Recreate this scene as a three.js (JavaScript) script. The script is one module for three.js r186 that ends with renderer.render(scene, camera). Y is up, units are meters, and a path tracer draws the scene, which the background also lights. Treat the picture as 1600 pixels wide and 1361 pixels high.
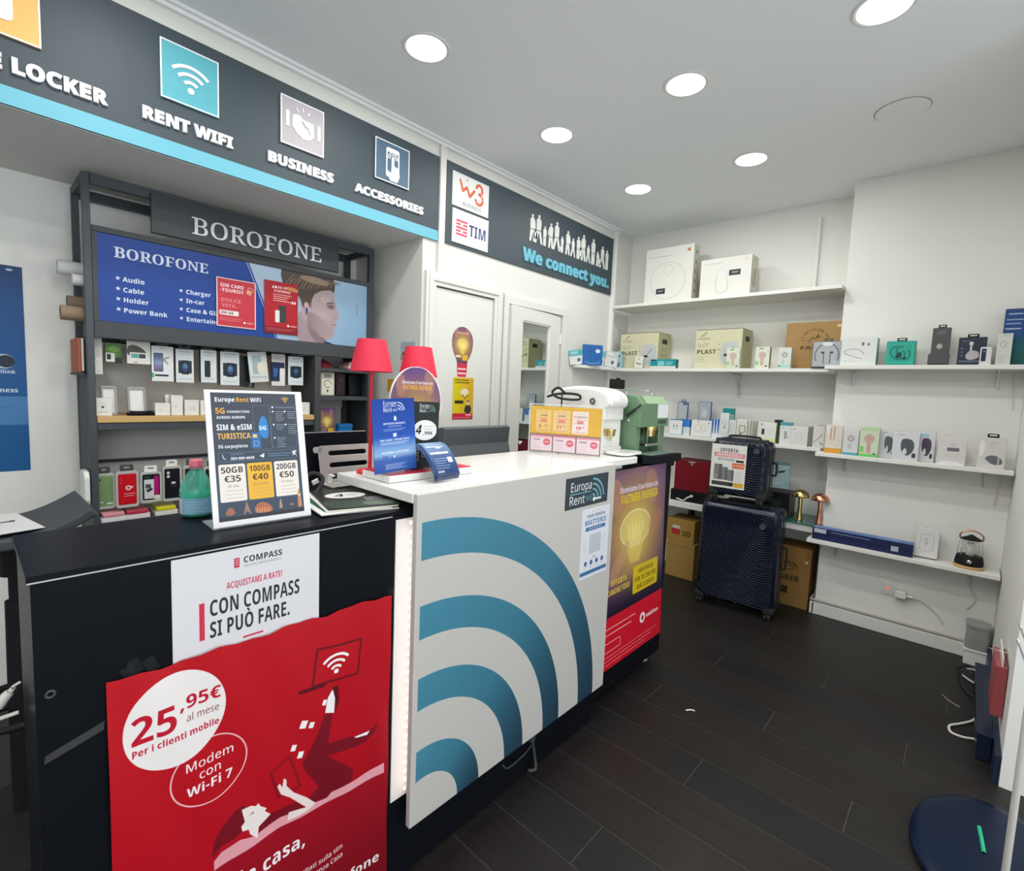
import * as THREE from 'three';
import { RoundedBoxGeometry } from 'three/addons/geometries/RoundedBoxGeometry.js';
import { mergeGeometries, toCreasedNormals } from 'three/addons/utils/BufferGeometryUtils.js';
import { TextGeometry } from 'three/addons/geometries/TextGeometry.js';
import { FontLoader } from 'three/addons/loaders/FontLoader.js';
import { RectAreaLightUniformsLib } from 'three/addons/lights/RectAreaLightUniformsLib.js';

// ---------- camera, sky, lights, exposure ----------
const scene = new THREE.Scene();
const camera = new THREE.PerspectiveCamera(81.94, 1600 / 1361, 0.05, 60);
camera.position.set(0, 1.5, 0);
{
  const yaw = THREE.MathUtils.degToRad(47.811), pitch = THREE.MathUtils.degToRad(-5.068), roll = THREE.MathUtils.degToRad(2.359);
  const f = new THREE.Vector3(Math.cos(pitch) * Math.sin(yaw), Math.sin(pitch), -Math.cos(pitch) * Math.cos(yaw));
  const r = new THREE.Vector3(Math.cos(yaw), 0, Math.sin(yaw)), u = new THREE.Vector3().crossVectors(r, f);
  const r2 = r.clone().multiplyScalar(Math.cos(roll)).addScaledVector(u, Math.sin(roll));
  const u2 = r.clone().multiplyScalar(-Math.sin(roll)).addScaledVector(u, Math.cos(roll));
  camera.quaternion.setFromRotationMatrix(new THREE.Matrix4().makeBasis(r2, u2, f.clone().negate()));
}
scene.background = new THREE.Color(2.45, 2.6, 2.7);
const renderer = new THREE.WebGLRenderer({ antialias: true });
renderer.toneMapping = THREE.LinearToneMapping;
renderer.toneMappingExposure = 0.95;
renderer.shadowMap.enabled = true;
RectAreaLightUniformsLib.init();
const LAMP_NITS = 88, LAMP_COLOR = new THREE.Color(1.0, 0.98, 0.925);      // each ceiling downlight
const STRIP_NITS = 3.0, STRIP_COLOR = new THREE.Color(1.0, 0.86, 0.78);     // LED strip on the counter

// ---------- helpers ----------
const CEIL = 2.985, PI = Math.PI;
const used = new Map();
function numbered(n) { const k = used.get(n) || 0; used.set(n, k + 1); return k ? n + '_' + String(k).padStart(3, '0') : n; }
let seed = 12345;
const rnd = () => { seed = (seed * 1664525 + 1013904223) >>> 0; return seed / 4294967296; };
const rr = (a, b) => a + (b - a) * rnd();
function mat(color, rough = 0.6, metal = 0, extra = {}) { return new THREE.MeshPhysicalMaterial({ color, roughness: rough, metalness: metal, ...extra }); }
function thing(name, label, category, pos = [0, 0, 0], turn = 0, group) {
  const o = new THREE.Group(); o.name = numbered(name); scene.add(o);
  o.position.set(...pos); o.rotation.y = turn; o.userData = { label, category };
  if (group) o.userData.group = group;
  return o;
}
function part(name, geo, m, parent, pos, label) {
  if (Array.isArray(geo)) geo = merge(geo);
  const o = new THREE.Mesh(geo, m); o.name = name; o.castShadow = o.receiveShadow = true;
  if (pos) o.position.set(...pos);
  if (label) o.userData.label = label;
  parent.add(o); return o;
}
function solo(name, label, category, geo, m, pos = [0, 0, 0], turn = 0, group) {
  const o = part(numbered(name), geo, m, scene, pos); o.rotation.y = turn; o.userData = { label, category };
  if (group) o.userData.group = group;
  return o;
}
function struct(name, geo, m, pos) { const o = part(numbered(name), geo, m, scene, pos); o.userData.kind = 'structure'; return o; }
function structGroup(name, pos = [0, 0, 0]) { const o = new THREE.Group(); o.name = numbered(name); o.position.set(...pos); o.userData.kind = 'structure'; scene.add(o); return o; }
function merge(list) {
  list = list.map((g) => { const n = g.index ? g.toNonIndexed() : g; for (const k of Object.keys(n.attributes)) if (!['position', 'normal', 'uv'].includes(k)) n.deleteAttribute(k); return n; });
  return mergeGeometries(list);
}
const V = (x, y, z) => new THREE.Vector3(x, y, z);
function bx(w, h, d, x = 0, y = 0, z = 0, r = 0) { return (r ? new RoundedBoxGeometry(w, h, d, 2, r) : new THREE.BoxGeometry(w, h, d)).translate(x, y, z); }
function span(x0, x1, y0, y1, z0, z1, r = 0) { return bx(x1 - x0, y1 - y0, z1 - z0, (x0 + x1) / 2, (y0 + y1) / 2, (z0 + z1) / 2, r); }
function tube(pts, r, seg = 32, rad = 8, closed = false) { return new THREE.TubeGeometry(new THREE.CatmullRomCurve3(pts.map((p) => V(...p)), closed, 'catmullrom', 0.5), seg, r, rad, closed); }
function lathe(pts, seg = 40) { return new THREE.LatheGeometry(pts.map((p) => new THREE.Vector2(...p)), seg); }
function cyl(r0, r1, h, x = 0, y = 0, z = 0, seg = 32) { return new THREE.CylinderGeometry(r0, r1, h, seg).translate(x, y, z); }
function shapeOf(pts, holes = []) {
  const s = new THREE.Shape(pts.map((p) => new THREE.Vector2(...p)));
  for (const h of holes) s.holes.push(new THREE.Path(h.map((p) => new THREE.Vector2(...p))));
  return s;
}
function extrude(shape, d, bevel = 0, curve = 12) { return new THREE.ExtrudeGeometry(shape, { depth: d, bevelEnabled: bevel > 0, bevelThickness: bevel, bevelSize: bevel, bevelSegments: 2, curveSegments: curve }); }
function roundRect(w, h, r, x = 0, y = 0) {
  const s = new THREE.Shape(), a = x - w / 2, b = y - h / 2;
  s.moveTo(a + r, b); s.lineTo(a + w - r, b); s.absarc(a + w - r, b + r, r, -PI / 2, 0); s.lineTo(a + w, b + h - r); s.absarc(a + w - r, b + h - r, r, 0, PI / 2);
  s.lineTo(a + r, b + h); s.absarc(a + r, b + h - r, r, PI / 2, PI); s.lineTo(a, b + r); s.absarc(a + r, b + r, r, PI, PI * 1.5); return s;
}
function slotPath(w, h, x, y) { const p = new THREE.Path(), r = h / 2; p.moveTo(x - w / 2 + r, y - r); p.lineTo(x + w / 2 - r, y - r); p.absarc(x + w / 2 - r, y, r, -PI / 2, PI / 2); p.lineTo(x - w / 2 + r, y + r); p.absarc(x - w / 2 + r, y, r, PI / 2, PI * 1.5); return p; }
function arcBand(r0, r1, a0, a1, seg = 40) {
  const o = [], n = [];
  for (let i = 0; i <= seg; i++) { const a = a0 + (a1 - a0) * i / seg; o.push([r1 * Math.cos(a), r1 * Math.sin(a)]); n.push([r0 * Math.cos(a), r0 * Math.sin(a)]); }
  return shapeOf([...o, ...n.reverse()]);
}

// ---------- print atlas: flat print for packaging, posters and stickers ----------
class Atlas {
  constructor() { this.c = document.createElement('canvas'); this.c.width = this.c.height = 2048; this.g = this.c.getContext('2d'); this.g.fillStyle = '#888'; this.g.fillRect(0, 0, 2048, 2048); this.x = this.y = this.row = 0; this.mats = new Map(); this.solids = new Map();
    this.t = new THREE.CanvasTexture(this.c); this.t.colorSpace = THREE.SRGBColorSpace; this.t.magFilter = THREE.LinearFilter; this.t.anisotropy = 8; }
  room(w, h) { if (this.x + w + 4 > 2048) { this.x = 0; this.y += this.row; this.row = 0; } return this.y + h + 4 <= 2048; }
  cell(w, h, fn) {
    w = Math.ceil(w); h = Math.ceil(h);
    const x = this.x + 2, y = this.y + 2; this.x += w + 4; this.row = Math.max(this.row, h + 4);
    const g = this.g; g.save(); g.beginPath(); g.rect(x - 2, y - 2, w + 4, h + 4); g.clip(); g.translate(x, y); fn(g, w, h); g.restore();
    return { a: this, u0: x / 2048, u1: (x + w) / 2048, v1: 1 - y / 2048, v0: 1 - (y + h) / 2048 };
  }
  solid(color) { if (!this.solids.has(color)) { this.room(8, 8); this.solids.set(color, this.cell(8, 8, (g) => { g.fillStyle = color; g.fillRect(-2, -2, 12, 12); })); } return this.solids.get(color); }
  mat(rough) { if (!this.mats.has(rough)) this.mats.set(rough, new THREE.MeshPhysicalMaterial({ map: this.t, color: new THREE.Color(0.84, 0.84, 0.84), roughness: rough, specularIntensity: 0.6 })); return this.mats.get(rough); }
}
const atlases = [new Atlas()];
function atlasFor(w, h) { for (const a of atlases) { const s = [a.x, a.y, a.row]; if (a.room(Math.ceil(w), Math.ceil(h))) return a; [a.x, a.y, a.row] = s; } const a = new Atlas(); atlases.push(a); a.room(w, h); return a; }
// A box whose front carries a print and whose other sides take one plain colour of the same board.
function printBox(w, h, d, print, side, o = {}) {
  const ppm = o.ppm || 700, pw = Math.max(16, Math.min(1400, w * ppm)), ph = Math.max(16, Math.min(1400, h * ppm));
  const a = atlasFor(pw + 20, ph + 20), F = typeof print === 'function' ? a.cell(pw, ph, print) : a.solid(print), S = a.solid(side || '#f2f2ee');
  const T = o.top ? (typeof o.top === 'function' ? (a.room(w * ppm, d * ppm), a.cell(w * ppm, d * ppm, o.top)) : a.solid(o.top)) : S;
  const R = o.right ? (typeof o.right === 'function' ? (a.room(d * ppm, h * ppm), a.cell(d * ppm, h * ppm, o.right)) : a.solid(o.right)) : S;
  const L = o.left || o.right ? (typeof o.left === 'function' ? a.cell(d * ppm, h * ppm, o.left) : o.left ? a.solid(o.left) : R) : S;
  const rad = Math.min(o.r ?? 0.0015, w * 0.45, h * 0.45, d * 0.45);
  let g = rad > 1e-4 && !o.sharp ? new RoundedBoxGeometry(w, h, d, 1, rad) : new THREE.BoxGeometry(w, h, d);
  const groups = g.groups.map((q) => ({ ...q })), ni = g.index ? g.toNonIndexed() : g, p = ni.attributes.position, uv = ni.attributes.uv;
  groups.forEach((q, side) => {
    for (let i = q.start; i < q.start + q.count; i++) {
      const x = p.getX(i) / w + 0.5, y = p.getY(i) / h + 0.5, z = p.getZ(i) / d + 0.5;
      const [C, s, t] = side === 4 ? [F, x, y] : side === 2 ? [T, x, 1 - z] : side === 0 ? [R, 1 - z, y] : side === 1 ? [L, z, y] : [S, 0.5, 0.5];
      const plain = C === a.solids.get(side) || (C.u1 - C.u0) * 2048 < 9;
      uv.setXY(i, plain ? (C.u0 + C.u1) / 2 : C.u0 + (C.u1 - C.u0) * s, plain ? (C.v0 + C.v1) / 2 : C.v0 + (C.v1 - C.v0) * t);
    }
  });
  ni.clearGroups(); ni.translate(0, h / 2, 0);
  ni.userData = { atlas: a, front: F };
  return ni;
}
// Flat outline sheet (sticker, standee) with a print over its bounding box.
function printShape(shape, w, h, d, print, side, ppm = 900) {
  const a = atlasFor(w * ppm + 20, h * ppm + 20), F = a.cell(w * ppm, h * ppm, print), S = a.solid(side || '#f4f4f2');
  const g = extrude(shape, d, 0, 32), p = g.attributes.position, n = g.attributes.normal, uv = g.attributes.uv;
  for (let i = 0; i < p.count; i++) { if (n.getZ(i) > 0.5) uv.setXY(i, F.u0 + (F.u1 - F.u0) * (p.getX(i) / w + 0.5), F.v0 + (F.v1 - F.v0) * (p.getY(i) / h + 0.5)); else uv.setXY(i, (S.u0 + S.u1) / 2, (S.v0 + S.v1) / 2); }
  g.userData = { atlas: a }; return g;
}
const sheetMat = (g, rough = 0.45) => g.userData.atlas.mat(rough);
// canvas drawing shorthands
function txt(g, s, x, y, size, color, o = {}) {
  g.save(); g.translate(x, y); if (o.rot) g.rotate(o.rot); g.fillStyle = color; g.textAlign = o.align || 'left'; g.textBaseline = o.base || 'middle';
  g.font = (o.style ? o.style + ' ' : '') + (o.bold ? 'bold ' : '') + size + 'px ' + (o.font || 'sans-serif');
  if (o.w) { const m = g.measureText(s).width; if (m > 0) g.scale(o.w / m, 1); }
  if (o.stroke) { g.strokeStyle = color; g.lineWidth = o.stroke; g.lineJoin = 'round'; g.strokeText(s, 0, 0); }
  g.fillText(s, 0, 0); g.restore();
}
function fill(g, c, x, y, w, h, r = 0) { g.fillStyle = c; if (!r) return g.fillRect(x, y, w, h); g.beginPath(); g.roundRect(x, y, w, h, r); g.fill(); }
function outline(g, c, lw, x, y, w, h, r = 0) { g.strokeStyle = c; g.lineWidth = lw; g.beginPath(); g.roundRect(x, y, w, h, r); g.stroke(); }
function disc(g, c, x, y, rx, ry = rx) { g.fillStyle = c; g.beginPath(); g.ellipse(x, y, rx, ry, 0, 0, 2 * PI); g.fill(); }
function ring(g, c, lw, x, y, rx, ry = rx, a0 = 0, a1 = 2 * PI) { g.strokeStyle = c; g.lineWidth = lw; g.beginPath(); g.ellipse(x, y, rx, ry, 0, a0, a1); g.stroke(); }
function poly(g, c, pts) { g.fillStyle = c; g.beginPath(); pts.forEach((p, i) => (i ? g.lineTo(p[0], p[1]) : g.moveTo(p[0], p[1]))); g.closePath(); g.fill(); }
function smooth(g, c, pts) { // closed smooth outline through the points
  const n = pts.length, m = (i) => [(pts[i % n][0] + pts[(i + 1) % n][0]) / 2, (pts[i % n][1] + pts[(i + 1) % n][1]) / 2];
  g.fillStyle = c; g.beginPath(); g.moveTo(...m(0)); for (let i = 1; i <= n; i++) g.quadraticCurveTo(...pts[i % n], ...m(i)); g.closePath(); g.fill();
}
function strokeLine(g, c, lw, pts) { g.strokeStyle = c; g.lineWidth = lw; g.lineCap = 'round'; g.lineJoin = 'round'; g.beginPath(); pts.forEach((p, i) => (i ? g.lineTo(p[0], p[1]) : g.moveTo(p[0], p[1]))); g.stroke(); }
function lines(g, c, x, y, w, n, step, t = 2) { for (let i = 0; i < n; i++) fill(g, c, x, y + i * step, w * (1 - 0.25 * ((i * 7) % 3) / 2), t); }
function star(g, c, x, y, r) { poly(g, c, Array.from({ length: 10 }, (_, i) => { const a = -PI / 2 + i * PI / 5, q = i % 2 ? r * 0.42 : r; return [x + q * Math.cos(a), y + q * Math.sin(a)]; })); }
function wifi(g, c, x, y, s) { disc(g, c, x, y, s * 0.12); for (let i = 1; i <= 3; i++) { g.lineCap = 'round'; ring(g, c, s * 0.13, x, y, s * 0.28 * i, s * 0.28 * i, -PI * 0.75, -PI * 0.25); } }
function bulbPrint(g, w, h, o = {}) { // purple print with a glowing filament bulb
  const b = g.createLinearGradient(0, 0, w, h); b.addColorStop(0, '#6a4a82'); b.addColorStop(0.45, '#74508a'); b.addColorStop(1, '#2f2450'); g.fillStyle = b; g.fillRect(-2, -2, w + 4, h + 4);
  const cy = h * (o.cy ?? 0.42), R = w * 0.44, q = g.createRadialGradient(w * 0.5, cy, 2, w * 0.5, cy, R * 1.7); q.addColorStop(0, 'rgba(250,226,96,1)'); q.addColorStop(0.35, 'rgba(206,168,84,.85)'); q.addColorStop(1, 'rgba(150,100,90,0)'); g.fillStyle = q; g.fillRect(0, 0, w, h);
  smooth(g, 'rgba(205,150,110,.55)', [[w * 0.1, h * 0.02], [w * 0.3, h * 0.1], [w * 0.28, h * 0.3], [w * 0.12, h * 0.3]]); smooth(g, 'rgba(205,150,110,.5)', [[w * 0.62, h * 0.02], [w * 0.85, h * 0.03], [w * 0.86, h * 0.25], [w * 0.7, h * 0.3]]);
  disc(g, 'rgba(255,240,150,.45)', w * 0.5, cy - h * 0.03, w * 0.24, h * 0.13); ring(g, 'rgba(255,250,200,.7)', w * 0.012, w * 0.5, cy - h * 0.03, w * 0.24, h * 0.13);
  poly(g, 'rgba(240,214,110,.7)', [[w * 0.36, cy + h * 0.08], [w * 0.64, cy + h * 0.08], [w * 0.57, cy + h * 0.22], [w * 0.43, cy + h * 0.22]]);
  for (let i = -2; i <= 2; i++) strokeLine(g, '#fff3a8', w * 0.012, [[w * (0.5 + i * 0.03), cy + h * 0.1], [w * (0.5 + i * 0.06), cy - h * 0.06]]);
}
const fontBold = await new FontLoader().loadAsync('fonts/droid/droid_sans_bold.typeface.json');
const fontSerif = await new FontLoader().loadAsync('fonts/droid/droid_serif_regular.typeface.json');
// Raised lettering fitted to a width and a cap height, standing on z = 0.
function letters(s, w, h, d, o = {}) {
  const g = new TextGeometry(s, { font: o.serif ? fontSerif : fontBold, size: 1, depth: 0.1, curveSegments: 5, bevelEnabled: !!o.fat, bevelThickness: 0.01, bevelSize: o.fat || 0, bevelSegments: 1 });
  g.computeBoundingBox(); const b = g.boundingBox;
  const cap = new TextGeometry('H', { font: o.serif ? fontSerif : fontBold, size: 1, depth: 0.1, curveSegments: 2, bevelEnabled: false }); cap.computeBoundingBox();
  g.translate(-b.min.x, 0, -b.min.z); g.scale(w / (b.max.x - b.min.x), h / cap.boundingBox.max.y, d / (b.max.z - b.min.z)); return g;
}

// ---------- materials ----------
function noiseTex(n, fn, sx = 1, sy = 1, color = false) {
  const data = new Uint8Array(n * n * 4);
  for (let y = 0; y < n; y++) for (let x = 0; x < n; x++) { const v = fn(x / n, y / n), i = (y * n + x) * 4; const c = Array.isArray(v) ? v : [v, v, v]; for (let k = 0; k < 3; k++) data[i + k] = Math.max(0, Math.min(255, c[k] * 255)); data[i + 3] = 255; }
  const t = new THREE.DataTexture(data, n, n); t.wrapS = t.wrapT = THREE.RepeatWrapping; t.magFilter = THREE.LinearFilter; t.repeat.set(sx, sy); if (color) t.colorSpace = THREE.SRGBColorSpace; t.needsUpdate = true; return t;
}
function hash(x, y) { let h = (x * 374761393 + y * 668265263) | 0; h = Math.imul(h ^ (h >>> 13), 1274126177); return ((h ^ (h >>> 16)) >>> 0) / 4294967296; }
function vnoise(x, y, p) { const xi = Math.floor(x), yi = Math.floor(y), fx = x - xi, fy = y - yi, s = (t) => t * t * (3 - 2 * t), w = (a) => ((a % p) + p) % p; const a = hash(w(xi), w(yi)), b = hash(w(xi + 1), w(yi)), c = hash(w(xi), w(yi + 1)), d = hash(w(xi + 1), w(yi + 1)); return a + (b - a) * s(fx) + (c - a + (a - b - c + d) * s(fx)) * s(fy); }
const fbm = (x, y, p) => (vnoise(x * p, y * p, p) + vnoise(x * p * 2, y * p * 2, p * 2) / 2 + vnoise(x * p * 4, y * p * 4, p * 4) / 4) / 1.75;
const plasterBump = noiseTex(256, (x, y) => fbm(x, y, 8), 3, 3);
const woodGrain = (c0, c1, k) => noiseTex(256, (x, y) => { const t = 0.6 * fbm(x, y * 1, 4) + 0.4 * vnoise(x * 64, y * 4 + 2 * vnoise(x * 8, y * 4, 8), 64); return c0.map((a, i) => a + (c1[i] - a) * t * k); }, 1, 1, true);
const M = {
  wall: mat(new THREE.Color(0.83, 0.83, 0.795), 0.85, 0, { bumpMap: plasterBump, bumpScale: 0.0006 }),
  ceiling: mat(new THREE.Color(0.84, 0.86, 0.87), 0.75),
  wallDimmed: mat(new THREE.Color(0.68, 0.68, 0.645), 0.85, 0, { bumpMap: plasterBump, bumpScale: 0.0006 }), doorDimmed: mat(new THREE.Color(0.67, 0.67, 0.635), 0.5),  // sign-wall plaster and doors: whites darkened to offset the strong front light
  white: mat(new THREE.Color(0.78, 0.78, 0.75), 0.45), whiteGloss: mat(new THREE.Color(0.83, 0.82, 0.80), 0.2, 0, { clearcoat: 0.3 }),
  joint: mat(new THREE.Color(0.10, 0.095, 0.095), 0.9),
  black: mat(new THREE.Color(0.006, 0.007, 0.010), 0.36, 0, { specularIntensity: 0.12 }), blackMatte: mat(new THREE.Color(0.010, 0.010, 0.012), 0.7, 0, { specularIntensity: 0.5 }), darkGrey: mat(new THREE.Color(0.045, 0.05, 0.056), 0.6),
  steelGrey: mat(new THREE.Color(0.047, 0.058, 0.070), 0.5), slate: mat(new THREE.Color(0.038, 0.058, 0.073), 0.55), cyan: mat(new THREE.Color(0.13, 0.43, 0.55), 0.5),
  teal: mat(new THREE.Color(0.09, 0.39, 0.47), 0.5), orange: mat(new THREE.Color(0.85, 0.44, 0.12), 0.5), lilac: mat(new THREE.Color(0.42, 0.39, 0.43), 0.5), denim: mat(new THREE.Color(0.07, 0.13, 0.20), 0.5),
  wood: mat('#c9a469', 0.55), red: mat(new THREE.Color(0.62, 0.012, 0.03), 0.45), chrome: mat(new THREE.Color(0.75, 0.75, 0.76), 0.18, 1), alu: mat(new THREE.Color(0.62, 0.61, 0.58), 0.38, 0.85),
  clear: new THREE.MeshPhysicalMaterial({ color: 0xffffff, roughness: 0.05, transmission: 1, thickness: 0, ior: 1.45 }),
  cardboard: mat(new THREE.Color(0.34, 0.22, 0.11), 0.85), rubber: mat(new THREE.Color(0.015, 0.015, 0.016), 0.8), cableWhite: mat(new THREE.Color(0.72, 0.72, 0.66), 0.5),
  brass: mat(new THREE.Color(0.55, 0.42, 0.18), 0.25, 1), copper: mat(new THREE.Color(0.68, 0.32, 0.20), 0.25, 1), cream: mat(new THREE.Color(0.62, 0.60, 0.42), 0.7),
};

// ---------- structure ----------
{
  const floor = structGroup('floor');
  part('floor_base', span(-2.7, 4.5, -0.14, -0.001, -3.4, 1.72), M.joint, floor, undefined, 'pale dusty joints between the planks');
  const tones = [[0.010, 0.0095, 0.0095], [0.0135, 0.0115, 0.0105], [0.0085, 0.009, 0.009], [0.012, 0.0095, 0.009]].map((c) => {
    const t = noiseTex(256, (x, y) => { const k = 0.65 + 0.5 * vnoise(x * 40, y * 5 + 3 * vnoise(x * 6, y * 3, 6), 40) + 0.3 * fbm(x, y, 5); return c.map((v) => Math.pow(v * k, 1 / 2.2)); }, 1, 1, true);
    return new THREE.MeshPhysicalMaterial({ map: t, roughness: 0.42, specularIntensity: 0.55, bumpMap: plasterBump, bumpScale: 0.0004 });
  });
  const geos = new Map();
  const W = 0.1935, L = 1.36;
  for (let i = -20; i < 17; i++) {
    const x0 = 1.26 + i * W, off = i === 0 ? -0.815 : -0.815 + (((i * 37) % 11 + 11) % 11) / 11 * L;
    if (x0 < -2.65 || x0 > 4.34) continue;
    for (let z = off - 3 * L; z < 1.6; z += L) {
      const a = Math.max(z, -3.3), b = Math.min(z + L, 1.6); if (b - a < 0.03) continue;
      const key = (b - a).toFixed(3); if (!geos.has(key)) geos.set(key, bx(W - 0.0026, 0.016, b - a - 0.0026));
      part('floor_plank', geos.get(key), tones[Math.floor(rnd() * 4)], floor, [x0 + W / 2, -0.008, (a + b) / 2]);
    }
  }
  const ceiling = structGroup('ceiling');
  part('ceiling_slab', span(-2.75, 4.5, CEIL, CEIL + 0.12, -3.4, 1.75), M.ceiling, ceiling);
  const hatch = part('access_cover', cyl(0.112, 0.112, 0.006, 0, 0, 0, 48), M.ceiling, ceiling, [3.24, CEIL - 0.002, -0.385]); part('rim', new THREE.TorusGeometry(0.1145, 0.0022, 8, 48).rotateX(PI / 2), mat(new THREE.Color(0.35, 0.36, 0.37), 0.8), hatch, [0, 0.001, 0]);
  struct('wall_left', span(-2.72, -2.6, 0, CEIL, -3.37, 1.72), M.wall);
  struct('wall_back', span(-2.6, 2.02, 0, CEIL, -3.37, -3.25), M.wall);
  struct('wall_recess', span(1.895, 2.02, 0, 2.39, -3.25, -2.5), M.wallDimmed);
  struct('wall_header', span(-2.6, 2.02, 2.39, CEIL, -3.25, -2.5), M.wallDimmed);
  struct('wall_doors', [span(2.02, 2.655, 0, CEIL, -2.62, -2.5), span(2.655, 3.28, 2.115, CEIL, -2.62, -2.5), span(3.28, 4.47, 0, CEIL, -2.62, -2.5)], M.wallDimmed);
  struct('wall_closet', [span(2.655, 3.28, 0, 2.115, -2.68, -2.62)], M.darkGrey);
  struct('wall_niche', span(4.35, 4.47, 0, CEIL, -2.5, -0.70), M.wall);
  struct('wall_right', span(4.09, 4.47, 0, CEIL, -0.70, 0.22), M.wall);
  struct('wall_front', span(2.75, 4.47, 0, CEIL, 0.2205, 0.345), M.wall);
  struct('wall_side', span(2.75, 2.87, 0, CEIL, 0.3455, 1.6), M.wall);
  struct('wall_shopfront', [span(-2.6, -2.3, 0, CEIL, 1.6, 1.72), span(2.5, 2.87, 0, CEIL, 1.6, 1.72), span(-2.3, 2.5, 2.75, CEIL, 1.6, 1.72)], M.wall);
  const win = structGroup('unseen_window_1', [0.1, 0, 1.66]);  // unseen glazing behind the camera, widened to let in more sky fill
  part('window_frame', [bx(4.79, 0.05, 0.06, 0, 0.028), bx(4.79, 0.05, 0.06, 0, 2.72), bx(0.05, 2.64, 0.06, -2.37, 1.374), bx(0.05, 2.64, 0.06, 2.37, 1.374), bx(0.05, 2.64, 0.06, 0, 1.374)], M.steelGrey, win);
  for (const s of [-1, 1]) part('pane', bx(2.31, 2.63, 0.006, s * 1.185, 1.374), M.clear, win);
  // trims
  struct('trim_1', [span(-2.6, 4.09, 2.955, CEIL, -2.5, -2.478), span(-2.6, 4.09, 2.97, CEIL, -2.478, -2.462)], M.ceiling);
  struct('trim_2', span(2.0, 2.045, 2.2, 2.955, -2.5, -2.478, 0.004), M.doorDimmed);
  struct('trim_3', span(4.0, 4.035, 0.1, 2.955, -2.5, -2.465, 0.004), M.wall);
  struct('trim_4', span(4.318, 4.35, 2.31, 2.87, -0.96, -0.93, 0.003), M.wall);
  struct('baseboard_right', [span(4.062, 4.09, 0, 0.085, -0.715, 0.225, 0.004), span(4.062, 4.35, 0, 0.085, -0.728, -0.70, 0.004)], M.white);
  struct('baseboard_front', span(2.76, 4.05, 0.0, 0.12, 0.2, 0.22, 0.003), mat(new THREE.Color(0.012, 0.022, 0.05), 0.4));
  struct('baseboard_niche', span(4.33, 4.35, 0, 0.085, -2.5, -0.73, 0.003), M.white);
  // door_1: plain white leaf in a moulded frame
  const d1 = structGroup('door_1', [2.245, 0, -2.5]);
  const prof = (x0, x1, y1, t, d) => [extrude(shapeOf([[x0, 0], [x0 + t, 0], [x0 + t, y1 - t], [x1 - t, y1 - t], [x1 - t, 0], [x1, 0], [x1, y1], [x0, y1]]), d, 0.003)];
  part('door_frame', [...prof(-0.332, 0.332, 2.20, 0.072, 0.024), ...prof(-0.31, 0.31, 2.178, 0.025, 0.033)], M.doorDimmed, d1);
  part('door_leaf', span(-0.252, 0.252, 0.01, 2.118, -0.01, 0.012, 0.003), M.doorDimmed, d1);
  part('door_gap', [span(-0.2585, 0.2585, 2.119, 2.1245, -0.001, 0.002)], M.blackMatte, d1);
  // door_2: glazed leaf, standing slightly ajar on right-hand hinges
  const d2f = structGroup('trim_5', [2.967, 0, -2.5]);
  part('door_frame', [extrude(shapeOf([[-0.365, 0], [-0.32, 0], [-0.32, 2.12], [0.322, 2.12], [0.322, 0], [0.382, 0], [0.382, 2.168], [-0.365, 2.168]]), 0.022, 0.003), span(-0.36, 0.34, 2.1715, 2.184, 0, 0.012)], M.doorDimmed, d2f);
  const d2 = structGroup('door_2', [3.272, 0, -2.492]); d2.rotation.y = 0.061;
  const leaf = shapeOf([[-0.612, 0.01], [0, 0.01], [0, 2.108], [-0.612, 2.108]], [[[-0.49, 0.35], [-0.49, 2.02], [-0.128, 2.02], [-0.128, 0.35]]]);
  part('door_leaf', extrude(leaf, 0.034, 0.002).translate(0, 0, -0.034), M.doorDimmed, d2);
  part('glass', span(-0.495, -0.123, 0.345, 2.025, -0.022, -0.016), mat(new THREE.Color(0.66, 0.70, 0.68), 0.02, 1), d2, undefined, 'reflecting glass panel');
  part('glazing_bead', [span(-0.492, -0.48, 0.35, 2.02, -0.016, -0.004), span(-0.138, -0.126, 0.35, 2.02, -0.016, -0.004), span(-0.49, -0.128, 2.008, 2.02, -0.016, -0.004)], M.white, d2);
  for (const y of [1.93, 0.25]) part('hinge', [cyl(0.007, 0.007, 0.08, 0.004, y, 0.006, 12), bx(0.03, 0.07, 0.003, 0.02, y, 0.006)], M.white, d2);
}
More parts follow.
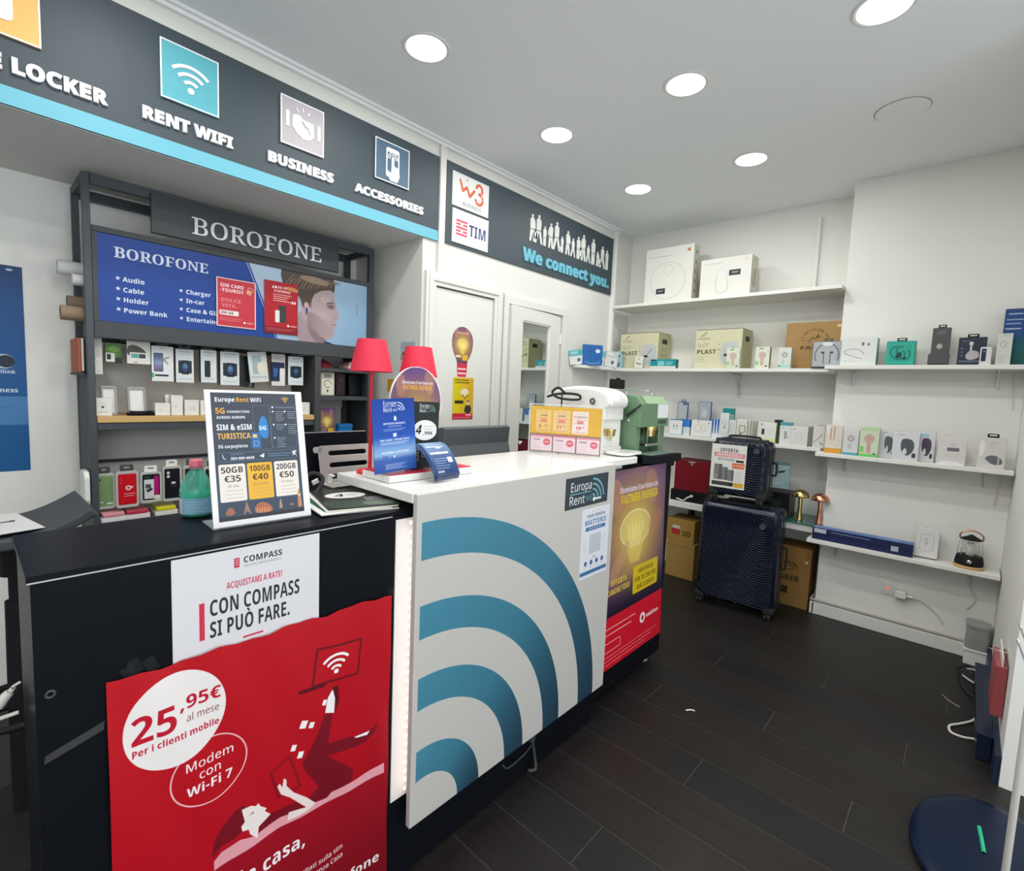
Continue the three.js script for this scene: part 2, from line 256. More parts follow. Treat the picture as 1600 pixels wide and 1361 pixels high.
// downlights on a regular grid
{
  const labels = {
    '0,0': 'round ceiling downlight nearest the teal wifi tile and the sign wall', '1,0': 'round ceiling downlight in front of the white network logos on the sign wall',
    '2,0': 'farthest small downlight above the corner of the people silhouettes sign', '1,1': 'large downlight in the middle of the ceiling above the white counter',
    '2,1': 'downlight above the niche shelves with the white robot vacuum box', '1,2': 'downlight cut off by the top edge of the photo',
  };
  const xs = [1.438, 2.38, 3.345], zs = [-1.905, -1.135, -0.37];
  const spots = [], hidden = ['over the left half of the red poster', 'over the white price sign', 'over the far left of the black counter', 'farthest left by the bar stool', 'left of the camera', 'nearest the shopfront glass', 'beside the bare left wall'];
  for (let i = 0; i < 3; i++) for (let k = 0; k < 3; k++) if (labels[i + ',' + k]) spots.push([xs[i], zs[k], labels[i + ',' + k]]); spots.push([xs[0], zs[1], ''], [xs[0], zs[2], '']); hidden.unshift('over the white counter front', 'over the floor before the white counter');
  for (const [x, z] of [[0.45, -1.905], [0.45, -1.135], [0.45, -0.37], [-0.6, -1.6], [-0.6, -0.3], [0.6, 0.7], [-1.7, -1.0]]) spots.push([x, z]);
  const ringGeo = lathe([[0.086, 0.002], [0.088, -0.004], [0.098, -0.006], [0.104, -0.003], [0.105, 0.0]], 48), diskGeo = cyl(0.088, 0.088, 0.004, 0, -0.002, 0, 48);
  const glow = new THREE.MeshStandardMaterial({ color: 0xffffff, emissive: LAMP_COLOR, emissiveIntensity: 3.2 });
  for (const [x, z, label] of spots) {
    const out = label ? '' : hidden.shift();
    const t = thing('downlight', label || 'ceiling downlight out of the picture, ' + out, 'downlight', [x, CEIL, z], 0, label ? 'ceiling downlights in view' : 'ceiling downlights out of view');
    part('trim_ring', ringGeo, M.white, t); part('diffuser', diskGeo, glow, t);
    const l = new THREE.RectAreaLight(LAMP_COLOR, LAMP_NITS, 0.155, 0.155); l.position.set(0, -0.009, 0); l.rotation.x = -PI / 2; t.add(l);
  }
}

// ---------- sign wall ----------
{
  const s = thing('sign_panel', 'long dark slate sign with cyan stripe and four coloured service tiles above the recess', 'sign', [0, 0, -2.5]);
  part('board', span(-2.4, 1.998, 2.392, 2.884, 0.001, 0.012, 0.002), M.slate, s);
  part('stripe', span(-2.4, 1.998, 2.392, 2.452, 0.010, 0.0135), M.cyan, s, undefined, 'cyan stripe along the bottom edge');
  const white = mat(new THREE.Color(0.82, 0.82, 0.84), 0.5), border = mat(new THREE.Color(0.85, 0.87, 0.9), 0.4);
  const word = (t, x0, x1, y, h) => part('lettering', letters(t, x1 - x0, h, 0.012, { fat: 0.05 }), white, s, [x0, y, 0.012]);
  const tile = (m, x0, x1, y0, y1, geos) => {
    const t = part('icon_tile', span(x0, x1, y0, y1, 0.011, 0.022, 0.002), m, s);
    part('tile_border', extrude(shapeOf([[x0, y0], [x1, y0], [x1, y1], [x0, y1]], [[[x0 + 0.005, y0 + 0.005], [x0 + 0.005, y1 - 0.005], [x1 - 0.005, y1 - 0.005], [x1 - 0.005, y0 + 0.005]]]), 0.003).translate(0, 0, 0.021), border, t);
    part('icon', geos.map((g) => g.translate((x0 + x1) / 2, (y0 + y1) / 2, 0.0215)), white, t);
  };
  const fzT = (a) => a;
  { // coordinates read off the sign plane
    const [o0, o1, , ] = [0.107, 0.234, 2.654, 2.735]; const oy = [0.23, 2.608, -2.488];
    tile(M.orange, o1 - 0.235, o1, oy[1], oy[1] + 0.235, [extrude(roundRect(0.11, 0.12, 0.02, -0.005, -0.01), 0.004), extrude(arcBand(0.03, 0.045, 0, PI), 0.004).translate(-0.005, 0.05, 0)]);
    const tl = [0.58, 2.83, -2.488], br = [0.789, 2.608, -2.488];
    const arcs = [1, 2, 3].map((i) => extrude(arcBand(0.029 * i - 0.003, 0.029 * i + 0.0095, PI * 0.25, PI * 0.75), 0.004).translate(0, -0.05, 0));
    tile(M.teal, tl[0], br[0], br[1], tl[1], [cyl(0.012, 0.012, 0.004).rotateX(PI / 2).translate(0, -0.05, 0.002), ...arcs]);
    const b0 = [1.049, 2.826, -2.488], b1 = [1.259, 2.611, -2.488];
    const hand = shapeOf([[-0.05, 0.035], [-0.02, 0.045], [0.0, 0.03], [0.05, 0.028], [0.055, -0.03], [0.03, -0.055], [0.0, -0.06], [-0.03, -0.04], [-0.052, -0.015]], [[[-0.01, 0.02], [0.005, -0.005], [0.02, -0.008], [0.035, -0.032], [0.038, -0.026], [0.024, 0.002], [0.012, 0.004], [0.0, 0.022]]]);
    tile(M.lilac, b0[0], b1[0], b1[1], b0[1], [extrude(hand, 0.004), bx(0.016, 0.07, 0.004, -0.074, 0.01, 0.002), bx(0.016, 0.07, 0.004, 0.078, -0.005, 0.002), bx(0.005, 0.022, 0.004, 0, 0.072, 0.002), bx(0.005, 0.02, 0.004).rotateZ(0.6).translate(-0.028, 0.064, 0.002), bx(0.005, 0.02, 0.004).rotateZ(-0.6).translate(0.028, 0.064, 0.002)]);
    const a0 = [1.549, 2.829, -2.488], a1 = [1.77, 2.617, -2.488];
    const rim = roundRect(0.085, 0.155, 0.012); rim.holes.push(new THREE.Path([[-0.035, -0.05], [-0.035, 0.055], [0.035, 0.055], [0.035, -0.05]].map((p) => new THREE.Vector2(...p))));
    const finger = shapeOf([[-0.008, 0.0], [-0.008, 0.03], [0.0, 0.037], [0.008, 0.03], [0.008, -0.01], [0.04, -0.02], [0.045, -0.06], [0.03, -0.095], [-0.015, -0.095], [-0.04, -0.05], [-0.03, -0.045], [-0.01, -0.06]]);
    tile(M.denim, a0[0], a1[0], a1[1], a0[1], [extrude(rim, 0.003), extrude(finger, 0.005), extrude(arcBand(0.016, 0.021, -0.3, PI + 0.3), 0.004).translate(0, 0.026, 0), extrude(arcBand(0.027, 0.032, -0.2, PI + 0.2), 0.004).translate(0, 0.026, 0)]);
    const w = (t, p, q, h) => word(t, p[0], q[0], (p[1] + q[1]) / 2, h);
    w('E LOCKER', [0.102, 2.495, -2.488], [0.413, 2.503, -2.488], 0.047);
    w('RENT WIFI', [0.519, 2.5, -2.488], [0.844, 2.508, -2.488], 0.044);
    w('BUSINESS', [0.993, 2.503, -2.488], [1.314, 2.516, -2.488], 0.042);
    w('ACCESSORIES', [1.432, 2.505, -2.488], [1.878, 2.516, -2.488], 0.04);
  }
  const s2 = thing('sign_panel', 'shorter dark slate sign with two white network logos and people silhouettes', 'sign', [0, 0, -2.5]);
  part('board', span(2.045, 3.995, 2.398, 2.89, 0.001, 0.012, 0.002), M.slate, s2);
  {
    const g1 = printBox(0.315, 0.205, 0.008, (g, w, h) => {
      fill(g, '#e9ecec', -2, -2, w + 4, h + 4);
      const O = '#e26a4e'; strokeLine(g, O, h * 0.085, [[w * 0.2, h * 0.2], [w * 0.27, h * 0.48], [w * 0.38, h * 0.34], [w * 0.46, h * 0.58], [w * 0.58, h * 0.36]]); disc(g, O, w * 0.38, h * 0.12, h * 0.03);
      ring(g, O, h * 0.09, w * 0.72, h * 0.26, w * 0.085, h * 0.14, -PI * 0.9, PI * 0.5); ring(g, O, h * 0.09, w * 0.72, h * 0.55, w * 0.1, h * 0.16, -PI * 0.5, PI * 0.9); strokeLine(g, '#f6d8cf', h * 0.02, [[w * 0.62, h * 0.28], [w * 0.78, h * 0.3], [w * 0.8, h * 0.55], [w * 0.66, h * 0.66]]);
      txt(g, 'BUSINESS', w * 0.27, h * 0.86, h * 0.16, '#5d6468', { w: w * 0.52 });
    }, '#e6e8e8', { ppm: 900 });
    part('logo_plaque', g1, sheetMat(g1, 0.4), s2, [2.255, 2.637, 0.015], 'white plaque with an orange handwritten logo over the word BUSINESS');
    const g2 = printBox(0.315, 0.205, 0.008, (g, w, h) => {
      fill(g, '#eceef0', -2, -2, w + 4, h + 4); const R = '#e2405a';
      for (let i = 0; i < 5; i++) fill(g, R, w * 0.1 + (i === 0 || i === 4 ? 0 : 0), h * (0.3 + i * 0.1), i % 2 ? w * 0.12 : w * 0.3, h * 0.055); for (let i = 1; i < 5; i += 2) fill(g, R, w * 0.28, h * (0.3 + i * 0.1), w * 0.12, h * 0.055);
      txt(g, 'TIM', w * 0.44, h * 0.52, h * 0.48, '#2f3b78', { bold: true, w: w * 0.5 });
    }, '#e6e8e8', { ppm: 900 });
    part('logo_plaque', g2, sheetMat(g2, 0.4), s2, [2.262, 2.417, 0.015], 'white plaque with red bars and the letters TIM');
    // walking people silhouettes
    const ppl = [], base = 2.60;
    const person = (x, y, h, k) => {
      const o = [], w = h * 0.115, m = k % 2 ? -1 : 1;
      o.push(cyl(h * 0.058, h * 0.058, 0.006, 0, 0, 0, 14).rotateX(PI / 2).translate(0, h * 0.935, 0.003));
      o.push(extrude(shapeOf([[-w * 0.5, h * 0.87], [w * 0.5, h * 0.87], [w * 1.1, h * 0.8], [w * 1.05, h * 0.6], [w * 0.9, h * 0.44], [-w * 0.9, h * 0.44], [-w * 1.05, h * 0.6], [-w * 1.1, h * 0.8]]), 0.006));
      const st = [0.10, 0.17, 0.05][k % 3] * h;
      o.push(extrude(shapeOf([[-w * 0.9, h * 0.46], [w * 0.15, h * 0.46], [-st + h * 0.045, 0], [-st - h * 0.045, 0]]), 0.006), extrude(shapeOf([[-w * 0.15, h * 0.46], [w * 0.9, h * 0.46], [st + h * 0.06, h * 0.02], [st - h * 0.02, 0]]), 0.006));
      if (k % 3 === 0) o.push(extrude(shapeOf([[m * w * 0.9, h * 0.8], [m * w * 1.25, h * 0.78], [m * w * 1.7, h * 0.5], [m * w * 1.35, h * 0.48]].sort((a, b) => 0)), 0.006));
      if (k % 4 === 1) o.push(bx(h * 0.2, h * 0.22, 0.006, m * w * 1.6, h * 0.24, 0.003));
      for (const g of o) ppl.push(g.translate(x, y, 0));
    };
    const hs = [1, 1.08, 0.72, 0.95, 1.12, 0.6, 0.95, 0.72, 0.9, 1.08, 0.7, 1.1, 0.6, 0.95, 0.85];
    hs.forEach((h, i) => person(2.87 + i * 0.073, base, 0.175 * h + 0.02, i));
    part('silhouettes', ppl, mat(new THREE.Color(0.68, 0.70, 0.68), 0.5), s2, [0, 0, 0.012], 'row of white walking people silhouettes');
    const p0 = [2.771, 2.433, -2.488], p1 = [3.941, 2.469, -2.488];
    part('lettering', letters('We connect you.', p1[0] - p0[0], 0.085, 0.01, { fat: 0.05 }), M.cyan, s2, [p0[0], (p0[1] + p1[1]) / 2, 0.012], 'cyan words We connect you');
  }
  // bulb-shaped sticker and yellow poster on the door
  const q = new THREE.Shape(); { const w = 0.092, h = 0.34; q.moveTo(-0.028, -0.17); q.lineTo(0.028, -0.17); q.quadraticCurveTo(0.045, -0.15, 0.045, -0.06); q.bezierCurveTo(0.055, -0.02, w, 0.0, w, 0.075); q.bezierCurveTo(w, 0.135, 0.045, 0.17, 0, 0.17); q.bezierCurveTo(-0.045, 0.17, -w, 0.135, -w, 0.075); q.bezierCurveTo(-w, 0.0, -0.055, -0.02, -0.045, -0.06); q.quadraticCurveTo(-0.045, -0.15, -0.028, -0.17); }
  const bulbArt = (g, w, h) => { fill(g, '#fff', -2, -2, w + 4, h + 4); g.save(); g.beginPath(); g.rect(0, 0, w, h * 0.7); g.clip(); bulbPrint(g, w, h * 0.72, { cy: 0.5 }); g.restore(); fill(g, '#d63a55', 0, h * 0.68, w, h * 0.33); for (const y of [0.77, 0.85, 0.93]) fill(g, '#f6dfe2', w * 0.3, h * y, w * 0.4, h * 0.03, 3); txt(g, 'FASTWEB ENERGIA', w * 0.25, h * 0.14, h * 0.045, '#f0c890', { bold: true, w: w * 0.5 }); fill(g, '#e8b733', w * 0.5, h * 0.53, w * 0.26, h * 0.1, 3); fill(g, '#f3e6b0', w * 0.2, h * 0.54, w * 0.24, h * 0.04); };
  const bg = printShape(q, 0.19, 0.36, 0.002, bulbArt, '#f2eef0');
  const c0 = [2.226, 1.733, -2.486];
  solo('door_sticker', 'purple and red light bulb shaped sticker on the white door', 'sticker', bg, sheetMat(bg), [c0[0], c0[1], -2.4875]);
  const y0 = [2.153, 2.335, 1.3, 1.575];
  const yg = printBox(y0[1] - y0[0], y0[3] - y0[2], 0.002, (g, w, h) => {
    const b = g.createLinearGradient(0, 0, w, 0); b.addColorStop(0, '#e2d21c'); b.addColorStop(1, '#dca92a'); g.fillStyle = b; g.fillRect(-2, -2, w + 4, h + 4);
    fill(g, '#5f5a1c', w * 0.08, h * 0.05, w * 0.66, h * 0.025); fill(g, '#5f5a1c', w * 0.08, h * 0.11, w * 0.7, h * 0.025); disc(g, '#f1e6c4', w * 0.56, h * 0.35, w * 0.2, h * 0.09); for (const [x, y] of [[0.48, 0.43], [0.7, 0.43], [0.6, 0.49]]) disc(g, '#4d4522', w * x, h * y, w * 0.035);
    fill(g, '#2a2a1c', w * 0.1, h * 0.55, w * 0.42, h * 0.075, 3); disc(g, '#e5b58e', w * 0.75, h * 0.58, w * 0.08, h * 0.05); fill(g, '#222', w * 0.68, h * 0.55, w * 0.14, h * 0.02); fill(g, '#e9e4dc', w * 0.7, h * 0.62, w * 0.1, h * 0.05); smooth(g, '#2f3630', [[w * 0.56, h * 0.86], [w * 0.6, h * 0.68], [w * 0.75, h * 0.65], [w * 0.9, h * 0.68], [w * 0.92, h * 0.86]]);
    fill(g, '#cf2440', -2, h * 0.86, w + 4, h * 0.16); fill(g, '#f7c9cf', w * 0.65, h * 0.88, w * 0.28, h * 0.035); fill(g, '#f0a0aa', w * 0.06, h * 0.95, w * 0.85, h * 0.015);
  }, '#e8e4c8', { sharp: true });
  solo('door_poster', 'small yellow poster with red foot band on the white door below the bulb sticker', 'poster', yg, sheetMat(yg), [(y0[0] + y0[1]) / 2, y0[2], -2.486]);
}

// ---------- counters ----------
{
  const c = thing('black_counter', 'black laminate service counter with a thin worn front edge', 'counter', [0, 0, 0]);
  part('body', [span(0.068, 1.895, 0.0, 1.136, -1.475, -1.165), span(0.55, 1.895, 0, 1.136, -1.72, -1.476)], M.black, c);
  part('top', extrude(shapeOf([[0.064, 1.1645], [1.895, 1.1645], [1.895, 1.73], [0.52, 1.73], [0.5, 1.485], [0.064, 1.485]]), 0.0095, 0.0012).rotateX(-PI / 2).translate(0, 1.1382, 0), M.black, c);
  part('edge_strip', [span(0.064, 0.80, 1.135, 1.1375, -1.1645, -1.1625)], mat(new THREE.Color(0.45, 0.46, 0.47), 0.4), c, undefined, 'pale worn edge line');
  part('tape_strip', extrude(shapeOf([[0.076, 0.8], [0.16, 0.825], [0.162, 0.842], [0.078, 0.815]]), 0.001).translate(0, 0, -1.165), mat(new THREE.Color(0.03, 0.03, 0.032), 0.5), c, undefined, 'dark grey tape');
  part('bolt_hole', new THREE.TorusGeometry(0.006, 0.0022, 8, 20).translate(0.088, 0.928, -1.164), M.darkGrey, c);
  const w = thing('white_counter', 'white counter block with large printed teal signal arcs on its front', 'counter', [0, 0, 0]);
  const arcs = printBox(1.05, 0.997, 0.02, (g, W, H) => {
    fill(g, '#cfccc7', -2, -2, W + 4, H + 4); const k = W / 1.05, cx = 0.047 * k, cy = H;
    g.save(); g.beginPath(); g.rect(0.018 * k, 0, W, H); g.clip();
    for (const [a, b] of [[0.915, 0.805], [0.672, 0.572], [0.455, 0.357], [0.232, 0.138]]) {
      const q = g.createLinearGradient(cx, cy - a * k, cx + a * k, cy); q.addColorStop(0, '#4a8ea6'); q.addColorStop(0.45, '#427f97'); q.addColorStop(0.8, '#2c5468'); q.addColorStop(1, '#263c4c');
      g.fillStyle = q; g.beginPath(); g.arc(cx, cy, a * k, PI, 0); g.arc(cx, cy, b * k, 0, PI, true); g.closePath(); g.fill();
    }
    g.restore(); fill(g, '#cfccc7', -2, 0, 0.02 * k, H);
  }, '#d6d3ce', { ppm: 1000, r: 0.003 });
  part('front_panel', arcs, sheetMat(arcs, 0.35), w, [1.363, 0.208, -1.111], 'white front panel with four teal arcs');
  part('countertop', extrude((() => { const q = new THREE.Shape(); q.moveTo(0.836, 1.1215); q.lineTo(1.888, 1.1215); q.lineTo(1.89, 1.168); q.lineTo(2.185, 1.168); q.absarc(2.185, 1.208, 0.04, -PI / 2, 0); q.lineTo(2.225, 1.62); q.lineTo(1.11, 1.62); q.lineTo(1.08, 1.53); q.lineTo(0.836, 1.53); return q; })(), 0.024, 0.0025).rotateX(-PI / 2).translate(0, 1.1795, 0), M.whiteGloss, w);
  part('side_cheek', span(0.93, 0.95, 1.15, 1.1765, -1.21, -1.15), M.white, w); part('support_block', span(1.95, 2.15, 1.1495, 1.1765, -1.6, -1.22), M.white, w);
  const strip = part('led_glow_strip', span(0.812, 0.88, 0.27, 1.125, -1.1645, -1.161), new THREE.MeshStandardMaterial({ color: new THREE.Color(0.8, 0.76, 0.74), roughness: 0.7 }), w, undefined, 'pale strip painted in for the warm LED glow on the black face');  // pale colour stands in for LED glow falling on the black face
  const ledGlow = new THREE.MeshStandardMaterial({ color: 0xffffff, emissive: STRIP_COLOR, emissiveIntensity: 1.3 });
  for (let i = 0; i < 30; i++) part('led', bx(0.006, 0.009, 0.002, 0.862, 0.29 + i * 0.0283, -1.1599), ledGlow, strip);
  const l = new THREE.RectAreaLight(STRIP_COLOR, STRIP_NITS, 0.012, 0.84); l.position.set(0.856, 0.697, -1.1275); l.rotation.y = 0; w.add(l);
  part('led_tape', span(0.848, 0.864, 0.277, 1.117, -1.1265, -1.1225), ledGlow, w, undefined, 'LED tape on the back of the front panel');
  part('cable_loop', [tube([[1.44, 0.21, -1.15], [1.45, 0.14, -1.14], [1.47, 0.06, -1.14], [1.46, 0.03, -1.13], [1.43, 0.035, -1.14]], 0.006), tube([[1.46, 0.21, -1.15], [1.45, 0.12, -1.15], [1.33, 0.1, -1.15], [1.3, 0.12, -1.16]], 0.003), bx(0.03, 0.06, 0.02, 1.455, 0.17, -1.15, 0.006)], M.darkGrey, w);
  const cab = thing('end_cabinet', 'black cabinet with the purple bulb poster at the far end of the counter', 'cabinet', [0, 0, 0]);
  part('body', span(1.91, 2.66, 0.05, 1.12, -1.72, -1.2, 0.006), M.black, cab);
  part('top', span(1.9, 2.68, 1.121, 1.149, -1.725, -1.195, 0.003), M.black, cab); part('rear_ledge', span(2.6805, 2.83, 1.121, 1.149, -1.72, -1.58, 0.003), M.black, cab);
  for (const [x, z] of [[1.97, -1.26], [2.58, -1.26], [1.97, -1.66], [2.58, -1.66]]) part('foot', lathe([[0.0, 0], [0.03, 0], [0.03, 0.006], [0.014, 0.012], [0.012, 0.05], [0, 0.05]], 20), M.alu, cab, [x, 0, z]);
  // posters and stickers on the counters
  const cp = printBox(0.313, 0.442, 0.002, (g, W, H0) => {
    const H = H0 * 0.486; fill(g, '#e6e4e8', -2, -2, W + 4, H0 + 4);
    fill(g, '#cf3350', W * 0.375, H * 0.1, W * 0.035, H * 0.1); for (let i = 0; i < 3; i++) fill(g, '#f0c0c8', W * 0.383, H * (0.115 + 0.025 * i), W * 0.02, H * 0.01);
    txt(g, 'COMPASS', W * 0.435, H * 0.135, W * 0.062, '#23262c', { bold: true, w: W * 0.275 }); txt(g, 'GRUPPO MEDIOBANCA', W * 0.435, H * 0.2, W * 0.022, '#8d8f96', { w: W * 0.27 });
    txt(g, 'ACQUISTAMI A RATE!', W * 0.325, H * 0.37, W * 0.066, '#d23a58', { bold: true, w: W * 0.385 });
    fill(g, '#d9304f', W * 0.155, H * 0.49, W * 0.032, H * 0.38);
    txt(g, 'CON COMPASS', W * 0.215, H * 0.565, W * 0.155, '#2a2c33', { bold: true, w: W * 0.63 }); txt(g, 'SI PUÒ FARE.', W * 0.215, H * 0.79, W * 0.155, '#2a2c33', { bold: true, w: W * 0.555 });
    fill(g, '#cf3350', W * 0.43, H * 0.955, W * 0.14, H * 0.02); lines(g, '#b9bac2', W * 0.04, H * 1.02, W * 0.8, 2, H * 0.03, 1.5);
  }, '#e4e2e6', { ppm: 1500, sharp: true });
  solo('compass_poster', 'white COMPASS sheet with bold black Italian headline on the black counter', 'poster', cp, sheetMat(cp, 0.5), [0.4305, 0.688, -1.1635]);
  const rp = (g, W, H) => {
    const b = g.createLinearGradient(0, 0, W, H); b.addColorStop(0, '#c60c1c'); b.addColorStop(0.6, '#ba081e'); b.addColorStop(1, '#800a1a'); g.fillStyle = b; g.fillRect(-2, -2, W + 4, H + 4);
    const p = (x, y) => [W * x, H * y], dk = '#7c0d20';
    // bed edge, lying woman, laptop on her foot
    const q2 = g.createLinearGradient(0, H * 0.57, 0, H); q2.addColorStop(0, '#a80c20'); q2.addColorStop(1, '#7c0a1a'); g.fillStyle = q2; g.fillRect(W * 0.28, H * 0.57, W * 0.74, H * 0.45); g.fillStyle = 'rgba(190,10,30,.6)'; g.fillRect(0, H * 0.62, W * 0.28, H * 0.4);
    poly(g, dk, [p(0.615, 0.537), p(0.668, 0.516), p(0.604, 0.435), p(0.599, 0.418), p(0.645, 0.366), p(0.688, 0.300), p(0.726, 0.307), p(0.705, 0.388), p(0.691, 0.389), p(0.840, 0.421), p(0.917, 0.422), p(0.930, 0.432), p(0.865, 0.455), p(0.822, 0.454), p(0.700, 0.430), p(0.781, 0.490), p(0.823, 0.525), p(0.818, 0.558), p(0.691, 0.566), p(0.647, 0.556)]); poly(g, '#7c0d20', [p(0.429, 0.562), p(0.439, 0.528), p(0.476, 0.516), p(0.534, 0.516), p(0.574, 0.521), p(0.605, 0.551), p(0.544, 0.539), p(0.539, 0.564), p(0.457, 0.565)]); poly(g, '#fff', [p(0.691, 0.295), p(0.704, 0.254), p(0.725, 0.234), p(0.737, 0.245), p(0.732, 0.309)]); poly(g, '#5e0a16', [p(0.723, 0.229), p(0.748, 0.227), p(0.754, 0.278), p(0.734, 0.313), p(0.739, 0.273)]); poly(g, '#fff', [p(0.825, 0.421), p(0.902, 0.425), p(0.890, 0.435), p(0.840, 0.428)]);
    poly(g, dk, [p(0.925, 0.418), p(0.945, 0.415), p(0.93, 0.438), p(0.87, 0.46), p(0.86, 0.45)]);
    poly(g, '#f3a9b4', [p(0.283, 0.559), p(0.308, 0.544), p(0.367, 0.538), p(0.420, 0.553), p(0.514, 0.541), p(0.647, 0.558), p(0.702, 0.567), p(0.724, 0.556), p(0.843, 0.564), p(0.978, 0.563), p(0.979, 0.598), p(0.843, 0.590), p(0.669, 0.580), p(0.514, 0.571), p(0.420, 0.578), p(0.324, 0.580), p(0.283, 0.584)]); poly(g, dk, [p(0.277, 0.549), p(0.284, 0.504), p(0.313, 0.473), p(0.351, 0.451), p(0.385, 0.448), p(0.389, 0.484), p(0.385, 0.514), p(0.350, 0.526), p(0.308, 0.527), p(0.287, 0.541)]); poly(g, '#fdf0ec', [p(0.375, 0.459), p(0.407, 0.462), p(0.425, 0.471), p(0.434, 0.466), p(0.441, 0.478), p(0.464, 0.493), p(0.457, 0.499), p(0.478, 0.517), p(0.457, 0.526), p(0.434, 0.534), p(0.429, 0.564), p(0.402, 0.539), p(0.398, 0.524), p(0.376, 0.519), p(0.372, 0.504), p(0.385, 0.496)]); poly(g, dk, [p(0.40, 0.487), p(0.415, 0.482), p(0.417, 0.486)]);
    strokeLine(g, '#8c0c1e', W * 0.009, [p(0.476, 0.395), p(0.548, 0.375), p(0.589, 0.479), p(0.504, 0.477), p(0.476, 0.395)]); poly(g, '#fbeae6', [p(0.539, 0.564), p(0.544, 0.539), p(0.589, 0.548), p(0.615, 0.556), p(0.548, 0.496), p(0.514, 0.473), p(0.500, 0.445), p(0.509, 0.438), p(0.519, 0.453), p(0.524, 0.429), p(0.535, 0.438), p(0.535, 0.456), p(0.563, 0.487), p(0.615, 0.525), p(0.656, 0.562), p(0.615, 0.568)]);
    for (const [x, y, s] of [[0.69, 0.262, 0.018], [0.603, 0.298, 0.026], [0.634, 0.31, 0.02], [0.565, 0.356, 0.02], [0.592, 0.386, 0.022]]) { g.save(); g.translate(W * x, H * y); g.rotate(0.35); fill(g, '#fff', -W * s / 2, -W * s / 2, W * s, W * s * 1.2); g.restore(); }
    strokeLine(g, '#6a0c1a', W * 0.009, [p(0.639, 0.200), p(0.659, 0.096), p(0.855, 0.113), p(0.839, 0.216), p(0.639, 0.200)]); strokeLine(g, '#5e0a16', W * 0.016, [p(0.587, 0.200), p(0.687, 0.210)]);
    wifi(g, '#fff', W * 0.739, H * 0.181, W * 0.085);
    // price bubble
    g.lineWidth = W * 0.004; ring(g, '#f7c8cc', W * 0.005, W * 0.275, H * 0.305, W * 0.118, H * 0.084);
    disc(g, '#fbf4f2', W * 0.18, H * 0.14, W * 0.145, H * 0.115);
    const R = '#c8102e'; txt(g, '25', W * 0.052, H * 0.135, H * 0.09, R, { bold: true, w: W * 0.13 }); txt(g, ',95€', W * 0.185, H * 0.108, H * 0.045, R, { bold: true, w: W * 0.125 }); txt(g, 'al mese', W * 0.205, H * 0.147, H * 0.026, '#8f4a52', { w: W * 0.1 }); txt(g, 'Per i clienti mobile', W * 0.055, H * 0.185, H * 0.024, R, { bold: true, w: W * 0.25 });
    txt(g, 'Modem', W * 0.275, H * 0.275, H * 0.032, '#fff', { align: 'center' }); txt(g, 'con', W * 0.275, H * 0.305, H * 0.032, '#fff', { align: 'center' }); txt(g, 'Wi-Fi 7', W * 0.275, H * 0.34, H * 0.032, '#fff', { align: 'center', bold: true });
    txt(g, 'in casa,', W * 0.36, H * 0.652, H * 0.058, '#fff', { bold: true, w: W * 0.255 }); txt(g, 'Dati illimitati sulla sim', W * 0.5, H * 0.757, H * 0.022, '#fff', { w: W * 0.28 }); txt(g, 'in Partenza Casa', W * 0.575, H * 0.785, H * 0.022, '#fff', { w: W * 0.205 });
    txt(g, 'vodafone', W * 0.66, H * 0.878, H * 0.045, '#fff', { bold: true, w: W * 0.3 }); disc(g, '#fff', W * 0.6, H * 0.878, H * 0.024);
  };
  const rt = thing('red_poster', 'large red poster with a lying woman and 25,95€ price bubble on the black counter', 'poster', [0, 0, 0]);
  { const g = printBox(0.632, 0.885, 0.0016, rp, '#d8c8c8', { ppm: 1300, sharp: true }); const p = g.attributes.position; // slight curl of the paper and a wavy top edge
    const sheet = new THREE.PlaneGeometry(0.632, 0.885, 36, 36), F = g.userData.front, sp = sheet.attributes.position, suv = sheet.attributes.uv;
    for (let i = 0; i < sp.count; i++) { const x = sp.getX(i) / 0.632, y = sp.getY(i) / 0.885; suv.setXY(i, F.u0 + (F.u1 - F.u0) * (x + 0.5), F.v0 + (F.v1 - F.v0) * (y + 0.5)); sp.setZ(i, 0.003 + 0.0025 * Math.sin(x * 9) * Math.sin(y * 5 + 1) + 0.006 * Math.max(0, x - 0.42) * 8 * (0.5 + y) + 0.002 * Math.sin(x * 31 + y * 17)); if (y > 0.48) sp.setY(i, sp.getY(i) + 0.003 * Math.sin(x * 23) + 0.002 * Math.sin(x * 57)); }
    sheet.computeVertexNormals(); const m = g.userData.atlas.mat(0.42);
    part('sheet', sheet, m, rt, [0.481, 0.474, -1.1595]); }
  for (const [x, y] of [[0.2, 0.925], [0.235, 0.93], [0.795, 0.925], [0.21, 0.935]]) part('tape', bx(0.02, 0.03, 0.001).rotateZ(0.4).translate(x, y, -1.156), M.clear, rt);
  const er = printBox(0.3, 0.123, 0.0012, (g, W, H) => {
    fill(g, '#37444c', -2, -2, W + 4, H + 4); txt(g, 'Europa', W * 0.1, H * 0.32, H * 0.4, '#f2f6f6', { w: W * 0.5 }); fill(g, '#7fb9c4', W * 0.1, H * 0.52, W * 0.48, H * 0.035); txt(g, 'Rent', W * 0.08, H * 0.75, H * 0.4, '#f2f6f6', { w: W * 0.36 }); txt(g, 'Wifi', W * 0.46, H * 0.76, H * 0.28, '#6fa3ae', { w: W * 0.16 });
    for (let i = 1; i <= 4; i++) ring(g, '#79b6c2', H * 0.07, W * 0.62, H * 0.82, H * 0.17 * i, H * 0.17 * i, -PI / 2, -0.1); fill(g, '#f2f6f6', W * 0.64, H * 0.79, W * 0.2, H * 0.07, 4); disc(g, '#f2f6f6', W * 0.66, H * 0.83, H * 0.07);
  }, '#37444c', { ppm: 1400, sharp: true });
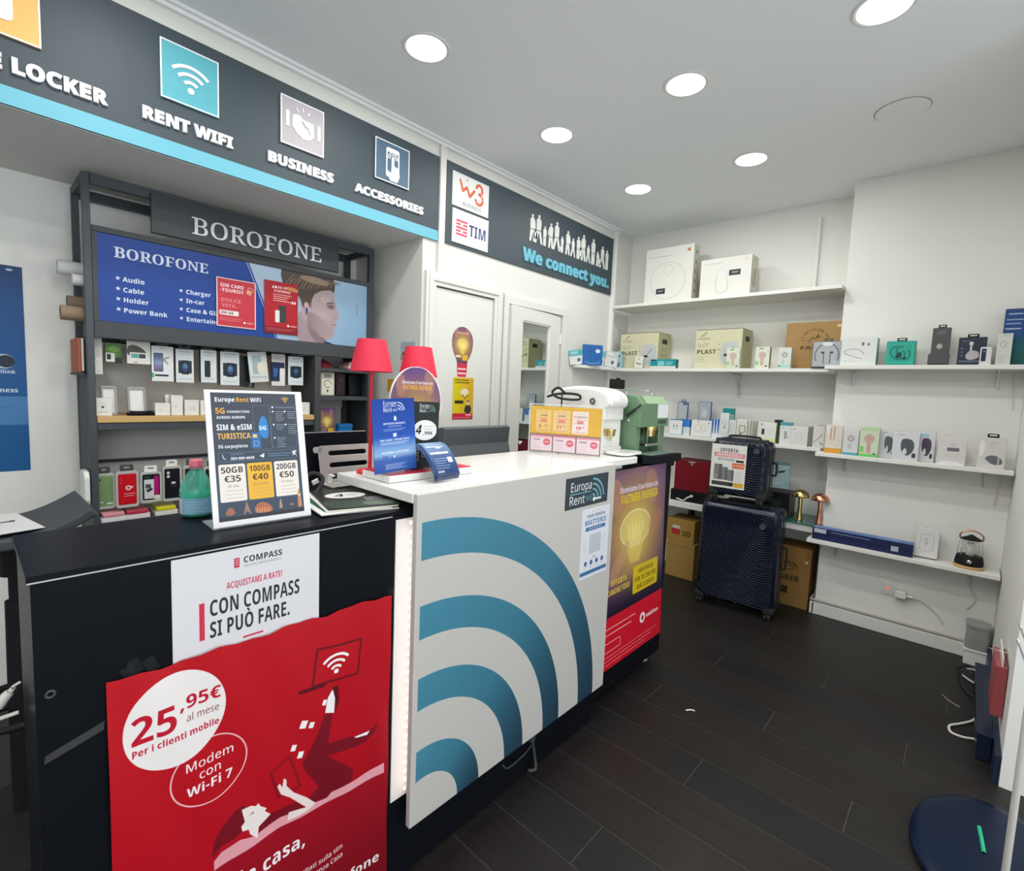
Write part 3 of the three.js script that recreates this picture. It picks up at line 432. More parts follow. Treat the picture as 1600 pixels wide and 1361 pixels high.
  solo('logo_sticker', 'dark grey Europa Rent sticker with signal arcs on the white counter front', 'sticker', er, sheetMat(er, 0.4), [1.679, 1.054, -1.1004]);
  const op = printBox(0.205, 0.29, 0.0012, (g, W, H) => {
    fill(g, '#e9ebf2', -2, -2, W + 4, H + 4); for (let i = 0; i < 4; i++) disc(g, '#e6c9a8', W * (0.38 + i * 0.08), H * 0.045, W * 0.018);
    txt(g, 'YOUR OPINION', W * 0.5, H * 0.11, H * 0.062, '#34507e', { bold: true, align: 'center', w: W * 0.66 }); txt(g, 'MATTERS!', W * 0.5, H * 0.2, H * 0.1, '#3e74b4', { bold: true, align: 'center', w: W * 0.8 }); fill(g, '#4a78a8', W * 0.14, H * 0.265, W * 0.72, H * 0.055, 6); lines(g, '#dfe8f4', W * 0.25, H * 0.288, W * 0.5, 1, 4, 3);
    fill(g, '#c9cdd6', W * 0.3, H * 0.38, W * 0.42, H * 0.28); for (const x of [0.08, 0.78]) lines(g, '#9aa6bc', W * x, H * 0.42, W * 0.14, 5, H * 0.045, 1.5);
    txt(g, 'SCAN', W * 0.5, H * 0.72, H * 0.03, '#4a5a7a', { align: 'center', bold: true }); for (const x of [0.2, 0.4, 0.6, 0.8]) { disc(g, '#4a6aa0', W * x, H * 0.79, W * 0.05); lines(g, '#9aa6bc', W * x - W * 0.05, H * 0.84, W * 0.1, 2, H * 0.02, 1.5); } fill(g, '#4474a4', W * 0.02, H * 0.9, W * 0.96, H * 0.055);
  }, '#e9ebf2', { ppm: 1400, sharp: true });
  solo('opinion_flyer', 'small white YOUR OPINION MATTERS flyer taped under the dark sticker', 'flyer', op, sheetMat(op, 0.5), [1.752, 0.748, -1.1004]);
  const pp = (g, W, H) => {
    bulbPrint(g, W, H * 0.74, { cy: 0.46 }); const q = g.createLinearGradient(0, H * 0.55, 0, H * 0.74); q.addColorStop(0, 'rgba(28,22,44,0)'); q.addColorStop(1, 'rgba(28,22,44,1)'); g.fillStyle = q; g.fillRect(-2, H * 0.55, W + 4, H * 0.2);
    smooth(g, 'rgba(210,160,120,.5)', [[W * 0.05, H * 0.55], [W * 0.35, H * 0.36], [W * 0.42, H * 0.4], [W * 0.2, H * 0.58]]); smooth(g, 'rgba(190,130,100,.5)', [[W * 0.7, H * 0.3], [W * 0.95, H * 0.22], [W * 0.95, H * 0.35], [W * 0.75, H * 0.42]]);
    txt(g, 'Illuminiamo il tuo futuro con', W * 0.24, H * 0.105, H * 0.04, '#efe2f2', { bold: true, w: W * 0.62 }); txt(g, 'FASTWEB ENERGIA', W * 0.26, H * 0.155, H * 0.062, '#f0d21c', { bold: true, w: W * 0.6 });
    txt(g, 'OFFERTA', W * 0.14, H * 0.565, H * 0.042, '#f0d24a', { bold: true, w: W * 0.24 }); txt(g, 'CANONE FISSO', W * 0.1, H * 0.61, H * 0.042, '#f0d24a', { bold: true, w: W * 0.33 });
    fill(g, '#e4c41c', W * 0.48, H * 0.53, W * 0.42, H * 0.15, 10); ['VANTAGGI', 'PER TE CHE SEI', 'GIÀ CLIENTE'].forEach((s, i) => txt(g, s, W * 0.69, H * (0.565 + i * 0.043), H * 0.034, '#5c4a10', { bold: true, align: 'center', w: W * [0.26, 0.36, 0.3][i] }));
    fill(g, '#dc1830', -2, H * 0.735, W + 4, H * 0.27); lines(g, '#ffd8dc', W * 0.04, H * 0.79, W * 0.5, 2, H * 0.03, 4); outline(g, '#ffe0e4', 3, W * 0.05, H * 0.865, W * 0.26, H * 0.045, 12); disc(g, '#fff', W * 0.66, H * 0.84, W * 0.045); disc(g, '#dc1830', W * 0.66, H * 0.842, W * 0.022); txt(g, 'vodafone', W * 0.72, H * 0.842, H * 0.032, '#fff', { bold: true, w: W * 0.22 }); lines(g, '#ffc8ce', W * 0.05, H * 0.935, W * 0.88, 3, H * 0.02, 2);
  };
  const pg = printBox(0.63, 0.945, 0.002, pp, '#c8bcd0', { ppm: 1000, sharp: true });
  const po = solo('purple_poster', 'tall purple poster with a glowing bulb and red foot on the end cabinet', 'poster', pg, sheetMat(pg, 0.32), [2.25, 0.203, -1.158]); po.rotation.x = -0.034;
}

// ---------- accessory rack in the recess ----------
{
  const r = thing('display_rack', 'dark grey metal display rack with serif name board and blue advertising light box', 'shelf', [0, 0, 0]);
  const F = -2.9, B = -3.22;
  part('post', span(0.384, 0.411, 0, 2.366, F - 0.03, F, 0.002), M.steelGrey, r); part('post', span(0.384, 0.411, 0, 2.366, B, B + 0.03, 0.002), M.steelGrey, r);
  part('post', span(1.786, 1.82, 0, 2.366, F - 0.03, F, 0.002), M.steelGrey, r); part('post', span(1.786, 1.82, 0, 2.366, B, B + 0.03, 0.002), M.steelGrey, r);
  part('side_panel', span(0.387, 0.392, 0.03, 1.66, B + 0.031, F - 0.031), M.darkGrey, r); part('side_panel', span(1.808, 1.813, 0.03, 2.13, B + 0.031, F - 0.031), M.darkGrey, r);
  part('beam', span(0.412, 1.785, 2.322, 2.366, F - 0.03, F, 0.002), M.steelGrey, r); part('beam', span(0.412, 1.785, 2.322, 2.366, B, B + 0.03, 0.002), M.steelGrey, r);
  for (const x of [0.3975, 1.803]) part('beam', span(x - 0.013, x + 0.013, 2.33, 2.366, B + 0.031, F - 0.031, 0.002), M.steelGrey, r);
  const nb = part('name_board', span(0.627, 1.563, 2.166, 2.345, F + 0.001, F + 0.022, 0.003), mat(new THREE.Color(0.035, 0.042, 0.05), 0.45), r);
  part('lettering', letters('BOROFONE', 0.66, 0.079, 0.008, { serif: true, fat: 0.012 }), mat(new THREE.Color(0.62, 0.62, 0.64), 0.4, 0.3), nb, [0.79, 2.2, F + 0.022]);
  const lb = part('light_box', [span(0.412, 1.785, 1.662, 1.738, F - 0.03, F, 0.003), span(0.412, 1.785, 2.124, 2.15, F - 0.03, F, 0.003), span(0.412, 0.43, 1.739, 2.123, F - 0.03, F), span(1.772, 1.785, 1.739, 2.123, F - 0.03, F)], M.darkGrey, r);
  const w = 1.342, h = 0.384;
  const ad = printBox(w, h, 0.03, (g, W, H) => {
    fill(g, '#1c469c', -2, -2, W + 4, H + 4); const q = g.createLinearGradient(W * 0.55, 0, W, H); q.addColorStop(0, '#b4cce4'); q.addColorStop(1, '#8fb4d6');
    poly(g, q, [[W * 0.47, -2], [W + 2, -2], [W + 2, H + 2], [W * 0.585, H + 2]]); strokeLine(g, '#e8eef6', 2.5, [[W * 0.463, 0], [W * 0.578, H]]); 
    txt(g, 'BOROFONE', W * 0.043, H * 0.19, H * 0.17, '#e4ecf8', { font: 'serif', bold: true, w: W * 0.285 });
    ['Audio', 'Cable', 'Holder', 'Power Bank'].forEach((s, i) => { star(g, '#dfe8f6', W * 0.053, H * (0.485 + 0.12 * i), H * 0.028); txt(g, s, W * 0.066, H * (0.49 + 0.12 * i), H * 0.078, '#e8eef8', { bold: true }); });
    ['Charger', 'In-car', 'Case & Glass', 'Entertainment'].forEach((s, i) => { star(g, '#dfe8f6', W * 0.237, H * (0.52 + 0.115 * i), H * 0.026); txt(g, s, W * 0.252, H * (0.525 + 0.115 * i), H * 0.075, '#e8eef8', { bold: true }); });
    // man in profile, looking right
    const p = (x, y) => [W * x, H * y];
    smooth(g, '#1f3258', [p(0.68, 1.04), p(0.72, 0.97), p(0.8, 0.955), p(0.86, 1.04)]);
    smooth(g, '#a8959c', [p(0.66, 1.06), p(0.67, 0.75), p(0.67, 0.55), p(0.72, 0.5), p(0.78, 0.6), p(0.79, 0.95), p(0.78, 1.06)]);
    smooth(g, '#b7a3a8', [p(0.68, 0.35), p(0.7, 0.16), p(0.77, 0.1), p(0.825, 0.15), p(0.838, 0.25), p(0.836, 0.34), p(0.845, 0.42), p(0.862, 0.545), p(0.86, 0.575), p(0.845, 0.59), p(0.85, 0.64), p(0.842, 0.69), p(0.846, 0.73), p(0.835, 0.78), p(0.838, 0.85), p(0.82, 0.93), p(0.79, 0.94), p(0.74, 0.84), p(0.7, 0.72), p(0.68, 0.55)]);
    poly(g, 'rgba(120,98,106,.55)', [p(0.705, 0.66), p(0.73, 0.78), p(0.765, 0.88), p(0.8, 0.94), p(0.795, 1.02), p(0.76, 1.02), p(0.72, 0.88)]); smooth(g, 'rgba(214,200,200,.25)', [p(0.76, 0.3), p(0.81, 0.25), p(0.825, 0.36), p(0.78, 0.4)]); smooth(g, 'rgba(206,190,190,.25)', [p(0.75, 0.5), p(0.8, 0.5), p(0.82, 0.62), p(0.78, 0.66)]);
    poly(g, '#54463f', [p(0.6, -0.05), p(0.597, 0.08), p(0.606, 0.2), p(0.628, 0.33), p(0.655, 0.36), p(0.672, 0.34), p(0.684, 0.42), p(0.694, 0.5), p(0.712, 0.53), p(0.722, 0.46), p(0.73, 0.36), p(0.742, 0.27), p(0.775, 0.2), p(0.815, 0.17), p(0.834, 0.2), p(0.838, 0.1), p(0.828, -0.05)]);
    for (let i = 0; i < 26; i++) { const u = 0.605 + i * 0.0085; strokeLine(g, ['#8d7a66', '#6c5a4e', '#a08c78', '#43362f'][i % 4], 3.2, [p(u, 0.28 - i * 0.006), p(u + 0.02, 0.14 - i * 0.004), p(u + 0.05, 0.03 + (i % 3) * 0.02)]); }
    smooth(g, '#9a8672', [p(0.66, 0.04), p(0.74, 0.0), p(0.82, 0.06), p(0.8, 0.12), p(0.72, 0.12)]); for (let i = 0; i < 9; i++) strokeLine(g, '#5e4e44', 2.5, [p(0.68 + i * 0.006, 0.36), p(0.69 + i * 0.005, 0.48)]);
    { const q3 = g.createLinearGradient(W * 0.7, 0, W * 0.84, 0); q3.addColorStop(0, 'rgba(110,88,94,.5)'); q3.addColorStop(0.6, 'rgba(130,108,112,.18)'); q3.addColorStop(1, 'rgba(130,108,112,0)'); smooth(g, q3, [p(0.71, 0.52), p(0.76, 0.6), p(0.84, 0.76), p(0.835, 0.9), p(0.77, 0.9), p(0.71, 0.74)]); smooth(g, 'rgba(96,78,84,.4)', [p(0.795, 0.37), p(0.83, 0.36), p(0.842, 0.42), p(0.83, 0.47), p(0.8, 0.46)]); }
    strokeLine(g, '#4a3c40', 4, [p(0.8, 0.375), p(0.826, 0.355), p(0.838, 0.36)]); smooth(g, '#4c4048', [p(0.802, 0.42), p(0.82, 0.405), p(0.836, 0.42), p(0.82, 0.435)]); strokeLine(g, '#7a5a62', 3, [p(0.82, 0.7), p(0.843, 0.695)]); strokeLine(g, '#8d767c', 3, [p(0.838, 0.575), p(0.852, 0.59)]);
    smooth(g, '#c9aeb0', [p(0.695, 0.42), p(0.712, 0.4), p(0.72, 0.48), p(0.708, 0.57), p(0.698, 0.52)]); smooth(g, '#43507e', [p(0.7, 0.5), p(0.712, 0.48), p(0.714, 0.56), p(0.704, 0.62)]);
    txt(g, 'BOROFONE', W * 0.948, H * 0.42, H * 0.035, '#5d6f88', { align: 'center', rot: PI / 2 });
  }, '#244a90', { ppm: 900, sharp: true });
  part('advert', ad, sheetMat(ad, 0.35), lb, [1.101, 1.739, F - 0.02], 'blue advert with a list of goods and a man in profile');
  // back board, shelves, cubby
  part('back_panel', span(0.412, 1.785, 0.8, 1.661, B - 0.012, B - 0.004), mat(new THREE.Color(0.80, 0.79, 0.76), 0.6), r);
  part('wood_shelf', span(0.4125, 1.428, 1.279, 1.309, B + 0.002, F - 0.002, 0.003), M.wood, r, undefined, 'light wood shelf');
  part('shelf_beam', span(0.4125, 1.428, 1.246, 1.2785, B + 0.03, F - 0.008, 0.002), M.steelGrey, r);
  part('tray', span(0.4125, 1.42, 0.785, 0.815, B, F - 0.001, 0.002), M.steelGrey, r);
  part('divider', span(1.43, 1.468, 0.8, 1.661, B, F - 0.001, 0.002), M.darkGrey, r);
  for (const [y0, y1] of [[1.572, 1.592], [1.40, 1.424], [1.118, 1.15]]) part('cubby_shelf', span(1.469, 1.785, y0, y1, B, F - 0.002), M.darkGrey, r);
  const rail = part('hook_rail', [span(0.4125, 1.42, 1.655, 1.675, B + 0.03, B + 0.045)], M.steelGrey, r);
  const hook = (x, y, z) => part('hook', [cyl(0.0025, 0.0025, 3.185 + z + 0.02, 0, 0, 0, 8).rotateX(PI / 2).translate(x, y, (z + 0.02 - 3.185) / 2), cyl(0.0025, 0.0025, 0.014, x, y + 0.006, z + 0.02, 8)], M.blackMatte, rail);
  const lower = part('hook_rail', [span(0.4125, 1.42, 1.055, 1.07, B + 0.002, B + 0.015)], M.steelGrey, r);

  // posters taped on the light box
  const red = (pts, fn, name, label) => { const [x0, x1, y0, y1] = pts; const g = printBox(x1 - x0, y1 - y0, 0.0015, fn, '#d8b8bc', { ppm: 1100, sharp: true }); return solo(name, label, 'poster', g, sheetMat(g, 0.35), [(x0 + x1) / 2, y0, F + 0.002]); };
  red([0.902, 1.094, 1.773, 2.021], (g, W, H) => {
    fill(g, '#f0d6d8', -2, -2, W + 4, H + 4); fill(g, '#cf3a4a', W * 0.03, H * 0.02, W * 0.94, H * 0.96); txt(g, 'SIM CARD', W * 0.09, H * 0.15, H * 0.095, '#f8ecec', { bold: true, w: W * 0.6 }); txt(g, '-TOURIST', W * 0.09, H * 0.25, H * 0.095, '#f8ecec', { bold: true, w: W * 0.6 });
    g.save(); g.translate(W * 0.83, H * 0.2); g.rotate(0.4); fill(g, '#e8b85a', -W * 0.04, -H * 0.02, W * 0.09, H * 0.08); outline(g, '#f8ecec', 2, -W * 0.05, -H * 0.07, W * 0.12, H * 0.14, 3); g.restore();
    txt(g, 'DOLCE', W * 0.1, H * 0.45, H * 0.1, '#e88a92', { bold: true, w: W * 0.52 }); txt(g, 'VITA.', W * 0.12, H * 0.56, H * 0.1, '#e88a92', { bold: true, w: W * 0.4 }); fill(g, '#f6eaea', W * 0.07, H * 0.66, W * 0.48, H * 0.1, 6); txt(g, '200 GB', W * 0.1, H * 0.71, H * 0.075, '#5a3a3e', { bold: true }); lines(g, '#eab0b6', W * 0.08, H * 0.82, W * 0.55, 2, H * 0.04, 2); disc(g, '#fff', W * 0.7, H * 0.88, H * 0.022); txt(g, 'vodafone', W * 0.75, H * 0.88, H * 0.04, '#fff', { w: W * 0.18 });
  }, 'sim_poster', 'coral red SIM CARD TOURIST poster taped on the blue advert');
  red([1.139, 1.324, 1.766, 2.051], (g, W, H) => {
    fill(g, '#b81f2c', -2, -2, W + 4, H + 4); smooth(g, '#d8925a', [[W * 0.55, H * 0.08], [W * 0.8, H * 0.06], [W * 1.05, H * 0.1], [W * 1.05, H * 0.16], [W * 0.7, H * 0.14]]); txt(g, '“', W * 0.22, H * 0.16, H * 0.2, '#fff', { bold: true }); txt(g, 'CHE FA', W * 0.5, H * 0.11, H * 0.06, '#ffe9e2', { bold: true, align: 'center' }); txt(g, 'LA DIFFERENZA', W * 0.52, H * 0.18, H * 0.06, '#ffe9e2', { bold: true, align: 'center', w: W * 0.5 }); lines(g, '#f6cfc8', W * 0.25, H * 0.24, W * 0.55, 4, H * 0.04, 4); txt(g, '”', W * 0.8, H * 0.42, H * 0.2, '#fff', { bold: true });
    fill(g, '#3d4140', W * 0.42, H * 0.45, W * 0.22, H * 0.33, 4); fill(g, '#f0eae6', W * 0.31, H * 0.55, W * 0.13, H * 0.23, 3); fill(g, '#8f1622', -2, H * 0.87, W + 4, H * 0.15); disc(g, '#fff', W * 0.7, H * 0.83, H * 0.022); txt(g, 'vodafone', W * 0.76, H * 0.83, H * 0.04, '#fff', { w: W * 0.2 }); lines(g, '#e0909a', W * 0.06, H * 0.9, W * 0.86, 2, H * 0.03, 2);
  }, 'phone_poster', 'dark red quotation poster with a grey phone taped beside the man portrait');

  // hanging packs: local origin at the hole, so that each hangs from its hook
  const hangTab = (W) => { const s = roundRect(W, 0.034, 0.006, 0, 0); s.holes.push(slotPath(Math.min(W * 0.5, 0.026), 0.009, 0, 0.004)); return extrude(s, 0.0012); };
  function hangPack(name, label, rect, z, print, side, o = {}) {
    const [x0, x1, y0, y1] = rect, w = x1 - x0, h = y1 - y0, d = o.d || 0.012;
    const t = thing(name, label, o.cat || 'phone accessory', [(x0 + x1) / 2, y0, z], 0, o.group || 'packs hanging on the rack hooks'); if (o.tilt) t.rotation.z = o.tilt;
    const g = printBox(w, h, d, print, side, { ppm: 1400 }); part('carton', g, sheetMat(g, o.rough ?? 0.3), t, [0, 0, -d / 2]);
    if (o.tab !== false) part('hang_tab', hangTab(Math.min(w * 0.9, 0.05)), o.tabMat || M.darkGrey, t, [0, h + 0.012, -d / 2]);
    if (o.hook !== false) hook((x0 + x1) / 2 - Math.sin(o.tilt || 0) * (h + 0.0165), y0 + Math.cos(o.tilt || 0) * (h + 0.0165), z);
    return t;
  }
  const phonePrint = (c, c2, twin) => (g, W, H) => { fill(g, '#e6eef0', -2, -2, W + 4, H + 4); fill(g, '#9fb0b6', W * 0.2, H * 0.06, W * 0.6, H * 0.025); lines(g, '#b9c6ca', W * 0.18, H * 0.14, W * 0.62, 2, H * 0.04, 2); if (twin) { fill(g, '#28323c', W * 0.14, H * 0.34, W * 0.74, H * 0.38, 5); } fill(g, '#1a222c', W * (twin ? 0.32 : 0.24), H * 0.33, W * (twin ? 0.4 : 0.36), H * (twin ? 0.42 : 0.5), 4); const q = g.createRadialGradient(W * 0.52, H * 0.5, 1, W * 0.52, H * 0.5, W * 0.25); q.addColorStop(0, c); q.addColorStop(1, c2); if (twin) disc(g, q, W * 0.52, H * 0.54, W * 0.16, H * 0.15); else fill(g, c2, W * 0.27, H * 0.36, W * 0.3, H * 0.44, 3); lines(g, '#8da4aa', W * 0.14, H * 0.88, W * 0.7, 1, 3, 3); };
  hangPack('cable_pack', 'slim white cable pack hanging beside the left rack post', [0.417, 0.447, 1.498, 1.658], -2.965, (g, W, H) => { fill(g, '#e9e8e2', -2, -2, W + 4, H + 4); ring(g, '#aaa69a', 2, W * 0.4, H * 0.55, W * 0.25, H * 0.09, 1, 5); lines(g, '#c5c2b8', W * 0.2, H * 0.2, W * 0.5, 4, H * 0.05, 2); lines(g, '#b0b6bc', W * 0.25, H * 0.9, W * 0.4, 1, 3, 3); }, '#dcdad2', { tabMat: M.white });
  hangPack('charger_pack', 'green and black adapter pack hanging on the rack', [0.457, 0.518, 1.554, 1.646], -2.965, (g, W, H) => { fill(g, '#4d7f2c', -2, -2, W + 4, H + 4); smooth(g, '#6fa53c', [[0, H * 0.3], [W * 0.5, H * 0.1], [W, H * 0.3], [W * 0.6, H * 0.5]]); fill(g, '#1c2424', W * 0.55, H * 0.72, W * 0.5, H * 0.3); fill(g, '#e4e6e0', W * 0.03, H * 0.5, W * 0.55, H * 0.44, 4); fill(g, '#222a2a', W * 0.1, H * 0.56, W * 0.24, H * 0.28, 3); }, '#26331c', { tabMat: M.blackMatte });
  hangPack('charger_pack', 'white blister pack with a small teal and black device hanging on the rack', [0.538, 0.631, 1.555, 1.664], -2.965, (g, W, H) => { fill(g, '#ebe9e2', -2, -2, W + 4, H + 4); smooth(g, '#55504a', [[0, H * 0.25], [W * 0.3, H * 0.15], [W * 0.75, H * 0.35], [W * 0.95, H * 0.75], [W * 0.75, H * 0.6], [0, H * 0.7]]); fill(g, '#f5f5f0', W * 0.12, H * 0.5, W * 0.78, H * 0.3, 5); fill(g, '#6fb8ae', W * 0.18, H * 0.56, W * 0.3, H * 0.18); fill(g, '#3e4450', W * 0.5, H * 0.56, W * 0.28, H * 0.18); fill(g, '#cf5548', W * 0.3, H * 0.9, W * 0.14, H * 0.04); }, '#d8d4ca');
  hangPack('screen_glass_pack', 'largest white phone glass box hanging left, with violet phone picture and green corner', [0.634, 0.726, 1.476, 1.649], -2.965, (g, W, H) => { fill(g, '#eef2f2', -2, -2, W + 4, H + 4); fill(g, '#36405c', W * 0.1, H * 0.2, W * 0.42, H * 0.52, 6); const q = g.createLinearGradient(0, H * 0.2, 0, H * 0.72); q.addColorStop(0, '#4a5a84'); q.addColorStop(0.5, '#8aa4c8'); q.addColorStop(1, '#7a5a86'); fill(g, q, W * 0.13, H * 0.22, W * 0.36, H * 0.48, 4); poly(g, '#9aa4a4', [[W * 0.45, H * 0.36], [W * 0.8, H * 0.28], [W * 0.8, H * 0.33], [W * 0.6, H * 0.36], [W * 0.78, H * 0.5], [W * 0.72, H * 0.52]]); fill(g, '#3db894', 0, H * 0.76, W * 0.1, H * 0.14); fill(g, '#2c3a44', W * 0.14, H * 0.8, W * 0.62, H * 0.055, 4); fill(g, '#9fb0b6', W * 0.36, H * 0.05, W * 0.3, H * 0.02); }, '#2d6a60');
  const row = [[274.5, 303, 546, 598, '#5c9ac8', '#284a7c', true, 'with blue lens picture, first of its row'], [313.5, 338.5, 547, 598, '#2c3640', '#232c36', false, 'with black phone picture'], [344, 374, 550, 602, '#6aa0d0', '#2a4678', true, 'with blue lens picture, mid row'], [450, 474, 557.5, 602, '#4c7cb4', '#24344e', true, 'nearest the dark cubby']];
  for (const [x0, x1, y0, y1, c, c2, twin, txt1] of row) {
    const rect = { 274.5: [0.735, 0.815, 1.474, 1.642], 313.5: [0.846, 0.921, 1.478, 1.648], 344: [0.938, 1.033, 1.468, 1.647], 450: [1.298, 1.389, 1.481, 1.649] }[x0];
    hangPack('screen_glass_pack', 'white phone glass box ' + txt1, rect, -2.965, phonePrint(c, c2, twin), '#2a3a3c');
    for (let k = 1; k <= 2; k++) { const b = rect.map((v, i) => (i < 2 ? v + 0.0035 * k : v)); hangPack('screen_glass_pack', 'phone glass box hanging behind the one ' + txt1 + (k > 1 ? ', rearmost' : ', second'), b, -2.965 - 0.024 * k, '#dfe8ea', k % 2 ? '#1d2c2e' : '#8fb0ae', { hook: false, tab: k === 1 }); }
  }
  hangPack('screen_glass_pack', 'pale glass pack hanging crooked among the phone glass boxes', [1.082, 1.182, 1.491, 1.659], -2.945, (g, W, H) => { fill(g, '#dfe6e4', -2, -2, W + 4, H + 4); fill(g, '#a9c0c8', W * 0.2, H * 0.12, W * 0.5, H * 0.6, 4); smooth(g, '#efe8d0', [[W * 0.4, H * 0.4], [W * 0.8, H * 0.3], [W * 0.85, H * 0.7], [W * 0.5, H * 0.75]]); strokeLine(g, '#3f4c50', 3, [[W * 0.05, H * 0.82], [W * 0.92, H * 0.84]]); }, '#3a4a4c', { tilt: 0.1 });
  for (let k = 0; k < 3; k++) hangPack('screen_glass_pack', ['black', 'grey edged', 'rearmost black'][k] + ' glass pack hanging behind the crooked pale pack', [1.039, 1.092, 1.464, 1.632].map((v, i) => (i < 2 ? v + 0.02 * k : v - 0.003 * k)), -2.985 - 0.02 * k, k % 2 ? '#9aa6a6' : '#23282a', '#15191a', { hook: false, tab: false });
  hangPack('screen_glass_pack', 'glass pack with dark blue phone and white card picture near the cubby', [1.203, 1.281, 1.474, 1.657], -2.965, (g, W, H) => { fill(g, '#ece6e2', -2, -2, W + 4, H + 4); fill(g, '#1e3058', 0, H * 0.26, W * 0.62, H * 0.6, 5); smooth(g, '#3c6aae', [[W * 0.1, H * 0.4], [W * 0.4, H * 0.3], [W * 0.5, H * 0.6], [W * 0.2, H * 0.8]]); fill(g, '#1e3058', W * 0.05, H * 0.26, W * 0.9, H * 0.18); fill(g, '#f2f0ee', W * 0.6, H * 0.48, W * 0.35, H * 0.46); fill(g, '#e0d8d6', 0, -2, W, H * 0.24); lines(g, '#8d8890', W * 0.12, H * 0.1, W * 0.7, 2, H * 0.05, 3); }, '#20282c');

  // boxes on the wood shelf
  const Y = 1.3095;
  function shelfBox(name, label, rect, z, d, print, side, o = {}) { const [x0, x1, , y1] = rect; const g = printBox(x1 - x0, y1 - Y, d, print, side, { ppm: 1400, r: o.r, top: o.top }); const m = solo(name, label, o.cat || 'box', g, sheetMat(g, o.rough ?? 0.45), [(x0 + x1) / 2, Y, z - d / 2], 0, o.group); return m; }
  shelfBox('card_box', 'white box with small black print at the left end of the wood shelf', [0.411, 0.471, 1.309, 1.391], -2.93, 0.05, (g, W, H) => { fill(g, '#f2f1ec', -2, -2, W + 4, H + 4); lines(g, '#c9c6be', W * 0.12, H * 0.28, W * 0.6, 3, H * 0.08, 2); fill(g, '#3a3a3a', W * 0.36, H * 0.46, W * 0.16, H * 0.1); lines(g, '#aaa69e', W * 0.15, H * 0.75, W * 0.6, 2, H * 0.06, 2.5); }, '#e8e6df');
  for (const [rect, z, label] of [[[0.441, 0.498, 1.305, 1.443], -2.99, 'clear frosted phone case box behind the small printed white box'], [[0.538, 0.609, 1.311, 1.441], -2.98, 'clear frosted phone case box standing alone above the black cable pack']]) {
    const [x0, x1, , y1] = rect, w = x1 - x0, h = y1 - Y; const t = thing('case_box', label, 'box', [(x0 + x1) / 2, Y + 0.0018, z], 0, 'clear phone case boxes'); t.rotation.x = -0.1;
    const tray = roundRect(w, h, 0.008, 0, h / 2); tray.holes.push(roundRect(w * 0.8, h * 0.86, 0.006, 0, h / 2)); part('rim', extrude(tray, 0.016, 0.001), mat(new THREE.Color(0.55, 0.55, 0.53), 0.3, 0, { transmission: 0.5 }), t);
    part('case', extrude(roundRect(w * 0.78, h * 0.84, 0.006, 0, h / 2), 0.006, 0.001).translate(0, 0, 0.002), mat(new THREE.Color(0.75, 0.75, 0.73), 0.3), t);
  }
  { const t = thing('cable_pack', 'flat black cable pack lying on the wood shelf', 'cable', [[0.529, 0.635, 1.306, 1.328][0] + 0.06, Y, -2.96]); part('bag', extrude(roundRect(0.11, 0.05, 0.008), 0.008, 0.002).rotateX(-PI / 2).translate(0, 0.002, 0), M.black, t); part('coil', [0, 1, 2].map((i) => new THREE.TorusGeometry(0.02 + 0.003 * i, 0.0025, 8, 24).scale(1.8, 1, 1).rotateX(PI / 2).translate(0, 0.0155 + 0.002 * i, 0)), M.rubber, t); }
  const smallWhite = (k) => (g, W, H) => { fill(g, '#f3f2ee', -2, -2, W + 4, H + 4); lines(g, '#c8c6c0', W * 0.25, H * 0.12, W * 0.5, 1, 3, 2); ring(g, '#b4b2ac', 2, W * 0.4, H * 0.55, W * 0.1); if (k) fill(g, '#cfcdc6', W * 0.6, H * 0.4, W * 0.08, H * 0.3); };
  [[[0.637, 0.7, 1.307, 1.37], -2.93, 'short square', 0.045], [[0.693, 0.731, 1.303, 1.41], -2.99, 'narrow, standing behind the short square one,', 0.035], [[0.705, 0.756, 1.306, 1.409], -2.935, 'tall slim', 0.04], [[0.762, 0.826, 1.306, 1.387], -2.93, 'broad', 0.05], [[0.835, 0.897, 1.305, 1.385], -2.94, 'broad, half hidden by the tilted price sign,', 0.05], [[1.314, 1.368, 1.307, 1.398], -2.95, 'slim, just right of the tilted price sign,', 0.05], [[1.351, 1.413, 1.308, 1.381], -2.93, 'last, at the right end,', 0.05]].forEach(([rect, z, w, d], i) => shelfBox('earphone_box', w + ' white earphone box on the wood shelf', rect, z, d, smallWhite(i % 2), '#ebe9e4', { group: 'small white boxes on the wood shelf' }));

  // phone cases hanging in the lower bay
  function caseBox(label, rect, z, colour, front, o = {}) {
    const [x0, x1, y0, y1] = rect, w = x1 - x0, h = y1 - y0; const t = thing('phone_case', label, 'phone case', [(x0 + x1) / 2, y0, z], 0, 'boxed phone cases in the lower bay'); if (o.tilt) t.rotation.z = o.tilt;
    const g = printBox(w * 0.84, h * 0.86, 0.012, front, colour, { ppm: 1500, r: 0.004 }); part('case', g, sheetMat(g, 0.4), t, [0, h * 0.07, 0.002]);
    const ringS = roundRect(w, h, 0.012, 0, h / 2); ringS.holes.push(roundRect(w * 0.85, h * 0.87, 0.008, 0, h / 2)); part('blister', extrude(ringS, 0.014, 0.001).translate(0, 0, -0.007), mat(new THREE.Color(0.7, 0.71, 0.69), 0.25, 0, { transmission: 0.35 }), t);
    part('hang_tab', hangTab(w * 0.6), o.dark ? M.darkGrey : M.white, t, [0, h + 0.014, 0]);
    return t;
  }
  const flat = (c, extra) => (g, W, H) => { fill(g, c, -2, -2, W + 4, H + 4); extra?.(g, W, H); };
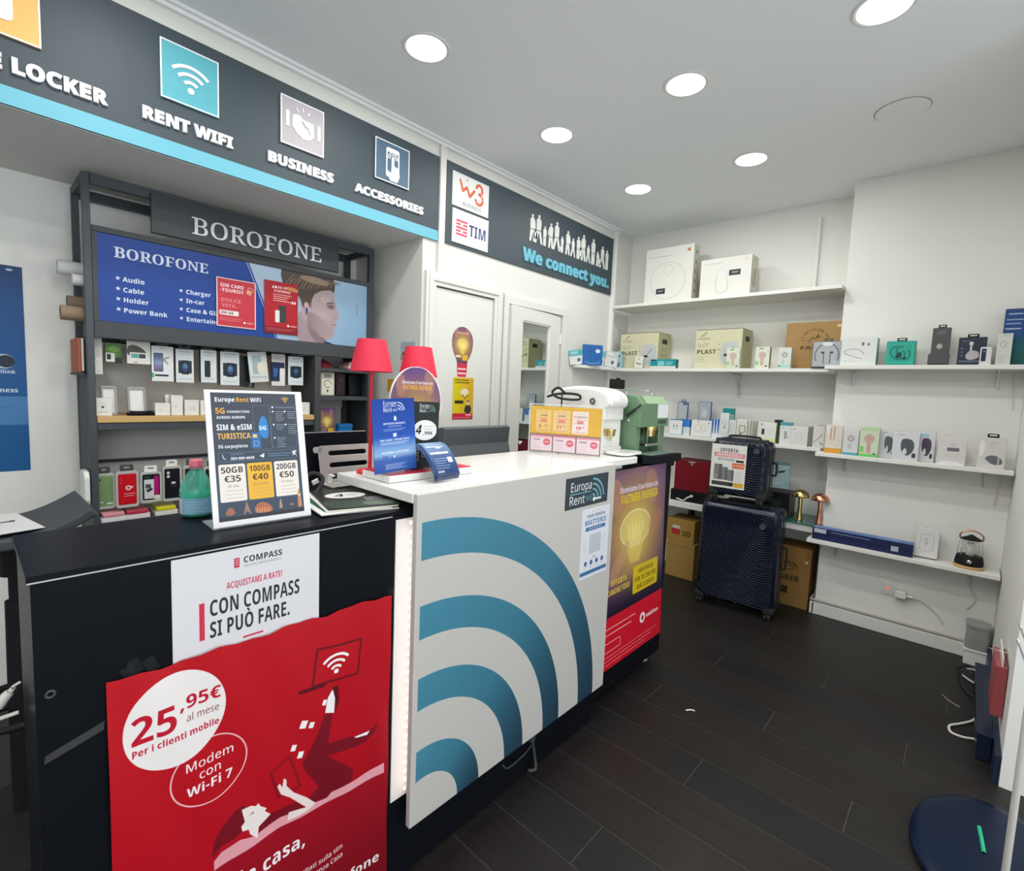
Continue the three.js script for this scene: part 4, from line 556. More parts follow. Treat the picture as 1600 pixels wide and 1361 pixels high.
  caseBox('sage green boxed phone case beside the left rack post', [0.4, 0.474, 0.873, 1.039], -2.95, '#7a9a68', flat('#86a670', (g, W, H) => { disc(g, '#2c3a2c', W * 0.22, H * 0.12, W * 0.07); fill(g, '#eef0ea', W * 0.62, H * 0.88, W * 0.36, H * 0.06); fill(g, '#e4e8de', W * 0.2, H * 0.84, W * 0.2, H * 0.04); }), { dark: true });
  caseBox('bright red boxed phone case with a white duck-shaped mark', [0.476, 0.562, 0.873, 1.046], -2.93, '#c01020', flat('#d41224', (g, W, H) => { disc(g, '#f6dcdc', W * 0.55, H * 0.45, W * 0.16, H * 0.08); disc(g, '#d41224', W * 0.55, H * 0.45, W * 0.07, H * 0.035); poly(g, '#f6dcdc', [[W * 0.68, H * 0.41], [W * 0.82, H * 0.4], [W * 0.78, H * 0.46], [W * 0.66, H * 0.47]]); lines(g, '#f0aeb2', W * 0.3, H * 0.63, W * 0.6, 2, H * 0.07, 5); lines(g, '#e86a72', W * 0.12, H * 0.12, W * 0.1, 4, H * 0.06, 4); }), { dark: true });
  caseBox('black boxed case with white card and magenta edge in the lower bay', [0.569, 0.655, 0.886, 1.035], -2.925, '#1b2024', flat('#1c2226', (g, W, H) => { fill(g, '#dfe3e2', W * 0.1, H * 0.2, W * 0.55, H * 0.74); fill(g, '#c2187a', W * 0.66, H * 0.08, W * 0.26, H * 0.72, 8); fill(g, '#eceae4', W * 0.66, H * 0.82, W * 0.34, H * 0.18); poly(g, '#3a3e42', [[W * 0.18, H * 0.6], [W * 0.5, H * 0.52], [W * 0.6, H * 0.6], [W * 0.3, H * 0.7]]); fill(g, '#50565a', W * 0.18, H * 0.38, W * 0.3, H * 0.16); fill(g, '#2e7a74', W * 0.14, H * 0.1, W * 0.3, H * 0.03); }));
  caseBox('plain black boxed phone case with two lens holes', [0.661, 0.741, 0.88, 1.056], -2.93, '#14161c', flat('#171a22', (g, W, H) => { disc(g, '#dcdcd8', W * 0.25, H * 0.14, W * 0.1, H * 0.05); disc(g, '#dcdcd8', W * 0.25, H * 0.26, W * 0.1, H * 0.05); fill(g, '#e8e8e4', W * 0.44, H * 0.44, W * 0.26, H * 0.07); lines(g, '#70757c', W * 0.4, H * 0.55, W * 0.4, 2, H * 0.05, 2); }));
  caseBox('gold rimmed black phone case behind the green bottle', [0.754, 0.833, 0.864, 1.049], -2.95, '#b08a4a', flat('#20262a', (g, W, H) => { outline(g, '#c29a55', 8, 0, 0, W, H, 8); }), { dark: true });
  caseBox('dark phone case at the right of the lower bay behind the price sign', [0.848, 0.933, 0.851, 1.037], -2.95, '#1a1c20', flat('#22262c'), { dark: true });
  const lay = [['pink', [0.452, 0.818, -2.95], '#d8929a'], ['crimson', [0.556, 0.82, -2.95], '#b8304a'], ['yellow', [0.672, 0.828, -2.95], '#cfc424']];
  for (const [nm, p, c] of lay) { const t = thing('phone_case', nm + ' phone case in an open box lying under the hanging cases', 'phone case', [Math.max(p[0], 0.4625), 0.8155, -2.972], 0, 'phone cases lying on the rack tray'); part('box', extrude(roundRect(0.095, 0.13, 0.008), 0.018, 0.001).rotateX(-PI / 2).translate(0, 0.0015, 0), mat(new THREE.Color(0.74, 0.70, 0.70), 0.3), t); part('case', extrude(roundRect(0.08, 0.115, 0.01), 0.01, 0.003).rotateX(-PI / 2 + 0.06).translate(0, 0.029, 0), mat(c, 0.35), t); }
  { const p = [0.358, 0.38, 0.907, 1.058]; const t = thing('white_pouch', 'white rounded pouch hung on the outside of the left rack post', 'pouch', [0.366, p[2], -2.95]); part('pouch', extrude(roundRect(0.12, p[3] - p[2], 0.03, 0, (p[3] - p[2]) / 2), 0.012, 0.004).rotateY(PI / 2).translate(-0.004, 0, 0), M.white, t); }

  // cubby contents
  { const t = thing('folded_clothes', 'stack of folded pink and cream clothes in the top cubby', 'clothing', [1.72, 1.5925, -2.99]); [['#caa0a0', 0.014], ['#e3d5cf', 0.012], ['#c79a96', 0.014], ['#8d6064', 0.01]].forEach(([c, h], i) => part('garment', new RoundedBoxGeometry(0.12 - 0.006 * i, h, 0.13, 3, h * 0.45).translate(0.004 * (i % 2), 0.008 + 0.0128 * i, 0).rotateZ(i % 2 ? 0.02 : -0.015), mat(c, 0.9), t)); }
  { const t = thing('baseball_hat', 'dark red cap lying in the top cubby', 'cap', [1.535, 1.5925, -3.0]); const g = new THREE.SphereGeometry(0.058, 32, 16, 0, 2 * PI, 0, PI / 2); g.scale(1, 0.85, 1); part('crown', g, mat('#6b0f1c', 0.85), t, [0, 0.003, -0.01]); part('visor', cyl(0.05, 0.052, 0.004, 0, 0.002, 0.045).scale(1, 1, 0.9), mat('#5a0c18', 0.85), t); part('button', new THREE.SphereGeometry(0.006, 12, 8).translate(0, 0.053, -0.01), mat('#5a0c18', 0.85), t); }
  const cubBox = (name, label, rect, y, z, d, print, side, cat, group) => { const [x0, x1] = rect, y1 = Math.min(rect[3], y > 1.4 ? 1.569 : 1.396); const g = printBox(x1 - x0, y1 - y, d, print, side, { ppm: 1400, r: 0.004 }); return solo(name, label, cat, g, sheetMat(g, 0.3), [(x0 + x1) / 2, y, z - d / 2], 0, group); };
  cubBox('case_pack', 'white phone case pack with black ring mark in the middle cubby', [1.48, 1.572, 1.418, 1.59], 1.4245, -2.93, 0.02, (g, W, H) => { fill(g, '#c9c6ba', -2, -2, W + 4, H + 4); fill(g, '#ecead8', W * 0.1, H * 0.3, W * 0.8, H * 0.64, 6); fill(g, '#8e8c86', W * 0.25, H * 0.08, W * 0.5, H * 0.16, 6); ring(g, '#2c2c2a', 5, W * 0.5, H * 0.5, W * 0.24, W * 0.24, 0.9, 6.4); fill(g, '#2c2c2a', W * 0.44, H * 0.74, W * 0.1, H * 0.1); }, '#b4b2a8', 'phone case', 'packs in the middle cubby');
  cubBox('case_pack', 'black brown phone case pack in the middle cubby beside the ring marked pack', [1.591, 1.657, 1.419, 1.584], 1.4245, -2.95, 0.02, (g, W, H) => { fill(g, '#231a1c', -2, -2, W + 4, H + 4); fill(g, '#38282a', W * 0.15, H * 0.1, W * 0.7, H * 0.8, 6); disc(g, '#5a4442', W * 0.5, H * 0.3, W * 0.14); }, '#161214', 'phone case', 'packs in the middle cubby');
  { const m = cubBox('case_pack', 'black phone case leaning at the right of the middle cubby', [1.704, 1.792, 1.421, 1.57], 1.4245, -2.97, 0.018, (g, W, H) => { fill(g, '#14181c', -2, -2, W + 4, H + 4); disc(g, '#262c32', W * 0.3, H * 0.12, W * 0.1); disc(g, '#262c32', W * 0.6, H * 0.12, W * 0.1); }, '#0f1214', 'phone case', 'packs in the middle cubby'); m.rotation.x = -0.1; m.position.z -= 0.012; m.position.y += 0.0025; m.scale.y = 0.98; }
  cubBox('bulb_card', 'purple glowing bulb card standing on the red box in the lowest cubby', [1.479, 1.584, 1.211, 1.346], 1.183, -2.945, 0.006, (g, W, H) => { bulbPrint(g, W, H, { cy: 0.5 }); fill(g, '#e0b030', W * 0.55, H * 0.76, W * 0.38, H * 0.16, 3); lines(g, '#e9d6d0', W * 0.15, H * 0.8, W * 0.32, 2, H * 0.06, 3); }, '#3a2a44', 'card');
  { const [x0, x1] = [1.457, 1.587, 1.165, 1.205]; const g = printBox(x1 - x0, 0.0325, 0.08, (q, W, H) => { fill(q, '#cf2034', -2, -2, W + 4, H + 4); lines(q, '#f4c8cc', W * 0.1, H * 0.35, W * 0.35, 2, H * 0.25, 3); fill(q, '#f0d8da', W * 0.72, H * 0.4, W * 0.2, H * 0.2); }, '#c01a2c', { ppm: 1400 }); solo('red_box', 'flat red box under the purple bulb card in the lowest cubby', 'box', g, sheetMat(g, 0.4), [Math.max((x0 + x1) / 2, 1.47 + (x1 - x0) / 2), 1.1508, -2.965]); }
  { const [x0, x1] = [1.616, 1.719, 1.173, 1.297]; const t = thing('blue_bag', 'small bright blue pouch standing on a white pad in the lowest cubby', 'pouch', [(x0 + x1) / 2, 1.1505, -2.98]); const w = x1 - x0; part('pad', bx(w * 1.15, 0.01, 0.08, 0.01, 0.005, 0, 0.002), M.white, t); part('pouch', new RoundedBoxGeometry(w, 0.085, 0.05, 4, 0.016).translate(0, 0.053, 0), mat('#1272b8', 0.35), t); part('strap', span(-0.012, 0.014, 0.095, 0.2, -0.022, -0.016), M.blackMatte, t); part('flap', new RoundedBoxGeometry(w * 0.96, 0.03, 0.052, 3, 0.01).translate(0, 0.078, 0.0015), mat('#0f66a8', 0.35), t); }

  // rolls poking out behind the left post
  const roll = (label, x0, x1, y, z, rad, m, core) => { const t = thing('paper_roll', label, 'roll', [x0, y, z], 0, 'paper rolls stored behind the rack'); part('tube', new THREE.LatheGeometry([[rad * 0.8, 0], [rad, 0], [rad, x1 - x0], [rad * 0.8, x1 - x0], [rad * 0.8, 0]].map((p) => new THREE.Vector2(...p)), 28).rotateZ(-PI / 2), m, t); part('core', cyl(rad * 0.78, rad * 0.78, x1 - x0 - 0.02, 0, 0, 0, 24).rotateZ(PI / 2).translate((x1 - x0) / 2, 0, 0), core, t); };
  const r1 = [0.319, 1.98, -3.06], r2 = [0.354, 1.929, -3.02], r3 = [0.351, 1.827, -3.02], r4 = [0.311, 1.765, -3.02], kraft = mat(new THREE.Color(0.30, 0.22, 0.15), 0.85);
  const paper = mat(new THREE.Color(0.74, 0.74, 0.75), 0.7);
  roll('long white paper roll, topmost, poking out left of the rack', r1[0], r1[0] + 0.5, r1[1], -3.13, 0.033, paper, M.darkGrey);
  roll('short white paper roll just below the long white one', r2[0], r2[0] + 0.5, r2[1] - 0.014, -3.0, 0.025, paper, M.darkGrey);
  roll('upper brown cardboard roll poking out left of the rack', r3[0], r3[0] + 0.5, r3[1], -3.15, 0.032, kraft, M.darkGrey);
  roll('lower brown cardboard roll, longest of the brown ones', r4[0], r4[0] + 0.5, r4[1], -3.0, 0.032, kraft, M.darkGrey);
  for (const [y, rad, z0, z1] of [[r1[1], 0.033, -3.1895, -3.1], [r2[1] - 0.014, 0.025, -3.025, -2.931], [r3[1], 0.032, -3.1895, -3.11], [r4[1], 0.032, -3.03, -2.931]]) part('roll_bracket', span(0.4, 0.41, y - rad - 0.0125, y - rad - 0.0008, z0, z1), M.steelGrey, r);
  { const p = [0.379, 0.397, 1.504, 1.657]; solo('orange_folder', 'thin orange and white folder standing against the left side of the rack', 'folder', merge([span(0.362, 0.372, p[2], p[3], -3.19, -2.97, 0.002)]), mat('#b05a3c', 0.6)); solo('white_folder', 'thin white board wedged between the orange folder and the rack', 'folder', merge([span(0.3735, 0.3825, p[2] + 0.005, p[3], -3.19, -2.965, 0.002)]), mat(new THREE.Color(0.65, 0.62, 0.55), 0.6)); part('ledge', span(0.36, 0.3835, p[2] - 0.012, p[2] - 0.001, -3.2, -2.96), M.darkGrey, r); }
}

// ---------- things on the counters ----------
const TOP = 1.2065, BTOP = 1.1492;
{
  // tilted price sign
  const t = thing('price_sign', 'tall tilted white framed price sign with 50GB 100GB and 200GB offers', 'sign', [0.497, BTOP, -1.262], -0.05); const W0 = 0.228, H0 = 0.328;
  const ps = printBox(W0, H0, 0.004, (g, W, H) => {
    fill(g, '#f2f1f4', -2, -2, W + 4, H + 4); const x0 = W * 0.055, y0 = H * 0.02, w = W * 0.87, h = H * 0.94; const X = (u) => x0 + w * u, Y = (v) => y0 + h * v;
    const q = g.createLinearGradient(0, Y(0), 0, Y(1)); q.addColorStop(0, '#474d58'); q.addColorStop(0.55, '#3a4656'); q.addColorStop(0.85, '#3e4f66'); q.addColorStop(1, '#2e3644'); fill(g, q, X(0), Y(0), w, h);
    txt(g, 'Europe', X(0.04), Y(0.055), h * 0.05, '#eef0f4', { bold: true, w: w * 0.225 }); txt(g, 'Rent', X(0.275), Y(0.055), h * 0.05, '#e8a83e', { bold: true, w: w * 0.15 }); txt(g, 'WiFi', X(0.44), Y(0.055), h * 0.05, '#eef0f4', { bold: true, w: w * 0.13 }); wifi(g, '#e8b04a', X(0.865), Y(0.07), w * 0.07);
    txt(g, '5G', X(0.04), Y(0.145), h * 0.062, '#f0b24a', { bold: true, w: w * 0.11 }); txt(g, 'CONNECTION', X(0.165), Y(0.152), h * 0.026, '#e6e8ee', { bold: true, w: w * 0.26 }); txt(g, 'ACROSS EUROPE', X(0.05), Y(0.197), h * 0.028, '#e6e8ee', { bold: true, w: w * 0.32 });
    txt(g, 'SIM & eSIM', X(0.04), Y(0.275), h * 0.062, '#f4f4f6', { bold: true, w: w * 0.4 }); txt(g, 'TURISTICA', X(0.045), Y(0.345), h * 0.062, '#f0b858', { bold: true, w: w * 0.37 }); txt(g, '5G carpuytores', X(0.045), Y(0.425), h * 0.036, '#e6e8ee', { bold: true, w: w * 0.33 });
    outline(g, '#6e7c90', 2, X(0.46), Y(0.1), w * 0.2, h * 0.36, 8); smooth(g, '#3a86cc', [[X(0.55), Y(0.18)], [X(0.62), Y(0.2)], [X(0.64), Y(0.36)], [X(0.56), Y(0.38)], [X(0.5), Y(0.3)]]); txt(g, '5G', X(0.565), Y(0.285), h * 0.045, '#eaf2fa', { bold: true, align: 'center' }); fill(g, '#2e6cae', X(0.42), Y(0.32), w * 0.11, h * 0.13, 6); fill(g, '#e6c67a', X(0.44), Y(0.335), w * 0.05, h * 0.028, 2); outline(g, '#d8e4f0', 2, X(0.45), Y(0.39), w * 0.05, h * 0.04, 2);
    outline(g, '#7c8aa0', 1.5, X(0.665), Y(0.1), w * 0.31, h * 0.35, 6); for (const [u, v, n] of [[0.7, 0.115, 1], [0.7, 0.15, 5], [0.85, 0.15, 4], [0.7, 0.26, 3], [0.85, 0.26, 5], [0.7, 0.37, 5]]) { disc(g, '#e4ecf4', X(u), Y(v), w * 0.012); lines(g, '#b4c2d4', X(u + 0.03), Y(v), w * (n === 1 ? 0.24 : 0.11), n, h * 0.018, 2.5); }
    outline(g, '#6f84a6', 2, X(0.04), Y(0.475), w * 0.92, h * 0.068, 8); strokeLine(g, '#e8ecf4', 4, [[X(0.085), Y(0.49)], [X(0.092), Y(0.515)], [X(0.115), Y(0.525)]]); txt(g, '393-989-4049', X(0.17), Y(0.522), h * 0.028, '#eef0f6', { bold: true, w: w * 0.27 }); lines(g, '#8fb0d8', X(0.17), Y(0.488), w * 0.15, 1, 4, 2.5); poly(g, '#dfe8f2', [[X(0.5), Y(0.512)], [X(0.56), Y(0.49)], [X(0.55), Y(0.53)]]); lines(g, '#84b0dc', X(0.6), Y(0.498), w * 0.3, 2, h * 0.018, 2.5); poly(g, '#eef2f6', [[X(0.9), Y(0.49)], [X(0.965), Y(0.48)], [X(0.94), Y(0.5)], [X(0.96), Y(0.53)], [X(0.93), Y(0.51)], [X(0.905), Y(0.53)], [X(0.915), Y(0.505)]]);
    [['50GB', '€35', '30 day', '#e9e2da', 0.03, '#3a3230'], ['100GB', '€40', '30 validity', '#eab336', 0.345, '#4a3416'], ['200GB', '€50', '30 diary', '#ece4dc', 0.665, '#3a3230']].forEach(([a, b, c, col, u, ink]) => { fill(g, col, X(u), Y(0.565), w * 0.295, h * 0.29, 10); txt(g, a, X(u + 0.1475), Y(0.61), h * 0.064, ink, { bold: true, align: 'center', w: w * 0.25 }); txt(g, b, X(u + 0.1475), Y(0.68), h * 0.066, ink, { bold: true, align: 'center', w: w * 0.19 }); txt(g, c, X(u + 0.1475), Y(0.735), h * 0.028, '#8a7a68', { align: 'center' }); for (let i = 0; i < 3; i++) { txt(g, '✓', X(u + 0.03), Y(0.77 + 0.028 * i), h * 0.02, ink); lines(g, '#9c8f80', X(u + 0.065), Y(0.77 + 0.028 * i), w * 0.19, 1, 3, 2); } });
    fill(g, '#39475c', X(0), Y(0.87), w, h * 0.13); smooth(g, '#a06a54', [[X(0.06), Y(0.96)], [X(0.1), Y(0.9)], [X(0.16), Y(0.9)], [X(0.19), Y(0.96)]]); poly(g, '#9a7c68', [[X(0.27), Y(0.97)], [X(0.3), Y(0.88)], [X(0.31), Y(0.86)], [X(0.32), Y(0.88)], [X(0.36), Y(0.97)], [X(0.31), Y(0.94)]]); smooth(g, '#b06a4e', [[X(0.38), Y(0.97)], [X(0.42), Y(0.89)], [X(0.52), Y(0.88)], [X(0.6), Y(0.92)], [X(0.62), Y(0.97)]]); for (let i = 0; i < 6; i++) fill(g, '#e0a070', X(0.42 + i * 0.028), Y(0.93), w * 0.012, h * 0.035); poly(g, '#b89878', [[X(0.69), Y(0.95)], [X(0.7), Y(0.89)], [X(0.71), Y(0.87)], [X(0.72), Y(0.89)], [X(0.73), Y(0.95)]]); smooth(g, '#a0684e', [[X(0.8), Y(0.94)], [X(0.84), Y(0.91)], [X(0.9), Y(0.94)]]); poly(g, '#c08a62', [[X(0.925), Y(0.96)], [X(0.93), Y(0.85)], [X(0.95), Y(0.79)], [X(0.97), Y(0.85)], [X(0.975), Y(0.96)]]); disc(g, '#f4ead0', X(0.95), Y(0.86), w * 0.012); fill(g, '#2b3038', X(0), Y(0.97), w, h * 0.03);
  }, '#f0eff2', { ppm: 2600, r: 0.001 });
  const card = part('card', ps, sheetMat(ps, 0.3), t, [0, 0.004, 0]); card.rotation.x = -0.215;
  part('acrylic_stand', [bx(W0, 0.0025, 0.095, 0, 0.0013, -0.05), bx(W0 * 0.98, H0 * 0.99, 0.0015, 0, H0 / 2, -0.006).rotateX(-0.215).translate(0, 0.004, 0)], mat(new THREE.Color(0.8, 0.82, 0.82), 0.15, 0, { transmission: 0.7 }), t);
  // water bottle
  const b = thing('water_bottle', 'green plastic water bottle with pink cap beside the price sign', 'bottle', [0.398, BTOP, -1.442]); const green = new THREE.MeshPhysicalMaterial({ color: new THREE.Color(0.22, 0.80, 0.64), roughness: 0.1, transmission: 0.75, thickness: 0, ior: 1.4, side: THREE.DoubleSide });
  const wob = lathe([[0.0, 0.002], [0.028, 0.0], [0.036, 0.006], [0.037, 0.012], [0.0355, 0.03], [0.037, 0.048], [0.0355, 0.052], [0.037, 0.056], [0.036, 0.062], [0.037, 0.068], [0.033, 0.085], [0.025, 0.1], [0.017, 0.113], [0.0125, 0.12], [0.0125, 0.126]], 48); { const p = wob.attributes.position; for (let i = 0; i < p.count; i++) { const y = p.getY(i), a = Math.atan2(p.getZ(i), p.getX(i)), k = y > 0.07 && y < 0.115 ? 1 + 0.035 * Math.sin(a * 9 + y * 120) : 1; p.setX(i, p.getX(i) * k); p.setZ(i, p.getZ(i) * k); } wob.computeVertexNormals(); }
  part('body', wob, green, b); part('water', lathe([[0, 0.004], [0.034, 0.006], [0.034, 0.06], [0, 0.06]], 32), mat(new THREE.Color(0.16, 0.55, 0.55), 0.3, 0, { transmission: 0.3 }), b);
  part('cap', [lathe([[0, 0.1455], [0.013, 0.145], [0.0155, 0.142], [0.0158, 0.128], [0.015, 0.1265], [0, 0.1265]], 32), new THREE.TorusGeometry(0.0145, 0.0014, 8, 32).rotateX(PI / 2).translate(0, 0.124, 0)], mat('#d9707e', 0.4), b, undefined, 'pink cap');
  { const a = atlasFor(260, 100), F = a.cell(240, 80, (g, W, H) => { fill(g, '#7fb6d2', -2, -2, W + 4, H + 4); fill(g, '#d4c6d6', W * 0.42, 0, W * 0.2, H); disc(g, '#3f6fae', W * 0.5, H * 0.3, W * 0.045, H * 0.12); lines(g, '#8f8aa8', W * 0.44, H * 0.55, W * 0.14, 4, H * 0.1, 2); lines(g, '#d8e8f0', W * 0.66, H * 0.2, W * 0.25, 5, H * 0.15, 2); }); const g = new THREE.CylinderGeometry(0.0376, 0.0372, 0.04, 48, 1, true, 2.2, 5.6).translate(0, 0.03, 0), uv = g.attributes.uv; for (let i = 0; i < uv.count; i++) uv.setXY(i, F.u0 + (F.u1 - F.u0) * uv.getX(i), F.v0 + (F.v1 - F.v0) * uv.getY(i)); part('label_band', g, a.mat(0.4), b, undefined, 'pale blue and pink label'); b.rotation.y = -0.6; }
  // magazines
  const mags = [['white printed flyer at the bottom of the leaflet pile', 0.0, '#e8e8e2', 0.02, -0.03], ['white flyer with dark lettering sticking out left of the leaflet pile', 0.0042, '#ecece8', -0.012, 0.06], ['cream paged brochure in the middle of the leaflet pile', 0.0084, '#d9d2be', 0.016, -0.02], ['black catalogue with a white oval on top of the leaflet pile', 0.0126, '#20241f', 0.026, -0.05]];
  mags.forEach(([label, y, side, dx, turn], i) => { const dark = i === 3; const g = printBox(0.2, 0.26, 0.0038, (q, W, H) => { fill(q, dark ? '#1d2222' : '#eeeeea', -2, -2, W + 4, H + 4); if (dark) { smooth(q, '#35463c', [[0, H * 0.55], [W * 0.5, H * 0.7], [W, H * 0.8], [W, H * 1.02], [0, H * 1.02]]); smooth(q, '#6d7a6c', [[W * 0.45, H * 0.8], [W, H * 0.7], [W, H * 0.95], [W * 0.6, H * 0.98]]); disc(q, '#f2f2ee', W * 0.42, H * 0.38, W * 0.3, H * 0.16); txt(q, '4', W * 0.24, H * 0.38, H * 0.2, '#161a18', { bold: true, style: 'italic' }); lines(q, '#8a8f88', W * 0.42, H * 0.34, W * 0.2, 2, H * 0.05, 4); txt(q, 'EUROPE', W * 0.62, H * 0.58, H * 0.06, '#dfe2dc', { bold: true }); lines(q, '#c8ccc4', W * 0.62, H * 0.64, W * 0.26, 2, H * 0.05, 5); } else { fill(q, '#2e5a4a', W * 0.08, H * 0.2, W * 0.12, H * 0.7); txt(q, 'APPUNTI', W * 0.3, H * 0.9, H * 0.08, '#2e3430', { bold: true, w: W * 0.5 }); lines(q, '#5e645e', W * 0.28, H * 0.12, W * 0.6, 5, H * 0.06, 4); } }, side, { ppm: 1000, r: 0.0005 }).rotateX(-PI / 2).translate(0, 0, 0.13); solo('leaflet', label, 'leaflet', g, sheetMat(g, 0.35), [0.755 + dx, BTOP + y + 0.0019, -1.338], -0.22 + turn, 'leaflet pile on the black counter'); });
  // laptop leaning on a slotted stand
  const L = thing('laptop', 'closed black laptop with a pale top edge leaning on the slotted stand', 'laptop', [0.905, BTOP + 0.003, -1.672]); L.rotation.x = -0.2; part('lid', extrude(roundRect(0.29, 0.17, 0.008, -0.01, 0.088), 0.007, 0.001), M.black, L); part('base', extrude(roundRect(0.29, 0.17, 0.008, -0.01, 0.088), 0.007, 0.001).translate(0, 0, -0.0095), M.alu, L); part('trim_edge', bx(0.288, 0.0025, 0.012, -0.01, 0.1755, 0.001), M.alu, L, undefined, 'pale top edge');
  const S = thing('laptop_stand', 'silver laptop stand with three long rounded slots on the black counter', 'stand', [0.925, BTOP, -1.628]); const plate = roundRect(0.215, 0.135, 0.012, 0.01, 0.0675); for (const [y, w] of [[0.108, 0.15], [0.066, 0.15], [0.026, 0.15]]) plate.holes.push(slotPath(w, 0.019, 0.012, y)); const pl = part('plate', [extrude(plate, 0.004, 0.0008), extrude(roundRect(0.03, 0.02, 0.008, -0.1, 0.122), 0.004, 0.0008)], M.alu, S); pl.rotation.x = -0.22; part('base_plate', extrude(roundRect(0.215, 0.09, 0.01), 0.004, 0.0008).rotateX(-PI / 2).translate(0.01, 0.001, 0.035), M.alu, S); part('hinge', cyl(0.006, 0.006, 0.2, 0, 0, 0, 16).rotateZ(PI / 2).translate(0.01, 0.0085, -0.002), M.chrome, S); part('hook', [bx(0.012, 0.03, 0.01, -0.075, 0.0225, 0.02, 0.002), bx(0.012, 0.006, 0.03, -0.075, 0.036, 0.03, 0.002)], M.white, S, undefined, 'white clip');
  const st = thing('strap_bundle', 'black strap with a silver buckle lying beside the laptop stand', 'strap', [0.742, BTOP, -1.5]); part('strap', [tube([[-0.03, 0.008, 0.05], [0.0, 0.02, 0.02], [0.025, 0.05, 0.0], [0.0, 0.065, -0.02], [-0.03, 0.04, -0.02], [-0.02, 0.01, 0.0], [0.03, 0.008, 0.02]], 0.007, 40, 8).scale(1, 1, 1)], M.rubber, st); part('buckle', bx(0.022, 0.016, 0.006, 0.012, 0.042, 0.012, 0.002).rotateZ(0.4), M.alu, st); part('card', bx(0.05, 0.004, 0.03, -0.01, 0.004, 0.055, 0.001), M.white, st);

  // red lidded box and what stands on it
  const rb = thing('leaflet_box', 'flat white box with a red top under the standing leaflets', 'box', [0, TOP, 0]); part('box', span(0.862, 1.205, 0.0005, 0.022, -1.425, -1.272, 0.002), M.white, rb); part('red_top', span(0.866, 1.201, 0.0223, 0.0245, -1.422, -1.276, 0.001), mat('#c01832', 0.5), rb);
  const RT = TOP + 0.0248;
  const sh = new THREE.Shape(); sh.moveTo(-0.03, 0); sh.lineTo(0.03, 0); sh.bezierCurveTo(0.05, 0.02, 0.05, 0.06, 0.062, 0.09); sh.bezierCurveTo(0.075, 0.12, 0.108, 0.15, 0.108, 0.215); sh.bezierCurveTo(0.108, 0.29, 0.06, 0.337, 0, 0.337); sh.bezierCurveTo(-0.06, 0.337, -0.108, 0.29, -0.108, 0.215); sh.bezierCurveTo(-0.108, 0.15, -0.075, 0.12, -0.062, 0.09); sh.bezierCurveTo(-0.05, 0.06, -0.05, 0.02, -0.03, 0);
  const sg = printShape(sh, 0.222, 0.674, 0.004, (g, W, H) => { fill(g, '#f4f0f4', -2, -2, W + 4, H + 4); g.save(); g.translate(W * 0.018, H * 0.006); g.scale(0.965, 0.98); g.save(); g.beginPath(); g.ellipse(W / 2, H * 0.18, W * 0.488, H * 0.184, 0, 0, 2 * PI); g.rect(W * 0.2, H * 0.18, W * 0.6, H * 0.32); g.clip(); bulbPrint(g, W, H * 0.5, { cy: 0.5 }); g.restore(); txt(g, 'Illuminiamo il tuo futuro con', W * 0.22, H * 0.075, H * 0.02, '#f0e0e0', { bold: true, w: W * 0.6 }); txt(g, 'FASTWEB ENERGIA', W * 0.24, H * 0.1, H * 0.033, '#f0b84a', { bold: true, w: W * 0.56 }); fill(g, '#e0b030', W * 0.42, H * 0.36, W * 0.2, H * 0.07); fill(g, '#c41e3a', W * 0.2, H * 0.44, W * 0.6, H * 0.07); g.restore(); }, '#f2eef2', 1300);
  const bs = thing('bulb_standee', 'purple bulb shaped cardboard standee with white rim between the red lamps', 'standee', [1.044, RT, -1.395]); part('board', sg, sheetMat(sg, 0.4), bs); part('strut', bx(0.03, 0.12, 0.003, 0, 0.06, -0.006).rotateX(0.08), M.cardboard, bs);
  const logo = (g, x, y, s, c, c2) => { txt(g, 'Europe', x, y, s * 0.3, c, { w: s * 0.8 }); fill(g, c, x, y + s * 0.16, s * 0.8, s * 0.025); txt(g, 'Rent', x, y + s * 0.33, s * 0.3, c, { w: s * 0.52 }); txt(g, 'Wifi', x + s * 0.56, y + s * 0.36, s * 0.16, c2 || c); for (let i = 1; i <= 3; i++) ring(g, c2 || c, s * 0.05, x + s * 0.86, y + s * 0.4, s * 0.13 * i, s * 0.14 * i, -PI / 2, 0); };
  const bl = printBox(0.152, 0.224, 0.003, (g, W, H) => {
    const q = g.createLinearGradient(0, 0, 0, H); q.addColorStop(0, '#1a43a0'); q.addColorStop(0.5, '#2354b4'); q.addColorStop(0.68, '#7ea6d8'); q.addColorStop(0.76, '#8fb2dc'); q.addColorStop(0.83, '#3b62ac'); q.addColorStop(1, '#2a51a4'); g.fillStyle = q; g.fillRect(-2, -2, W + 4, H + 4);
    logo(g, W * 0.25, H * 0.06, W * 0.4, '#e4ecf8'); outline(g, '#dfe8f6', 3, W * 0.5, H * 0.24, W * 0.045, H * 0.045, 3); fill(g, '#e8eef8', W * 0.5, H * 0.25, W * 0.05, H * 0.05, 3);
    txt(g, 'DEPOSITO BAGAGLI', W * 0.5, H * 0.335, H * 0.036, '#e8eef8', { bold: true, align: 'center', w: W * 0.52 }); txt(g, 'LUGGAGE ROOM', W * 0.5, H * 0.375, H * 0.022, '#cddcf0', { align: 'center', w: W * 0.32 }); lines(g, '#b4c8e8', W * 0.24, H * 0.41, W * 0.52, 2, H * 0.02, 2);
